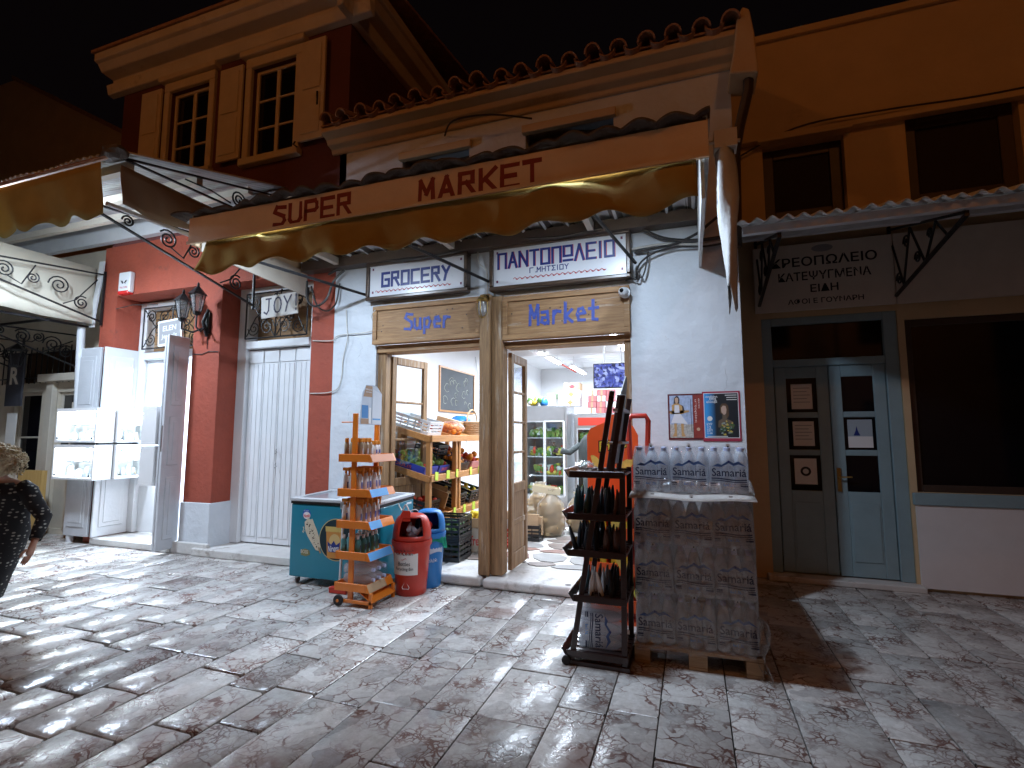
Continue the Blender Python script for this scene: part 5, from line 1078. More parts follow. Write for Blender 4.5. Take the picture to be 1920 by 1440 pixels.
text('ΠΟΝΑΔΑΚΙ','lettering',WHITE,hc,(xh,ya+.14,1.93),Y_,Z_,w=.10,h=.016,bold=.02); text('ΑΝΤΗΛΙΑΚΑ','lettering',WHITE,hc,(xh,ya+.14,1.905),Y_,Z_,w=.09,h=.014,bold=.02)
# bottles on the rack
def bottle(prof,name,mats,capprof,flatx=.6,trigger=False,n=10):
    r=thing(name,'x','bottle'); b_=MB(); b_.lathe(prof,(0,0,0),n,sx=flatx); bo=b_.build('bottle_body',mats[0],r,smooth=True)
    c=MB(); c.lathe(capprof,(0,0,0),n,sx=1 if not trigger else .8); 
    if trigger: 
        zt=capprof[-1][1]; c.box((-.012,-.045,zt),(.012,.03,zt+.028)); c.hexa([(-.007,-.04,zt-.05),(.007,-.04,zt-.05),(.007,-.03,zt-.05),(-.007,-.03,zt-.05),(-.007,-.045,zt),(.007,-.045,zt),(.007,-.03,zt),(-.007,-.03,zt)])
    c.build('cap',mats[1],r,bevel=.002,seg=1)
    l=MB(); h0=prof[1][1]+.03; h1=prof[-3][1]-.01; rr_=max(p[0] for p in prof)+.0008
    l.grid(lambda u,v:(rr_*flatx*math.cos(-2.2+2.4*u),rr_*math.sin(-2.2+2.4*u),h0+(h1-h0)*.75*v),6,1); l.build('label_print',mats[2],bo,smooth='all')
    return r
CAPO=fl('cap_orange',(.62,.22,.02)); BROZ=pm('bronze_plastic',(.34,.25,.16),.3,var=.05,bump=0); TEALB=pm('teal_bottle',(.10,.36,.42),.3,var=.05,bump=0); PRB=fl('label_blue',(.10,.14,.40)); PRO=fl('label_grey',(.45,.46,.5)); PRT=fl('label_dark',(.04,.10,.16))
pA=bottle([(.02,0),(.026,.004),(.027,.11),(.022,.135),(.012,.145)],'sunscreen_bottle',(BROZ,CAPO,PRO),[(.018,.140),(.018,.175),(.014,.178)])
pB=bottle([(.024,0),(.03,.004),(.03,.12),(.022,.15),(.010,.17)],'sunscreen_bottle',(WHITEPL,CAPO,PRB),[(.013,.165),(.013,.185),(.010,.19)],trigger=True)
pC=bottle([(.024,0),(.03,.004),(.03,.11),(.024,.13),(.010,.14)],'sunscreen_bottle',(TEALB,WHITEPL,PRT),[(.013,.135),(.013,.165),(.010,.17)])
pD=bottle([(.02,0),(.026,.004),(.026,.09),(.022,.11),(.010,.12)],'sunscreen_bottle',(WHITEPL,CAPO,PRB),[(.02,.115),(.02,.15),(.016,.152)])
ORD=('first','second','third','fourth','fifth'); protos=[pA,pB,pC,pD]; used=set()
def place_bottle(k,x,y,z,rz,label,grp):
    pr_=protos[k]; o=pr_ if k not in used else copy_tree(pr_); used.add(k); o.location=(x,y,z); o.rotation_euler=(0,0,rz); o['label']=label; o['category']='bottle'; o['group']=grp
rows=[(0,1.297,'bronze sunscreen bottle on top tray of orange rack'),(1,.987,'white spray bottle on second tray of orange rack'),(1,.707,'white spray bottle on third tray of orange rack'),(2,.437,'teal sunscreen bottle on fourth tray of orange rack')]
for (k,z_,lab) in rows:
    for i in range(5):
        for j in range(3):
            kk=k; lb=lab
            if k==0 and i>=3: kk=3; lb='small white bottle on top tray of orange rack'
            place_bottle(kk,-3.01+.075*j+(.01*(i%2)),ya+.03+i*.07,z_,R(90)+random.uniform(-.3,.3),'%s, %s row, %s from the street'%(lb,('back','middle','front')[j],ORD[i]),'sunscreen bottles on the orange rack')
# a shrink-wrapped pack of big bottles lying on the lowest tray is added with the water packs below
# ================= bins =================
def bin_(name,label,cx,cy_,mat,r0,r1,h,hoodh,paper):
    T_=thing(name,label,'bin',(cx,cy_,0)); s=1
    b_=MB(); b_.lathe([(r0*.96,0),(r0,.01),(r1,h-.05),(r1+.012,h-.05),(r1+.016,h-.02),(r1+.016,h)],(cx,cy_,0),28); body=b_.build('body',mat,T_,smooth=True)
    # swing hood: dome with a mouth facing the street, built as a surface with a hole
    n,mm=28,10; hd=MB(); base=len(hd.v); zz=lambda t:h+hoodh*math.sin(t*math.pi/2)**.85; rad=lambda t:(r1+.006)*(math.cos(t*math.pi/2)**.45 if t<1 else 0)
    for j in range(mm+1):
        t=j/mm*.97
        for k in range(n): a=2*math.pi*k/n; hd.v.append((cx+rad(t)*math.cos(a),cy_+rad(t)*math.sin(a)*.95,zz(t)))
    for j in range(mm):
        for k in range(n):
            a=2*math.pi*(k+.5)/n; da=((a-math.radians(-62)+math.pi)%(2*math.pi))-math.pi
            if abs(da)<.72 and 1<=j<=6: continue
            k2=(k+1)%n; hd.face([j*n+k,j*n+k2,(j+1)*n+k2,(j+1)*n+k])
    hd.face([mm*n+k for k in range(n)]); hood=hd.build('hood',mat,T_,smooth=60,solid=.008)
    return T_,body,hood
RB,rb_body,rb_hood=bin_('recycling_bin','red recycling bin for bottles with a handwritten paper notice',-2.60,4.46,REDPL,.145,.178,.50,.24,True)
def curved(cx,cy_,r,a0,a1,z0,z1,name,mat,par,n=8):
    m=MB(); m.grid(lambda u,v:(cx+r*math.cos(a0+(a1-a0)*u),cy_+r*math.sin(a0+(a1-a0)*u),z0+(z1-z0)*v),n,1); return m.build(name,mat,par,smooth='all')
curved(-2.60,4.46,.1735,R(-128),R(-40),.20,.455,'paper_notice',PAPER,rb_body)
def wrap_text(s,cx,cy_,r,a,z,h,mat,par,w):
    me=text_mesh(s,.004); V=[v.co.copy() for v in me.vertices]; F_=[list(p.vertices) for p in me.polygons]; bpy.data.meshes.remove(me)
    x0=min(v.x for v in V); x1=max(v.x for v in V); y0_=min(v.y for v in V); y1_=max(v.y for v in V); m=MB()
    m.v=[(cx+r*math.cos(a+((v.x-(x0+x1)/2)/(x1-x0)*w)/r),cy_+r*math.sin(a+((v.x-(x0+x1)/2)/(x1-x0)*w)/r),z+(v.y-y0_)/(y1_-y0_)*h) for v in V]; m.f=F_; m.mi=[0]*len(F_); return m.build('lettering',mat,par)
for (s,z_,h_,w_) in (('ΑΝΑΚΥΚΛΩΣΗ',.415,.022,.19),('ΜΠΟΥΚΑΛΙΩΝ',.38,.02,.17),('Bottles',.285,.036,.12),('Recycling Bin',.235,.036,.18)): wrap_text(s,-2.60,4.46,.1755,R(-84),z_,h_,BLACK,rb_body,w_)
q=MB(); q.tube([(-2.60+.176*math.cos(R(-84)+t*.5),4.46+.176*math.sin(R(-84)+t*.5),.345+.008*math.sin(t*9)) for t in [-.3+.06*i for i in range(11)]],.002,4); q.build('flourish',REDPL,rb_body)
q=MB(); aa=R(-80); pts=[(0,.045),(.035,-.015),(.03,-.03),(-.03,-.03),(-.035,-.015)]
for (a,b_) in zip(pts,pts[1:]+pts[:1]): q.tube([(-2.60+.151*math.cos(aa+a[0]/.151),4.46+.151*math.sin(aa+a[0]/.151),.10+a[1]),(-2.60+.151*math.cos(aa+b_[0]/.151),4.46+.151*math.sin(aa+b_[0]/.151),.10+b_[1])],.003,4)
q.build('recycling_mark',PAPER,rb_body)
fp=MB(); fp.prism([(-.055,0),(.055,0),(.05,.075),(.035,.10),(-.035,.10),(-.05,.075)],(-2.61,4.33,.685),Vector((1,.1,0)).normalized(),Vector((0,.35,1)).normalized(),(0,.008,0)); fl_=fp.build('flap',REDPL,rb_hood,bevel=.003); text('ΕΧΩ','lettering',fl('dark_red_ink',(.2,.01,.01)),fl_,(-2.61,4.355,.745),(1,.1,0),(0,.35,1),w=.05,h=.018,bold=.01)
rr=random.Random(3)
for k in range(6):
    b_=MB(); c=Vector((-2.56+rr.uniform(-.06,.06),4.40+rr.uniform(-.04,.04),.555+rr.uniform(-.02,.05))); d=Vector((rr.uniform(-1,1),rr.uniform(-1,1),rr.uniform(-.3,.6))).normalized(); b_.tube([c,c+d*.07],.024,8,r1=.02); b_.tube([c+d*.07,c+d*.09],.012,8)
    tag(b_.build('plastic_bottle',PET,smooth=True),'empty clear plastic bottle or cup dropped in the red recycling bin','bottle','empty bottles in the red bin')
BB,bb_body,bb_hood=bin_('rubbish_bin','blue litter bin with a green bag behind the red bin',-2.60,4.80 if False else 4.66,BLUEPL,.12,.15,.53,.22,False)
BB.location=(BB.location[0]+.05,BB.location[1]+.06,0)
bx,by=-2.55,4.72
hang_=MB(); hang_.grid(lambda u,v:(bx+(.160+.02*math.sin(u*40)*v)*math.cos(-2.6+3.6*u),by+(.160+.02*math.sin(u*33)*v)*math.sin(-2.6+3.6*u),.51-.10*v-.05*math.sin(u*9)*v),40,4); tag(hang_.build('bin_bag',cloth('green_bag',(.05,.42,.26),.4),smooth='all'),'green plastic bag folded over the rim of the blue bin','bag')
curved(bx,by,.141,R(-100),R(20),.06,.36,'printed_panel',fl('bin_white_print',(.45,.55,.68)),bb_body) if False else None
b2=bb_body
q=MB(); q.grid(lambda u,v:(-2.60+.1435*math.cos(R(-60)+R(60)*u),4.66+.1435*math.sin(R(-60)+R(60)*u),.33+.09*v+.02*math.sin(u*3)),8,1); q.build('printed_panel',fl('bin_white_print',(.55,.60,.68)),b2,smooth='all')
wrap_text('καλάθι',-2.60,4.66,.1435,R(-50),.255,.035,WHITE,b2,.11)
m=MB(); m.ball((-2.52,4.66,.60),(.03,.03,.04),8,6).ball((-2.56,4.65,.58),(.03,.03,.03),8,6); tag(m.build('crumpled_wrappers',REDPL),'crumpled red wrappers in the mouth of the blue bin','rubbish')
# ================= pallet of water =================
PX0,PX1,PY0,PY1=-.41,.37,3.62,4.82
PA=thing('wooden_pallet','wooden pallet carrying the wrapped water bottles','pallet',(-.02,4.2,0))
for (a,b_) in ((PX0,PX0+.10),(-.07,.045),(PX1-.10,PX1)):
    for (c,d) in ((PY0,PY0+.12),(4.15,4.29),(PY1-.12,PY1)): MB().box((a,c,.022),(b_,d,.10)).build('block',PALW,PA,bevel=.004)
    MB().box((a,PY0,0.001),(b_,PY1,.0215)).build('runner',PALW,PA,bevel=.003)
for k in range(6): c=PY0+k*.216; MB().box((PX0,c,.1005),(PX1,c+.12,.122)).build('deck_board',PALW,PA,bevel=.003)
# one six-pack: local origin at its base centre, front towards -y, 0.255 x 0.175 x 0.315
PW,PD,PH=.255,.172,.318
def pack(full):
    r=thing('water_pack','x','water pack')
    bp=[(.030,0),(.040,.006),(.0415,.03),(.0395,.06),(.0415,.09),(.0395,.12),(.0415,.15),(.0415,.19),(.040,.215),(.030,.255),(.018,.278),(.014,.285),(.014,.296)]
    me=None
    for i in range(3):
        for j in range(2):
            if me is None:
                b_=MB(); b_.lathe(bp,(0,0,0),12); o=b_.build('bottle',PET,r,smooth='all'); me=o.data
            else: o=link(bpy.data.objects.new('bottle',me)); o.parent=r
            o.location=(-.085+.085*i,-.043+.086*j,0)
            if j==0 or full:
                c=MB(); c.lathe([(.0165,.283),(.0168,.305),(.013,.309)],(0,0,0),10); cc=c.build('cap',fl('lilac_cap',(.42,.47,.66)),r); cc.parent=o
    fm=MB(); n=30
    def ring(v):
        out=[]; 
        for k in range(n):
            t=2*math.pi*k/n; a=math.cos(t); b_=math.sin(t); e=.28
            sx=PW/2*(abs(a)**e)*(1 if a>=0 else -1); sy=PD/2*(abs(b_)**e)*(1 if b_>=0 else -1); q=1-.13*max(0,(v-.68)/.32)**1.5
            if .02<v<.7: sy*=1+.03*math.cos(sx/.0425*math.pi)
            out.append((sx*q,sy*q,PH*.985*v))
        return out
    for v in (0,.15,.35,.55,.72,.86,1): fm.v+=ring(v)
    for j in range(6):
        for k in range(n): k2=(k+1)%n; fm.face([j*n+k,j*n+k2,(j+1)*n+k2,(j+1)*n+k])
    film=fm.build('film',FILM2,r,smooth='all')
    if full:
        y=-PD/2-.0035; lb_=MB(); lb_.grid(lambda u,v:(-.118+.236*u,-PD/2+.002+.0022*math.cos(u*.236/.0425*math.pi*2),.025+.16*v),12,1); lb_.build('label_band',MATS.get('pack_label') or glassy('pack_label',(.95,.96,.98),.03,.2,body=(.82,.85,.92),bodyw=.14),film,smooth='all'); mt=MB(); INKD=fl('pack_ink',(.012,.016,.05)); MB_=fl('mountain_blue',(.06,.12,.30)); MB2=fl('mountain_pale',(.30,.37,.52))
        text('Samariá','lettering',INKD,film,(.0,y,.142),X_,Z_,w=.215,h=.052,bold=.006)
        w_=MB()
        for k in range(2): w_.grid(lambda u,v:(-.11+.22*u,y,.100-.014*k+.005*math.sin(u*5+1)-.007*v*(1-.3*k)),14,1)
        w_.build('wave_lines',INKD,film)
        text('6x1,5L','lettering',fl('pack_blue',(.05,.20,.50)),film,(.0,y,.058),X_,Z_,w=.07,h=.022,bold=.01)
        s=MB(); rect(s,.07,.115,.05,.06,y); rect(s,.07,.115,.066,.070,y); rect(s,-.115,-.08,.05,.055,y); rect(s,-.115,-.08,.060,.070,y); s.build('small_print',INKD,film)
        mo=MB(); mo.poly([(-.10,y+.0012,.182),(-.07,y+.0012,.20),(-.045,y+.0012,.192),(0,y+.0012,.222),(.03,y+.0012,.205),(.06,y+.0012,.218),(.11,y+.0012,.182),(.06,y+.0012,.198),(.03,y+.0012,.186),(0,y+.0012,.205),(-.045,y+.0012,.178)]); mo.build('mountain_print',MB_,film)
        mo=MB(); mo.poly([(-.018,y+.0006,.208),(0,y+.0006,.223),(.018,y+.0006,.209),(.006,y+.0006,.212),(0,y+.0006,.206),(-.008,y+.0006,.213)]); mo.build('mountain_print',NAVY,film)
        hd=MB(); hd.box((-.012,-.052,.29),(.012,-.049,.335)); hd=hd.build('carry_tag',WHITE,r); bc=MB(); bc.box((-.005,-.0528,.295),(.006,-.0522,.32)); bc.build('print',BLACK,hd)
    return r
pk_full=pack(True); pk_plain=pack(False); uf=[0]; up=[0]
ROWN=('bottom layer','second layer','third layer','top layer'); COLN=('next to the dark rack','in the middle','next to the butcher shop')
def put_pack(pr_,cnt,loc,rz,label,grp,tilt=(0,0)):
    o=pr_ if cnt[0]==0 else copy_tree(pr_); cnt[0]+=1; o.location=loc; o.rotation_euler=(tilt[0],tilt[1],rz); o['label']=label; o['category']='water pack'; o['group']=grp; return o
ZL=[.124,.448,.772,1.108]
rr=random.Random(12)
for l in range(4):
    for c in range(3):
        for r_ in range(7):
            if 0<r_<7 and l<3 and c==1: continue
            if l==3 and r_>1: continue
            x=-.272+.252*c+rr.uniform(-.005,.005)+(-.012 if l==3 else 0); y=PY0+.10+.176*r_ if r_<6 else None
            if y is None: continue
            z=ZL[l]
            if r_==0: put_pack(pk_full,uf,(x,y+(.12 if l==3 else 0),z),rr.uniform(-.05,.05),'lettered six-pack of water, front of pallet, %s, %s'%(ROWN[l],COLN[c]),'water packs on the pallet',(rr.uniform(-.015,.015),rr.uniform(-.02,.02)))
            else: put_pack(pk_plain,up,(x,y+(.10 if l==3 else 0),z),rr.uniform(-.05,.05),'six-pack of water bottles behind the front row on the pallet','water packs behind the front row on the pallet')
SH=MB(); SH.grid(lambda u,v:(PX0-.015+(PX1-PX0+.02)*u,PY0-.03+1.2*v,1.097+.006*math.sin(u*9+v*4)-(.02*(1-v*8) if v<.12 else 0)),14,14); tag(SH.build('cardboard_sheet',pm('white_sheet',(.60,.58,.55),.7,bump=.1),smooth='all',solid=.004),'white cardboard sheet under the top layer of water packs','sheet')
# stretch film round the lower layers and over the foot of the top packs
sw_=MB(); n=72
def fring(z,ex,ph):
    out=[]
    for k in range(n):
        t=2*math.pi*k/n; a=math.cos(t); b_=math.sin(t); e=.22; hx=(PX1-PX0)/2-.012+ex; hy=.548+ex
        x=-.02+hx*(abs(a)**e)*(1 if a>=0 else -1); y=PY0+.55+hy*(abs(b_)**e)*(1 if b_>=0 else -1)
        w_=.007*math.sin(x*25+z*9+ph)+.004*math.sin(z*41+x*13)
        out.append((x+w_*.5,y+w_,z+.012*math.sin(x*7+ph)))
    return out
levels=[(.10,.03),(.17,.012),(.30,.006),(.43,.016),(.455,.012),(.60,.006),(.76,.016),(.785,.012),(.93,.006),(1.07,.012),(1.115,.02),(1.16,.012),(1.20,.004)]
for i,(z,ex) in enumerate(levels): sw_.v+=fring(z,ex,i*1.3)
for j in range(len(levels)-1):
    for k in range(n): k2=(k+1)%n; sw_.face([j*n+k,j*n+k2,(j+1)*n+k2,(j+1)*n+k])
STF=sw_.build('stretch_film',FILM,smooth='all'); tag(STF,'crinkled clear stretch film wound round the pallet of water','film')
m=MB(); m.grid(lambda u,v:(.34+.05*u+.02*math.sin(v*9),PY0-.02+.06*math.sin(u*4)+.02*math.sin(v*13),.36*(1-v)**1.2+.004),8,14); tag(m.build('film_tail',FILM,smooth='all',solid=.002),'loose tail of stretch film trailing down the pallet corner','film')
put_pack(pk_full,uf,(-2.86,4.10,.262),R(90),'six-pack of large bottles lying on the lowest tray of the orange rack','water packs on racks',(R(90),0)).location=(-3.02,4.10,.26)
# ================= dark brown rack =================
DR=thing('brown_rack','dark brown A-frame display rack with stepped trays in front of the grocery','display rack',(-.62,3.65,0)); ya,yb=3.46,3.84
def dleg(x0,z0,x1,z1,y,w_=.036): m=MB(); m.bar((x0,y,z0),(x1,y,z1),.02,w_,up=(1,0,0)); return m.build('leg',DKBROWN,DR,bevel=.003,seg=1)
for yy in (ya,yb):
    dleg(-.80,.03,-.50,1.80,yy); dleg(-.455,.03,-.445,1.27,yy); dleg(-.52,1.25,-.43,1.77,yy)
for i,(z_,xa) in enumerate(((1.24,-.80),(.96,-.815),(.72,-.815),(.43,-.78),(.075,-.83))):
    t=MB(); t.box((xa,ya-.01,z_-.012),(-.43,yb+.01,z_)); t.box((xa,ya-.022,z_-.025),(-.43,ya-.0105,z_+.02)).box((xa,yb+.0105,z_-.025),(-.43,yb+.022,z_+.02)); t.hexa([(xa-.045,ya-.022,z_+.03),(xa-.035,ya-.022,z_+.03),(xa-.035,yb+.022,z_+.03),(xa-.045,yb+.022,z_+.03),(xa-.002,ya-.022,z_-.025),(xa+.006,ya-.022,z_-.025),(xa+.006,yb+.022,z_-.025),(xa-.002,yb+.022,z_-.025)]) if False else t.hexa([(xa-.004,ya-.022,z_-.025),(xa+.004,ya-.022,z_-.025),(xa+.004,yb+.022,z_-.025),(xa-.004,yb+.022,z_-.025),(xa-.04,ya-.022,z_+.03),(xa-.03,ya-.022,z_+.03),(xa-.03,yb+.022,z_+.03),(xa-.04,yb+.022,z_+.03)])
    t=t.build('tray',DKBROWN,DR,bevel=.003,seg=1)
    for k in range(5): h_=MB(); yy=ya+.03+k*.075; h_.box((xa+.01,yy,z_),(-.44,yy+.012,z_+.008)); h_.build('tray_rib',DKBROWN,t)
m=MB(); m.box((-.85,ya-.02,.0),(-.42,ya+.01,.03)).box((-.85,yb-.01,0),(-.42,yb+.02,.03)).box((-.44,ya+.011,0),(-.42,yb-.011,.03)); m.build('base',DKBROWN,DR,bevel=.004)
for (a,c) in ((-.83,ya-.03),(-.83,yb+.03)): w_=MB(); w_.lathe([(.02,-.012),(.03,-.008),(.03,.008),(.02,.012)],(a,c,.031),14,axis='y'); w_.build('wheel',RUBBER,DR,smooth=True)
m=MB(); m.prism([(.02,0),(.36,0),(.36,.44),(.28,.60),(.16,.62),(.03,.50)],(-.515,ya,1.30),Vector((-.02,1,0)).normalized(),Vector((.14,0,1)).normalized(),(.006,0,0)); hd=m.build('header_card',fl('grey_card',(.36,.38,.38)),DR)
MB().box((-.50,ya+.01,1.66),(-.43,yb-.01,1.68)).build('crossbar',ALU,DR); MB().box((-.53,ya+.01,1.44),(-.44,yb-.01,1.455)).build('crossbar',ALU,DR)
DKB=pm('dark_tube',(.012,.02,.03),.35,var=.2,bump=0); DKG=pm('dark_teal_tube',(.02,.08,.10),.35,var=.1,bump=0); BRT=pm('brown_tube',(.10,.045,.03),.4,var=.15,bump=0)
def tubeproto(mat,h,label):
    r=thing('cosmetic_tube','x','bottle'); b_=MB(); b_.lathe([(.014,0),(.02,.004),(.021,h*.3),(.019,h*.6),(.006,h),(.004,h+.004)],(0,0,0),8,sx=.8); b_.build('tube_body',mat,r,smooth=True); c=MB(); c.lathe([(.017,-.002),(.017,.03)],(0,0,0),8); c.build('cap',BLKPL,r); return r
tp=[tubeproto(DKB,.17,''),tubeproto(DKG,.17,''),tubeproto(BRT,.15,''),tubeproto(WHITEPL,.16,'')]; tu=set(); rr=random.Random(21)
TL=['black','teal','brown','white']
for (z_,xa,kinds,tn) in ((.965,-.79,(1,1,0,0,2),'second'),(.725,-.79,(0,0,0,2,2),'third'),(.435,-.76,(1,3,3,0,0),'fourth')):
    for i,kx in enumerate(kinds):
        for j in range(4):
            kk=kx if j<3 else rr.choice((0,2)); pr_=tp[kk]; o=pr_ if kk not in tu else copy_tree(pr_); tu.add(kk)
            o.location=(xa+.02+i*.068,ya+.045+j*.085,z_+.004); o.rotation_euler=(rr.uniform(-.12,.12),rr.uniform(-.3,.12),rr.uniform(0,6)); o['label']='%s tube on %s tray of dark brown rack, %s column, %s from street'%(TL[kk],tn,ORD[i],ORD[j]); o['category']='bottle'; o['group']='tubes on the dark brown rack'
put_pack(pk_full,uf,(-.765,3.59,.215),0,'six-pack of water bottles lying on its side on the lowest tray of the brown rack','water packs on racks').rotation_euler=(0,R(90),0)
m=MB(); m.ball((-.72,3.60,1.28),(.07,.06,.04),10,6,.35); tag(m.build('plastic_wrap',FILM,smooth='all'),'crumpled clear wrap on the top tray of the dark brown rack','wrap')
m=MB(); m.ball((-.40,4.0,.42),(.035,.035,.05),8,6).ball((-.42,4.0,.33),(.03,.03,.04),8,6); tag(m.build('yellow_cloth',fl('yellow_cloth',(.62,.50,.06))),'yellow cloth tucked between the brown rack and the pallet','cloth')
# ================= crisps display =================
CD=thing('crisps_display','red cardboard crisps display stand in the grocery doorway behind the brown rack','display stand',(-.68,4.4,0)); RC=pm('red_card',(.78,.10,.02),.4,var=.04,bump=.02,coat=.15)
x0,x1=-.88,-.44
back=MB().prism([(x0,.03),(x1,.03),(x1,1.50),(x1-.04,1.58),(x1-.12,1.61),(x1-.16,1.68),(x1-.25,1.68),(x1-.29,1.61),(x0+.03,1.56),(x0,1.50)],(0,4.50,0),X_,Z_,(0,.02,0)).build('back_panel',RC,CD)
for a in (x0,x1-.012): MB().box((a,4.28,.03),(a+.012,4.499,.95)).build('side_panel',RC,CD)
for z_ in (.10,.38,.66,.92): 
    MB().box((x0+.013,4.285,z_),(x1-.013,4.498,z_+.012)).build('shelf',RC,CD); MB().box((x0+.002,4.262,z_),(x1-.002,4.279,z_+.09)).build('shelf_lip',RC,CD)
MB().box((x0,4.27,0),(x1,4.5,.029)).build('base',RC,CD)
lg=text('Pringles','lettering_outline',BLACK,back,(-.64,4.4985,1.41),(1,0,.18),Z_,w=.285,h=.135,bold=.06); text('Pringles','lettering',fl('crisps_yellow',(.78,.55,.04)),back,(-.64,4.497,1.41),(1,0,.18),Z_,w=.265,h=.115,bold=.012)
CR=pm('crisp_print',(.74,.48,.10),.5,var=.2,vscale=14,bump=0)
for k,(a,c,rot,s) in enumerate(((-.54,1.25,.5,.085),(-.80,1.26,1.8,.075),(-.60,.80,1.2,.08),(-.80,.60,.3,.09),(-.55,.45,2.0,.08),(-.72,.25,.9,.08))):
    q=MB(); pts=[]
    for t in range(14): an=2*math.pi*t/14; u=s*math.cos(an); v=s*.45*math.sin(an)+.35*s*math.cos(an)**2; pts.append((a+u*math.cos(rot)-v*math.sin(rot),4.4978 if c>.95 else 4.2610,c+u*math.sin(rot)+v*math.cos(rot)))
    q.poly(pts); q.build('crisp_print',CR,back)
rc=random.Random(14)
TC=thing('crisps_tube','x','crisps tube'); b_=MB(); b_.lathe([(.034,0),(.036,.003),(.036,.225),(.034,.228)],(0,0,0),14); tb=b_.build('tube_body',RC,TC,smooth=True); l=MB(); l.lathe([(.038,.226),(.038,.238),(.035,.239)],(0,0,0),14); l.build('lid',WHITEPL,TC); q=MB(); q.grid(lambda u,v:(.0364*math.cos(-2.4+1.6*u),.0364*math.sin(-2.4+1.6*u),.06+.07*v),6,1); q.build('label_print',fl('crisps_yellow',(.78,.55,.04)),tb,smooth='all')
first=True
for zi,z_ in enumerate((.113,.393,.673)):
    for i in range(4):
        for j in range(2):
            o=TC if first else copy_tree(TC); first=False; o.location=(x0+.065+i*.094,4.33+j*.09,z_); o.rotation_euler=(0,0,rc.uniform(-.4,.4)); o['label']='crisps tube on %s shelf of red stand, %s from its left, %s row'%(('bottom','second','third')[zi],ORD[i],('front','back')[j]); o['category']='crisps tube'; o['group']='crisps tubes on the red stand'
m=MB(); m.tube([(-.50,4.40,1.30),(-.50,4.36,1.62),(-.47,4.34,1.66),(-.36,4.34,1.66),(-.34,4.36,1.62),(-.36,4.40,1.28)],.022,8); tag(m.build('red_handle_frame',REDPL,smooth=True),'red plastic basket handles standing beside the crisps display','basket handle')
BK=MB(); 
for z_ in (.90,1.0,1.1,1.2): BK.tube([(-.52,4.36,z_),(-.34,4.36,z_),(-.34,4.62,z_),(-.52,4.62,z_),(-.52,4.36,z_)],.008,5)
for k in range(6): BK.box((-.515+.034*k,4.352,.62),(-.497+.034*k,4.362,1.24))
BK.box((-.52,4.36,.0),(-.34,4.62,.9)); tag(BK.build('shopping_baskets',REDPL,bevel=.004),'stack of red shopping baskets by the right door jamb','basket')
# ================= shop lights =================
def tube_light(label,x,y0,y1,z,lit=True,k=1):
    T_=thing('fluorescent_light',label,'ceiling light',(x,(y0+y1)/2,z),'fluorescent lights in the shop')
    MB().box((x-.05,y0,z+.03),(x+.05,y1,z+.075)).build('housing',WHITEP,T_,bevel=.006)
    for s in (-.028,.028):
        m=MB(); m.tube([(x+s,y0+.03,z+.012),(x+s,y1-.03,z+.012)],.014,8); m.build('tube',TUBE if lit else WHITEP,T_,smooth=True)
    for yy in (y0+.2,y1-.2): MB().tube([(x,yy,z+.075),(x,yy,3.315)],.004,4).build('hanger',STEEL,T_)
    if lit:
        ld=bpy.data.lights.new('lamp_light','AREA'); ld.energy=SHOP_W*k; ld.color=(.75,.86,1.0); ld.shape='RECTANGLE'; ld.size=.10; ld.size_y=y1-y0-.06; ld.spread=R(178)
        lo=link(bpy.data.objects.new('lamp_light',ld)); lo.parent=T_; lo.location=(0,0,-.012)
for (lab,x,a,b_,lit) in (('unlit fluorescent fitting on the red rail near the door',-2.72,7.75,9.0,False),('lit fluorescent fitting hanging on the red rail over the fridge',-2.66,9.1,10.7,True),('far lit fluorescent fitting at the end of the red rail',-2.52,11.2,12.7,True),('lit fluorescent fitting nearest the door jamb above the television',-1.10,7.7,9.3,True),('added unseen fluorescent fitting over the produce shelf, lighting the shop front',-2.2,5.7,7.2,True),('lit fluorescent fitting at the back of the shop on the right side',-.6,10.5,12.1,True)): tube_light(lab,x,a,b_,3.03,lit,.50 if a<6 else .42)  # the fitting over the produce shelf is added, unseen, to light the front
m=MB(); m.box((-2.80,7.3,3.112),(-2.77,12.9,3.14)); tag(m.build('light_rail',fl('rail_red',(.42,.05,.03))),'long thin red rail carrying the ceiling lights','rail')
# ================= chalkboard, screen, wires =================
CH=thing('chalkboard','framed blackboard with chalk drawings of fruit on the left wall of the shop','blackboard',(-3.89,8.15,1.9))
y0,y1,z0,z1=7.47,8.83,1.92,2.62; cb=MB().box((-3.898,y0,z0),(-3.885,y1,z1)).build('board',pm('slate',(.055,.062,.07),.7,var=.25,vscale=6,bump=.02),CH)
f=MB(); k=.03; f.box((-3.898,y0-k,z0-k),(-3.87,y1+k,z0)).box((-3.898,y0-k,z1),(-3.87,y1+k,z1+k)).box((-3.898,y0-k,z0),(-3.87,y0,z1)).box((-3.898,y1,z0),(-3.87,y1+k,z1)); f.build('frame',PINE,CH)
q=MB(); rr=random.Random(6)
for k in range(15):
    cy_=y0+.15+rr.uniform(0,1.06); cz=z0+.1+rr.uniform(0,.5); r=rr.uniform(.04,.10); q.tube([(-3.8835,cy_+r*math.cos(t)*(1+.3*math.sin(3*t+k)),cz+r*.9*math.sin(t)) for t in [i*.5 for i in range(rr.randint(7,12))]],.004,3,cap=False)
q.build('chalk_drawing',fl('chalk',(.42,.44,.36)),cb)
TV=thing('television','flat screen showing blue camera pictures hanging from the shop ceiling','television',(-1.10,7.5,2.19)); MB().box((-1.36,7.50,2.19),(-.80,7.54,2.56)).build('casing',BLKPL,TV,bevel=.005)
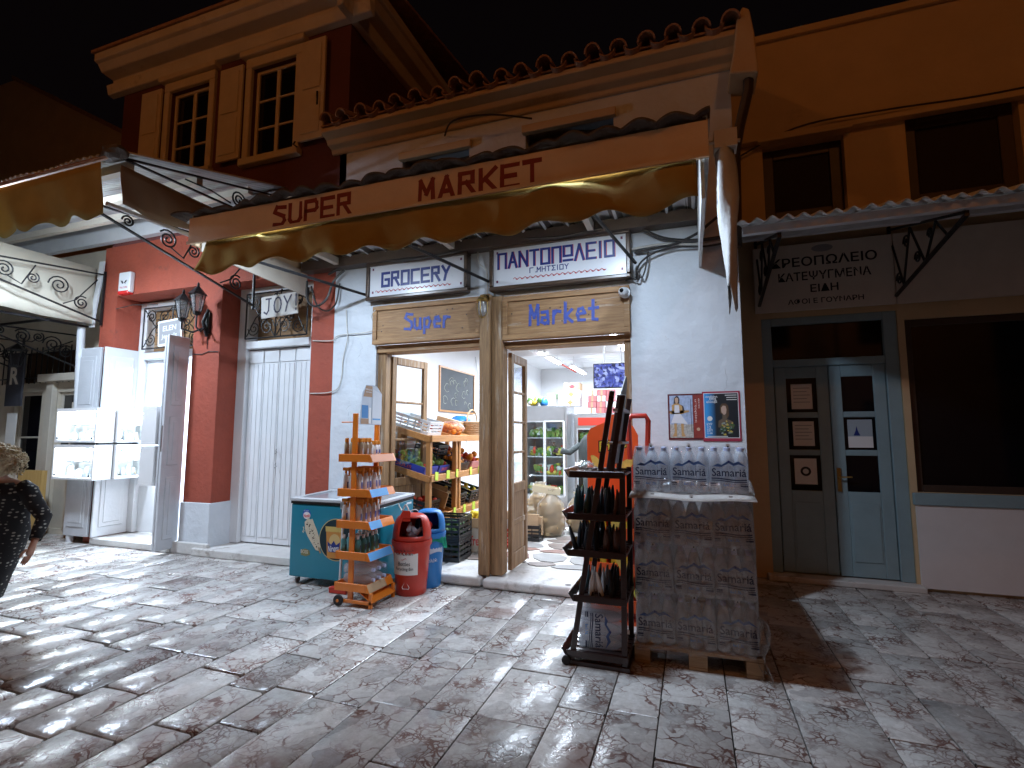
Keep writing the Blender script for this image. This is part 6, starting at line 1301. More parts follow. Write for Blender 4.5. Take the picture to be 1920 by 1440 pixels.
m_,t,b=nt('cctv_picture'); tc=N(t,'ShaderNodeTexCoord'); vo=N(t,'ShaderNodeTexVoronoi',i_Scale=26.); L(t,tc.outputs['Object'],vo.inputs['Vector']); no=N(t,'ShaderNodeTexNoise',i_Scale=9.,i_Detail=6.); L(t,tc.outputs['Object'],no.inputs['Vector']); mx=N(t,'ShaderNodeMix',data_type='RGBA',blend_type='MULTIPLY'); mx.inputs[0].default_value=1; L(t,vo.outputs['Color'],mx.inputs[6]); L(t,no.outputs[0],mx.inputs[7]); cr=N(t,'ShaderNodeValToRGB'); L(t,mx.outputs[2],cr.inputs[0]); e=cr.color_ramp.elements; e[0].position=.08; e[0].color=(.01,.015,.08,1); e[1].position=.5; e[1].color=(.45,.55,1,1); x=e.new(.28); x.color=(.06,.09,.5,1); b.inputs['Base Color'].default_value=(0,0,0,1); L(t,cr.outputs[0],b.inputs['Emission Color']); b.inputs['Emission Strength'].default_value=1.1
for i in range(2):
    for j in range(2): MB().box((-1.345+.268*i,7.4955,2.205+.172*j),(-1.345+.268*i+.264,7.4990,2.205+.172*j+.168)).build('picture',m_,TV)
m=MB(); m.tube([(-1.2,7.52,2.56),(-1.2,7.52,3.31)],.012,6).tube([(-.95,7.52,2.56),(-.95,7.52,3.31)],.012,6); m.build('hanging_pole',ALU,TV)
cable([(-3.88,9.6,3.3),(-3.87,9.62,2.8),(-3.86,9.58,2.4),(-3.86,9.65,2.0)],.02,'thick grey cable dropping down the shop wall to the fridge',GREYP); cable([(-3.88,8.9,3.0),(-3.87,9.0,2.6),(-3.87,9.0,2.1)],.008,'thin grey cable dropping down the shop wall',GREYP)
# ================= produce shelf =================
PS=thing('produce_shelf','varnished wooden produce shelf with sloping levels along the shop wall','shelf',(-3.35,6.4,.09)); ya,yb,xf,xb=5.42,7.55,-2.95,-3.78
for yy in (ya,6.12,6.22,yb):
    MB().box((xf-.03,yy-.03,.09),(xf+.03,yy+.03,1.50)).build('post',PINEZ,PS,bevel=.006); MB().box((xb-.03,yy-.03,.09),(xb+.03,yy+.03,1.72)).build('post',PINEZ,PS,bevel=.006)
LV=[1.45,.98,.50,.16]
for i,z_ in enumerate(LV):
    dz=.23 if i<3 else .05
    MB().hexa([(xf+.031,ya-.03,z_-.03),(xf+.055,ya-.03,z_-.03),(xf+.055,yb+.03,z_-.03),(xf+.031,yb+.03,z_-.03),(xf+.031,ya-.03,z_+.05),(xf+.055,ya-.03,z_+.05),(xf+.055,yb+.03,z_+.05),(xf+.031,yb+.03,z_+.05)]).build('front_rail',PINE,PS,bevel=.004)
    for yy in (ya-.031,6.09,yb+.031): m=MB(); m.bar((xf+.03,yy,z_),(xb,yy,z_+dz),.022,.075); m.build('side_rail',PINE,PS,bevel=.004)
    for k in range(5):
        a=xf+.02+(xb-xf)*k/5; b_=xf+.02+(xb-xf)*(k+.86)/5; za=z_+dz*(k/5); zb=z_+dz*(k+.86)/5
        MB().hexa([(b_,ya,zb-.018),(a,ya,za-.018),(a,yb,za-.018),(b_,yb,zb-.018),(b_,ya,zb),(a,ya,za),(a,yb,za),(b_,yb,zb)]).build('slat',PINE,PS)
for i,(yy,z_) in enumerate(((5.5,.98),(5.8,.98),(6.06,.98),(6.5,.98),(6.8,.98),(7.1,.98),(6.3,.50),(6.6,.50),(6.9,.50),(7.2,.50),(6.0,.5))):
    MB().obox((xf+.062,yy,z_+.035),(.006,.075,.10),rz=random.uniform(-.2,.2),rx=random.uniform(-.15,.15)).build('price_card',TAGY,PS)
m=MB()
for yy in (6.35,6.5,6.85,7.0): m.tube([(xf+.06,yy,1.43),(xf+.065,yy,1.36),(xf+.075,yy+.03,1.33),(xf+.065,yy+.05,1.36)],.004,4)
m.build('wire_hook',STEEL,PS)
def sl_(x): return (xf-x)/(xf-xb)   # 0 at the front rail
def crate(name,label,cx,cy_,z,w_,d_,h,mat,ry=0,rz=0,slots=True,grp=None,cat='crate',print_=None):
    """open box with slatted sides, local then placed"""
    T_=thing(name,label,cat,(0,0,0),grp); t=.014
    MB().box((-w_/2,-d_/2,0),(w_/2,d_/2,t)).build('bottom',mat,T_)
    for nm,(a,b_,c,d) in (('side',(-w_/2,w_/2,-d_/2,-d_/2+t)),('side',(-w_/2,w_/2,d_/2-t,d_/2)),('end',(-w_/2,-w_/2+t,-d_/2+t,d_/2-t)),('end',(w_/2-t,w_/2,-d_/2+t,d_/2-t))):
        s=MB()
        if slots:
            k=4
            for i in range(k): zz=t+(h-t)*i/k; s.box((a,c,zz+.002),(b_,d,zz+(h-t)/k*.55))
            s.box((a,c,h-.02),(b_,d,h))
            horiz=(b_-a)>(d-c); L_=(b_-a) if horiz else (d-c); n=max(3,int(L_/.09))
            for i in range(n+1):
                q=i/n*(L_-.012)
                if horiz: s.box((a+q,c+.001,t),(a+q+.012,d-.001,h-.021))
                else: s.box((a+.001,c+q,t),(b_-.001,c+q+.012,h-.021))
        else: s.box((a,c,t),(b_,d,h))
        s=s.build(nm,mat,T_)
    T_.location=(cx,cy_,z); T_.rotation_euler=(0,ry,rz); return T_
def pile(name,label,cat,cx,cy_,z,w_,d_,n,r,mats,ry=0,seed=0,h=2,sq=(1,1,1),jit=.05):
    rr=random.Random(seed); m=MB(); q=math.tan(-ry) if ry else 0
    for i in range(n):
        x=rr.uniform(-w_/2,w_/2); y=rr.uniform(-d_/2,d_/2); k=rr.uniform(.8,1.15); m.cur=rr.randrange(len(mats)); m.ball((cx+x,cy_+y,z+q*x*1.0+r*(.8+rr.random()*h)),(r*k*sq[0],r*k*sq[1],r*k*sq[2]),8,6,jit)
    o=m.build(name,mats,None,smooth='all'); return tag(o,label,cat,kind='stuff')
SLP=math.atan(.23/.83); NRY=SLP
WCR=pm('white_crate',(.66,.68,.70),.4,var=.05,bump=.02)
crate('plastic_crate','empty white slatted crate tilted on top of the produce shelf',-3.33,5.78,1.57,.52,.36,.17,WCR,ry=NRY)
APR=fl('apple_red',(.42,.05,.03)); APG=fl('mango_green',(.16,.26,.05)); ORF=pm('orange_fruit',(.72,.26,.02),.5,var=.1,bump=.1,bscale=200); LEM=fl('lemon_yellow',(.70,.52,.04)); POT=pm('potato_skin',(.46,.33,.18),.8,var=.2,bump=.1); GRN=fl('leaf_green',(.09,.20,.04)); TOM=fl('tomato_red',(.50,.05,.02)); AUB=fl('dark_purple',(.05,.02,.04)); ONI=fl('onion',(.42,.22,.08))
BLB=pm('blue_carton',(.03,.05,.33),.5,var=.08,bump=.02)
def carton(label,cx,cy_,z,w_,d_,h,mat,word=None,wcol=None,ry=0,rz=0,grp=None,face='x'):
    T_=crate('produce_box',label,cx,cy_,z,w_,d_,h,mat,ry,rz,slots=False,cat='box',grp=grp)
    if word:
        o=[c for c in T_.children if c.name.startswith('side' if face=='y' else 'end')]
        if face=='y': text(word,'lettering',wcol,o[0],(0,-d_/2-.001,h*.5),X_,Z_,w=w_*.45,h=h*.42,bold=.02)
        else: text(word,'lettering',wcol,o[-1],(w_/2+.001,0,h*.5),Y_,Z_,w=d_*.5,h=h*.42,bold=.02)
    return T_
PNK=fl('print_pink',(.7,.12,.12)); zs=lambda x,l:LV[l]+.23*sl_(x)
carton('blue carton lettered POULIS full of mangoes on the middle shelf',-3.36,5.62,zs(-3.36,1)+.02,.66,.34,.09,BLB,'POULIS',PNK,NRY,face='y')
pile('mangoes','heap of red and green mangoes in the blue cartons','fruit',-3.34,5.62,zs(-3.36,1)+.03,.55,.26,34,.042,[APR,APG,APG,APG],NRY,1)
carton('second blue carton of green fruit beside the POULIS carton',-3.36,5.98,zs(-3.36,1)+.02,.66,.30,.09,BLB,'FRUIT',PNK,NRY)
pile('green_apples','heap of green apples in the second blue carton','fruit',-3.30,5.98,zs(-3.36,1)+.03,.5,.24,26,.04,[APG,APG,APR],NRY,2)
carton('black-edged carton of oranges in the far bay of the middle shelf',-3.36,6.55,zs(-3.36,1)+.02,.66,.40,.10,BLKPL,None,None,NRY); pile('apricots','heap of orange and purple plums in the far bay','fruit',-3.32,6.55,zs(-3.36,1)+.05,.55,.33,34,.037,[ORF,AUB,ORF],NRY,3)
carton('pink printed carton of apples deeper in the middle shelf',-3.36,7.05,zs(-3.36,1)+.02,.66,.40,.10,fl('pink_carton',(.55,.25,.24)),None,None,NRY); pile('peaches','heap of orange peaches deeper in the middle shelf','fruit',-3.32,7.05,zs(-3.36,1)+.06,.55,.33,34,.042,[ORF,ORF,TOM],NRY,4)
crate('plastic_crate','black slatted crate leaning at the back of the middle shelf',-3.45,6.35,zs(-3.45,1)+.10,.36,.30,.20,BLKPL,ry=NRY,slots=True)
# lower shelf
for (lab,cy_,fm,nm,sd) in (('black crate of tomatoes on the lower shelf near the street',5.62,[TOM,TOM,ONI],'tomatoes',5),('black crate of onions and potatoes in the middle of the lower shelf',6.42,[ONI,LEM,POT],'onions',6),('black crate of greens at the far end of the lower shelf',6.98,[GRN,GRN,LEM],'courgettes',7)):
    crate('plastic_crate',lab,-3.32,cy_,zs(-3.32,2)+.02,.58,.42,.17,BLKPL,ry=NRY); pile(nm,'loose %s lying in a black crate of the lower shelf'%nm,'vegetables',-3.28,cy_,zs(-3.32,2)+.06,.46,.34,36,.036,fm,NRY,sd)
for k,(cy_,h_) in enumerate(((5.95,.20),(6.08,.22),(5.75,.16))): MB().obox((-3.15-.1*k,cy_,.72+.04*k),(.36,.02,h_),rz=.3*k,ry=.3).build('carton_flap',CARD).name='torn_carton'
for o,wd_ in zip([o for o in C.objects if o.name.startswith('torn_carton')],('shorter, further from the street','tallest, by the middle posts','lowest, nearest the street')): tag(o,'torn cardboard flap among the lower shelf crates, '+wd_,'cardboard','torn cartons on the produce shelf')
# things on top of the shelf
for k,(cy_,x,w_,h_,mt,lab) in enumerate(((6.05,-3.3,.16,.10,APR,'small red carton beside the white crate on top of the shelf'),(6.18,-3.45,.14,.12,fl('red_pack',(.5,.06,.05)),'red packet behind the white crate on top of the shelf'),(6.75,-3.35,.34,.16,CARD,'brown cardboard box on top of the produce shelf'))):
    c_=thing('food_carton',lab,'box',(x,cy_,zs(x,0)+.015)); MB().obox((x,cy_,zs(x,0)+.02+h_/2),(w_,w_*.8,h_),ry=NRY,rz=.2).build('carton_body',mt,c_,bevel=.004); MB().obox((x,cy_,zs(x,0)+.022+h_),(w_*.9,.05,.004),ry=NRY,rz=.2).build('tape',PAPER,c_)
pile('netted_oranges','oranges in white and red nets on top of the produce shelf','fruit',-3.15,6.38,zs(-3.15,0)+.01,.26,.32,26,.04,[ORF,ONI,ORF],NRY,9)
m=MB(); m.ball((-3.15,6.38,zs(-3.15,0)+.09),(.19,.20,.10),14,8,.08); tag(m.build('orange_net',glassy('net',(.9,.85,.8),.02,.4,body=(.7,.3,.2),bodyw=.25),smooth='all'),'thin net holding oranges on top of the produce shelf','net')
BSK=thing('wicker_basket','wicker basket with hoop handle at the far end of the produce shelf','basket',(-3.15,7.12,1.55)); m=MB()
for k in range(7): r=.13+.012*k; m.tube([(-3.15+r*math.cos(t*.3142),7.12+r*math.sin(t*.3142),zs(-3.15,0)+.02+.028*k) for t in range(21)],.015,6,cap=False)
m.build('woven_side',CARD,BSK); m=MB(); m.tube([(-3.15,7.12+.19*math.cos(t*.314),zs(-3.15,0)+.18+.20*math.sin(t*.314)) for t in range(11)],.012,6); m.build('handle',CARD,BSK)
m=MB(); m.ball((-3.4,7.25,zs(-3.4,0)+.14),(.16,.16,.09),12,8,.12); tag(m.build('blue_bag',BLUEPL,smooth='all'),'blue plastic bag behind the wicker basket','bag')
# floor in front of the shelf
for (lab,z_,sd) in (('lower black slatted crate of the pair inside the left doorway',.105,1),('upper black slatted crate of the pair inside the left doorway',.345,2)):
    crate('plastic_crate',lab,-2.66,5.44,z_,.36,.40,.235,BLKPL,rz=.06)
pile('cucumbers','green cucumbers filling the pair of black crates','vegetables',-2.66,5.44,.13,.26,.30,50,.04,[GRN,fl('cucumber_green',(.05,.11,.03))],0,10,h=9)
carton('white printed carton on the floor by the black crates',-2.50,5.98,.10,.40,.40,.28,CARDW,'fresh',PNK,rz=.15,face='y'); carton('brown carton of lemons stacked on the white printed carton',-2.52,6.0,.385,.42,.40,.11,CARD,rz=.1)
pile('lemons','heap of yellow lemons in the brown carton','fruit',-2.52,6.0,.43,.34,.33,30,.036,[LEM,LEM,LEM],0,11,sq=(1,1,1))
carton('second white carton with red print deeper by the shelf',-2.62,6.55,.10,.40,.40,.26,CARDW,'ΦΡΟΥΤΑ',SIGNR,face='y'); carton('shallow carton of red fruit on the second white carton',-2.62,6.55,.365,.42,.40,.10,CARD); pile('red_fruit','heap of red fruit in the shallow carton','fruit',-2.62,6.55,.40,.34,.33,30,.036,[TOM,ORF],0,12)
crate('plastic_crate','red slatted crate on the shop floor behind the door post',-2.30,6.35,.10,.36,.36,.16,REDPL)
# ================= fridges =================
def fridge(name,label,x0,x1,y0,y1,z1,header,nd,seed,strip=None):
    T_=thing(name,label,'fridge',((x0+x1)/2,y0,.09)); z0=.095; t=.05
    b_=MB(); b_.box((x0,y0,z0),(x0+t,y1,z1)).box((x1-t,y0,z0),(x1,y1,z1)).box((x0+t,y1-t,z0),(x1-t,y1,z1)).box((x0+t,y0,z0),(x1-t,y1-t,z0+.18)).box((x0+t,y0,z1-.02),(x1-t,y1-t,z1)); b_.build('cabinet',STEEL,T_,bevel=.008)
    MB().box((x0+t,y0-.015,z1-.30),(x1-t,y0+.04,z1-.021)).build('header',header,T_)
    if strip: MB().box((x0+t+.04,y0-.03,z1-.25),(x1-t-.04,y0-.016,z1-.09)).build('header_strip',strip,T_)
    iw=x1-x0-2*t; ih=z1-.30-(z0+.18)
    for k in range(4): 
        zz=z0+.18+ih*(k)/4+.02; s=MB(); s.box((x0+t,y0+.08,zz),(x1-t,y1-t,zz+.015)); s.build('rack_shelf',ALU,T_)
        rr=random.Random(seed+k); mm=MB(); cols=[GRN,GRN,fl('lettuce',(.22,.34,.08)),fl('pack_pale',(.5,.55,.5)),fl('pack_yellow',(.55,.5,.1)),TOM,AUB]
        for i in range(34):
            mm.cur=rr.randrange(len(cols)) if k<3 else rr.randrange(4); xx=x0+t+.07+(iw-.14)*rr.random(); zq=zz+.05+rr.uniform(0,.12)
            if rr.random()<.5: mm.ball((xx,y0+.14+rr.uniform(0,.12),zq),(rr.uniform(.04,.08),.06,rr.uniform(.04,.08)),7,5,.3)
            else: mm.obox((xx,y0+.14+rr.uniform(0,.1),zq+.02),(rr.uniform(.05,.12),.06,rr.uniform(.08,.16)),rz=rr.uniform(-.3,.3),ry=rr.uniform(-.2,.2))
        mm.build('shelf_goods',cols,T_)
    for d in range(nd):
        a=x0+t+iw*d/nd; b2=x0+t+iw*(d+1)/nd; yy=y0-.004-.016*(d%2); f=MB(); k=.03; c=z0+.18; e_=z1-.302
        f.box((a,yy,c),(a+k,yy+.014,e_)).box((b2-k,yy,c),(b2,yy+.014,e_)).box((a+k,yy,c),(b2-k,yy+.014,c+k)).box((a+k,yy,e_-k),(b2-k,yy+.014,e_)); dr=f.build('sliding_door',ALU,T_)
        MB().box((a+k,yy+.005,c+k),(b2-k,yy+.009,e_-k)).build('pane',PANE,dr)
    l=MB(); l.box((x1-t-.02,y0+.03,z0+.2),(x1-t-.004,y0+.05,z1-.32)); l.build('light_strip',flat('fridge_led',(1,1,1),.5,emit=4,ecol=(.8,.85,1)),T_)
fridge('glass_fridge','tall steel fridge with two sliding glass doors and vegetables',-3.28,-2.36,10.0,10.75,2.10,STEEL,2,40); fridge('glass_fridge','narrower steel fridge with red header and bottles further in',-2.30,-1.45,10.4,11.1,1.95,STEEL,2,60,REDPL)
TS=MB(); TS.box((-3.30,9.99,1.70),(-3.285,10.3,2.05)); tag(TS.build('ice_notice',fl('notice_blue',(.08,.2,.5))),'blue and white notice on the side of the larger fridge','notice')
rr=random.Random(17)
def small_box(x,y,z,w_,d_,h,mt,lab,mark=None):
    T_=thing('food_box',lab,'box',(x,y,z)); MB().box((x-w_/2,y-d_/2,z),(x+w_/2,y+d_/2,z+h)).build('box_body',mt,T_,bevel=.004); MB().box((x-.02,y-d_/2-.002,z+.002),(x+.02,y-d_/2-.0005,z+h-.002)).build('tape',CARD if mt is not CARD else PAPER,T_)
    if mark: q=MB(); blob(q,(x,y-d_/2-.003,z+h*.5),[(-.07,0),(0,.05),(.07,0),(0,-.05)],X_,Z_); q.build('box_mark',mark,T_)
small_box(-2.40,10.65,2.105,.40,.30,.17,CARDW,'lowest white box of the stack on top of the fridges',ONI); small_box(-2.38,10.65,2.277,.38,.30,.17,CARDW,'middle white box of the stack on top of the fridges',ONI); small_box(-2.36,10.65,2.449,.34,.30,.15,CARD,'brown box topping the stack above the fridges',SIGNR)
small_box(-2.82,10.5,2.105,.26,.25,.16,CARDW,'white box beside the stack on top of the fridge'); small_box(-2.78,10.5,2.267,.20,.2,.11,fl('green_box',(.25,.33,.2)),'small green box on the white box above the fridge')
for i in range(3):
    for j in range(4): small_box(-1.98+.19*i+.01*j,10.75,1.955+.125*j,.18,.2,.12,fl('crimson_pack',(.55,.16,.17)) if (i+j)%3 else CARDW,'pink or white carton piled on narrower fridge, %s layer, %s from its left'%(('bottom','second','third','top')[j],ORD[i]))
pile('snack_bags','yellow and green snack bags heaped on the larger fridge','snacks',-3.08,10.3,2.11,.30,.3,16,.055,[LEM,GRN,fl('white_bag',(.6,.6,.6))],0,20,jit=.3); m=MB(); m.ball((-2.90,10.25,2.19),(.09,.09,.09),10,7,.15); tag(m.build('blue_bag',BLUEPL,smooth='all'),'blue bag among the snack bags on the larger fridge','bag')
# ================= sacks =================
SACK=glassy('sack_film',(.9,.86,.8),.05,.3,body=(.66,.55,.40),bodyw=.35,bump=.6,bscale=14)
for (lab,x,y,r,h,sd) in (('tall clear sack of potatoes standing on the shop floor',-1.93,7.15,.20,.52,31),('clear sack of potatoes behind the tall one',-2.20,7.55,.20,.56,32),('slumped clear sack of potatoes next to the tall one',-1.62,7.55,.17,.46,33)):
    T_=thing('potato_sack',lab,'sack',(x,y,.095)); rr=random.Random(sd); mm=MB()
    for i in range(70): a=rr.uniform(0,6.28); q=r*.9*rr.random()**.4; zz=.13+rr.uniform(0,h-.12); f_=1-.25*abs(zz/h-.5); mm.ball((x+q*f_*math.cos(a),y+q*f_*math.sin(a),zz),(.05,.04,.038),7,5,.12)
    mm.build('potatoes',POT,T_,smooth='all'); s=MB(); s.lathe([(r*.75,.005),(r*.98,.08),(r*1.05,h*.5),(r*.9,h*.85),(r*.5,h*1.02),(r*.28,h*1.12),(r*.42,h*1.25)],(x,y,.095),18); o=s.build('bag',SACK,T_,smooth='all')
    for v in o.data.vertices: v.co+=Vector((random.uniform(-.012,.012),random.uniform(-.012,.012),0))
crate('fruit_tray','shallow wooden fruit tray lying on the potato sacks',-2.02,7.2,.68,.40,.28,.09,fl('pale_wood',(.58,.50,.34)),ry=.15,rz=.3,slots=False,cat='tray')
crate('plastic_crate','black slatted crate holding folded cardboard before the potato sacks',-2.17,6.78,.10,.40,.30,.20,BLKPL,rz=.1)
m=MB(); m.obox((-2.17,6.76,.30),(.34,.06,.26),rz=.1,rx=-.1).obox((-2.05,6.80,.28),(.2,.05,.24),rz=-.2); tag(m.build('folded_cardboard',CARD,bevel=.003),'folded brown cardboard standing in the black crate','cardboard')
m=MB(); 
for k in range(40): a=random.uniform(0,6.28); m.poly([(-1.35+random.uniform(-.2,.2),7.9+random.uniform(-.15,.15),.12+random.uniform(0,.5))]*0 or [(q[0],q[1],q[2]) for q in [( -1.45+.18*math.cos(a)+random.uniform(-.05,.05),7.85+.12*math.sin(a)+random.uniform(-.05,.05),.3+random.uniform(-.2,.22)) for _ in range(3)]])
tag(m.build('leafy_greens',GRN),'bunch of leafy greens behind the potato sacks','greens',kind='stuff')
m=MB(); m.ball((-1.60,8.3,1.22),(.17,.12,.30),12,8,.12).tube([(-1.74,8.28,1.35),(-1.90,8.22,1.22),(-2.02,8.15,1.25)],.05,8).tube([(-1.6,8.3,1.0),(-1.62,8.3,.1)],.09,8); tag(m.build('draped_jacket',pm('dark_cloth',(.06,.07,.07),.9,bump=.3),smooth='all'),'dark jacket draped over a trolley deep in the shop','jacket')
# goods on shelves along the right side of the shop
RS=thing('grocery_shelving','white metal shelving stocked with groceries along the right side of the shop','shelf',(-.2,8.6,.09))
for yy in (7.2,8.6,10.0): MB().box((-.30,yy-.02,.09),(.20,yy+.02,1.9)).build('upright',WHITEP,RS)
cols=[APR,fl('pack_yellow',(.55,.5,.1)),fl('pack_pale',(.5,.55,.5)),BLUEPL,WHITEPL,fl('pack_orange',(.6,.3,.06))]
for k in range(5):
    z_=.25+.36*k; MB().box((-.32,7.18,z_),(.20,10.02,z_+.025)).build('shelf_board',WHITEP,RS); mm=MB(); rr=random.Random(80+k); y=7.24
    while y<9.9: w_=rr.uniform(.05,.12); mm.cur=rr.randrange(6); mm.box((-.30,y,z_+.026),(-.12,y+w_*.94,z_+.026+rr.uniform(.12,.28))); y+=w_
    mm.build('stocked_goods',cols,RS)
# ================= walking woman =================
def skin_body(name,verts,edges,root,mat,parent,sub=2):
    me=bpy.data.meshes.new(name); off=OFF[parent]; me.from_pydata([tuple(Vector(v[0])-off) for v in verts],edges,[]); me.materials.append(mat)
    o=link(bpy.data.objects.new(name,me)); o.parent=parent; OFF[o]=off
    md=o.modifiers.new('skin','SKIN'); md.use_smooth_shade=True
    lay=me.skin_vertices[0] if me.skin_vertices else None
    if lay is None:
        bpy.context.view_layer.objects.active=o
        lay=me.skin_vertices.new(name='skin') if hasattr(me.skin_vertices,'new') else me.skin_vertices[0]
    for i,v in enumerate(verts):
        r=v[1]; r=(r,r) if not isinstance(r,tuple) else r; lay.data[i].radius=r; lay.data[i].use_root=(i==root)
    s=o.modifiers.new('sub','SUBSURF'); s.levels=sub; s.render_levels=sub
    return o
PE=thing('person','person with curly fair hair in a black dotted dress walking past the jeweller','person',(-5.02,2.52,0))
m_,t,b=nt('dotted_dress'); tc=N(t,'ShaderNodeTexCoord'); mp=N(t,'ShaderNodeMapping'); mp.inputs['Scale'].default_value=(1,1,1.7); L(t,tc.outputs['Object'],mp.inputs[0]); vo=N(t,'ShaderNodeTexVoronoi',i_Scale=24.,i_Randomness=.55); L(t,mp.outputs[0],vo.inputs['Vector']); r_=N(t,'ShaderNodeMapRange'); r_.inputs[1].default_value=.22; r_.inputs[2].default_value=.30; r_.inputs[3].default_value=1; r_.inputs[4].default_value=0; L(t,vo.outputs['Distance'],r_.inputs[0]); mx=N(t,'ShaderNodeMix',data_type='RGBA'); L(t,r_.outputs[0],mx.inputs[0]); mx.inputs[6].default_value=(.008,.008,.01,1); mx.inputs[7].default_value=(.30,.30,.26,1); L(t,mx.outputs[2],b.inputs['Base Color']); b.inputs['Roughness'].default_value=.85
DRESS=m_; SKIN=pm('skin',(.42,.22,.15),.5,var=.08,bump=.03); HAIRC=pm('fair_hair',(.56,.47,.31),.7,var=.35,vscale=40,bump=.4,bscale=70)
# frame: she walks towards the camera and bends forward; f = facing direction, s = her left (towards +x in the picture)
fdir=Vector((.35,-.94,0)).normalized(); sd_=Vector((.94,.35,0)).normalized(); B0=Vector((-5.10,2.56,0))
def bp_(f,s,z): return B0+fdir*f+sd_*(s-.30*max(0,1.02-z)*(1 if abs(s)<.2 or z<.5 else .25))+Z_*z
V=[]; E_=[]
def av(f,s,z,r): V.append((bp_(f,s,z),r)); return len(V)-1
def ae(a,b_): E_.append((a,b_))
pel=av(-.02,0,.74,(.165,.12)); wst=av(.02,0,.90,(.145,.10)); ch=av(.07,0,1.06,(.15,.105)); nk=av(.12,0,1.155,(.06,.055)); hd0=av(.15,0,1.20,(.05,.05)); hd=av(.17,0,1.26,(.075,.085)); hdt=av(.165,0,1.32,(.07,.075))
for a,b_ in ((pel,wst),(wst,ch),(ch,nk),(nk,hd0),(hd0,hd),(hd,hdt)): ae(a,b_)
# skirted thighs and legs, mid stride
for s,ff in ((.085,.16),(-.085,-.14)):
    h_=av(-.02+ff*.15,s,.66,.095); k_=av(ff*.75,s*.9,.38,.06); c_=av(ff*.95-.03,s*.85,.24,.052); a_=av(ff*1.1-.02,s*.8,.075,.034); t_=av(ff*1.1+.13,s*.95,.03,.026)
    for a,b_ in ((pel,h_),(h_,k_),(k_,c_),(c_,a_),(a_,t_)): ae(a,b_)
arms=[]
for s,(e,w_) in ((1,((.02,.29,.86),(.14,.345,.68))),(-1,((-.06,-.25,.84),(-.02,-.27,.62)))):
    sh=av(.07,s*.155,1.085,.058); up_=av(.05,s*.215,.98,.046); el=av(*e,.036); fo=av((e[0]+w_[0])/2,(e[1]+w_[1])/2,(e[2]+w_[2])/2,.033); wr=av(*w_,.021)
    for a,b_ in ((ch,sh),(sh,up_),(up_,el),(el,fo),(fo,wr)): ae(a,b_)
    hp=av(w_[0]+.02,w_[1]+s*.005,w_[2]-.05,(.034,.017)); kn=av(w_[0]+.035,w_[1]+s*.008,w_[2]-.085,(.034,.014)); ae(wr,hp); ae(hp,kn); arms.append((hp,kn,s,w_))
body=skin_body('body',V,E_,pel,SKIN,PE)
# fingers: five separate chains rooted in each palm
for (hp,kn,s,w_) in arms:
    fv=[]; fe=[]; root=None
    for q,(off_,ln) in enumerate(((-.026,.062),(-.009,.072),(.009,.070),(.025,.055))):
        base=(w_[0]+.032+off_*.9,w_[1]+s*.008,w_[2]-.078); p=[base,(base[0]+.012,base[1]-s*.006,base[2]-ln*.5),(base[0]+.010,base[1]-s*.018,base[2]-ln*.85),(base[0]+.002,base[1]-s*.026,base[2]-ln)]
        i0=len(fv)
        for k,c_ in enumerate(p): fv.append((bp_(*c_),.0085-.001*k))
        fe+=[(i0,i0+1),(i0+1,i0+2),(i0+2,i0+3)]
    i0=len(fv)
    for k,c_ in enumerate(((w_[0]+.045,w_[1],w_[2]-.03),(w_[0]+.075,w_[1]-s*.006,w_[2]-.055),(w_[0]+.082,w_[1]-s*.012,w_[2]-.088))): fv.append((bp_(*c_),.010-.001*k))
    fe+=[(i0,i0+1),(i0+1,i0+2)]
    o=skin_body('fingers',fv,fe,0,SKIN,PE,1)
    for i in range(0,len(fv)): o.data.skin_vertices[0].data[i].use_root = i in (0,4,8,12,16)
# dress: sleeved bodice and skirt over the body
dr=MB(); n=28
prof=[(.10,.24,.20,.16),(.05,.24,.215,.18),(.02,.40,.20,.17),(-.01,.58,.195,.165),(-.02,.72,.195,.155),(.01,.84,.175,.135),(.03,.93,.168,.128),(.06,1.03,.172,.128),(.08,1.09,.165,.115),(.10,1.135,.10,.085)][1:]
for (f_,z,rs,rf) in prof:
    for k in range(n):
        a=2*math.pi*k/n; w_=1+.05*math.sin(a*7)*max(0,(.7-z)); dr.v.append(tuple(bp_(f_+rf*math.sin(a)*w_,rs*math.cos(a)*w_,z)))
for j in range(len(prof)-1):
    for k in range(n): k2=(k+1)%n; dr.face([j*n+k,j*n+k2,(j+1)*n+k2,(j+1)*n+k])
dress=dr.build('dress',DRESS,PE,smooth='all',solid=.008)
for s,e,w2 in ((1,(.02,.29,.86),(.14,.345,.68)),(-1,(-.06,-.25,.84),(-.02,-.27,.62))):
    q=MB(); q.tube([bp_(.07,s*.12,1.09),bp_(.065,s*.18,1.06),bp_(.05,s*.225,.97),bp_(*e),bp_(*[(e[q]+w2[q])/2 for q in range(3)]),bp_(*[e[q]*.15+w2[q]*.85 for q in range(3)])],.070,12,cap=False,r1=.036); q.build('sleeve',DRESS,dress,smooth='all',solid=.005)
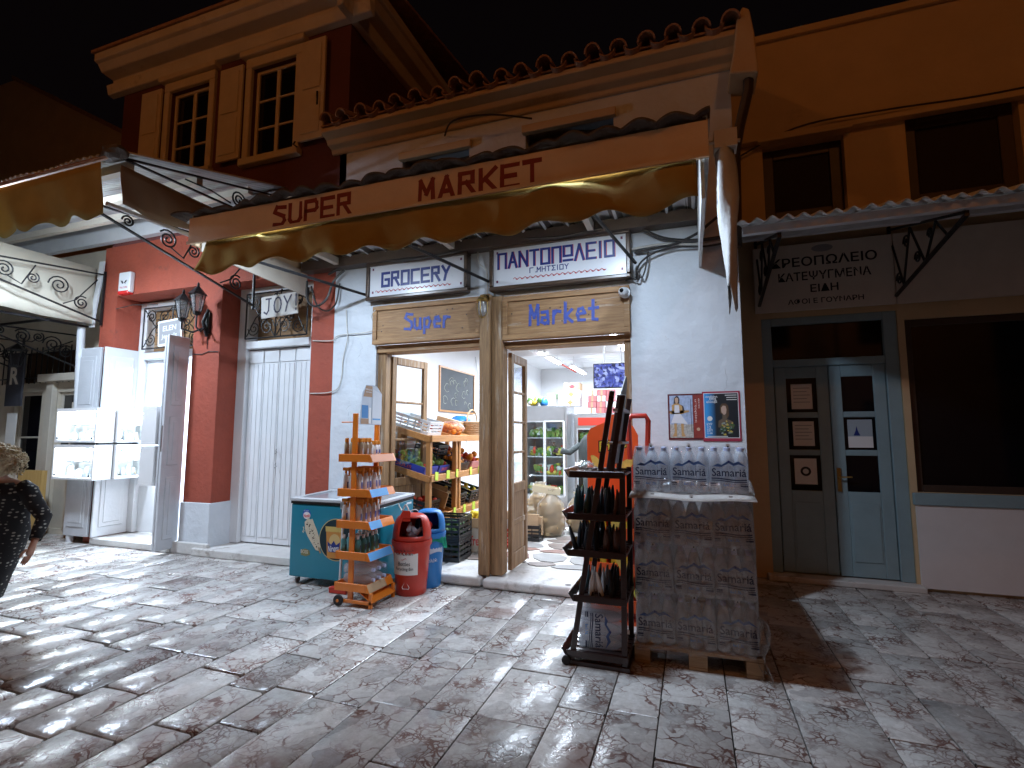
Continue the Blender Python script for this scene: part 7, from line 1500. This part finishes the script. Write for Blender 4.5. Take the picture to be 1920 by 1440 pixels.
# hair: many curls around the skull
hm=MB(); rr=random.Random(31); hc=bp_(.155,0,1.285)
for k in range(420):
    u=rr.uniform(-1,1); a=rr.uniform(0,6.283); d=Vector((math.sqrt(1-u*u)*math.cos(a),math.sqrt(1-u*u)*math.sin(a),u)); ff=d.dot(fdir)
    if d.z<-.55 or (ff>.35 and d.z<.35): continue
    c=hc+Vector((d.x*.14,d.y*.14,d.z*.118)); tdir=d.cross(Vector((rr.uniform(-1,1),rr.uniform(-1,1),rr.uniform(-1,1)))).normalized(); b2=d.cross(tdir)
    hm.tube([c+tdir*(.018*math.cos(t*1.1))+b2*(.018*math.sin(t*1.1))+d*(.007*t-.01) for t in range(8)],.005,4)
hm.ball(hc+Vector((0,0,.0)),(.128,.128,.108),14,9,.06)
hm.build('hair',HAIRC,PE,smooth='all')
# face
fc=bp_(.17,0,1.255); fm=MB(); nose=fc+fdir*.085+Z_*-.008; fm.ball(nose,(.012,.014,.02),8,6); fm.build('nose',SKIN,PE,smooth='all')
for s in (-1,1):
    e_=MB(); e_.ball(fc+fdir*.074+sd_*(.03*s)+Z_*.018,.010,8,6); e_.build('eye',BLACK,PE,smooth='all'); e_=MB(); e_.ball(fc+sd_*(.078*s),(.012,.018,.028),8,6); e_.build('ear',SKIN,PE,smooth='all')
e_=MB(); e_.ball(fc+fdir*.078-Z_*.042,(.022,.010,.006),8,6); e_.build('mouth',fl('lip',(.35,.10,.09)),PE,smooth='all')
gl=MB()
for s in (-1,1):
    c=fc+fdir*.094+sd_*(.032*s)+Z_*.016; gl.tube([c+sd_*(.024*math.cos(t*.524))+Z_*(.018*math.sin(t*.524)) for t in range(13)],.0022,4,cap=False); gl.tube([c+sd_*(.024*s),fc+sd_*(.078*s)+Z_*.02],.002,4)
gl.build('glasses',BLKPL,PE)
sh=MB()
for s,ff in ((.085,.16),(-.085,-.14)): c=bp_(ff*1.1+.05,s*.9,.025); sh.ball(c,(.05,.11,.035),12,7)
sh.build('shoes',BLACK,PE,smooth='all')
# ================= sodium street lamps on the far side of the lane =================
def street_lamp(label,x,y,z,watts):
    T_=thing('street_lamp',label,'street lamp',(x,y,0),'street lamps behind the viewer')
    m=MB(); m.lathe([(.09,0),(.10,.05),(.06,.3),(.045,1.2),(.04,z+.1)],(x,y,0),12); m.build('post',IRON,T_,smooth=True)
    m=MB(); m.tube([(x,y,z+.08),(x,y+.25,z+.22),(x,y+.55,z+.20)],.025,8); m.build('arm',IRON,T_,smooth=True)
    m=MB(); m.lathe([(.03,.20),(.10,.16),(.17,.06),(.18,.045)],(x,y+.55,z),16); m.build('lamp_shade',IRON,T_,smooth=True)
    ld=bpy.data.lights.new('lamp_light','POINT'); ld.energy=watts; ld.color=SODIUM; ld.shadow_soft_size=.10
    lo=link(bpy.data.objects.new('lamp_light',ld)); lo.parent=T_; lo.location=(0,.55,z-.02)
street_lamp('sodium street lamp across the lane behind the viewer, towards the butcher',3.6,-2.6,8.0,SOD_W); street_lamp('sodium street lamp across the lane behind the viewer, towards the jeweller',-6.0,-2.6,8.0,SOD_W*.9)

# ================= house across the lane (behind the viewer, seen in reflections) =================
OH=thing('opposite_house','plain ochre house across the lane with dark windows','building',(-3,-5.2,0))
hol=[(x,x+1.0,z,z+1.5) for x in (-12,-9.2,-6.4,-3.6,-.8,2.0,4.8) for z in (1.0,4.2)]
m=MB(); wall_holes(m,-14,8,0,7.2,-5.6,-5.2,hol); m.build('wall',OCHRE,OH)
for (a,b_,c,d) in hol: MB().box((a,-5.45,c),(b_,-5.42,d)).build('window',DARKGL,OH)

cable([(.50,6.09,4.62),(1.2,6.09,4.90),(2.0,6.10,4.93),(3.0,6.10,4.90),(4.5,6.10,4.96),(5.5,6.10,4.93)],.010,'thin black cable along the ledge above the butcher upper windows')
cable([(-2.55,4.93,4.9),(-2.35,4.75,4.93),(-1.9,4.72,4.88),(-1.5,4.90,4.86)],.010,'loose dark cable between the two upper windows of the grocery house')
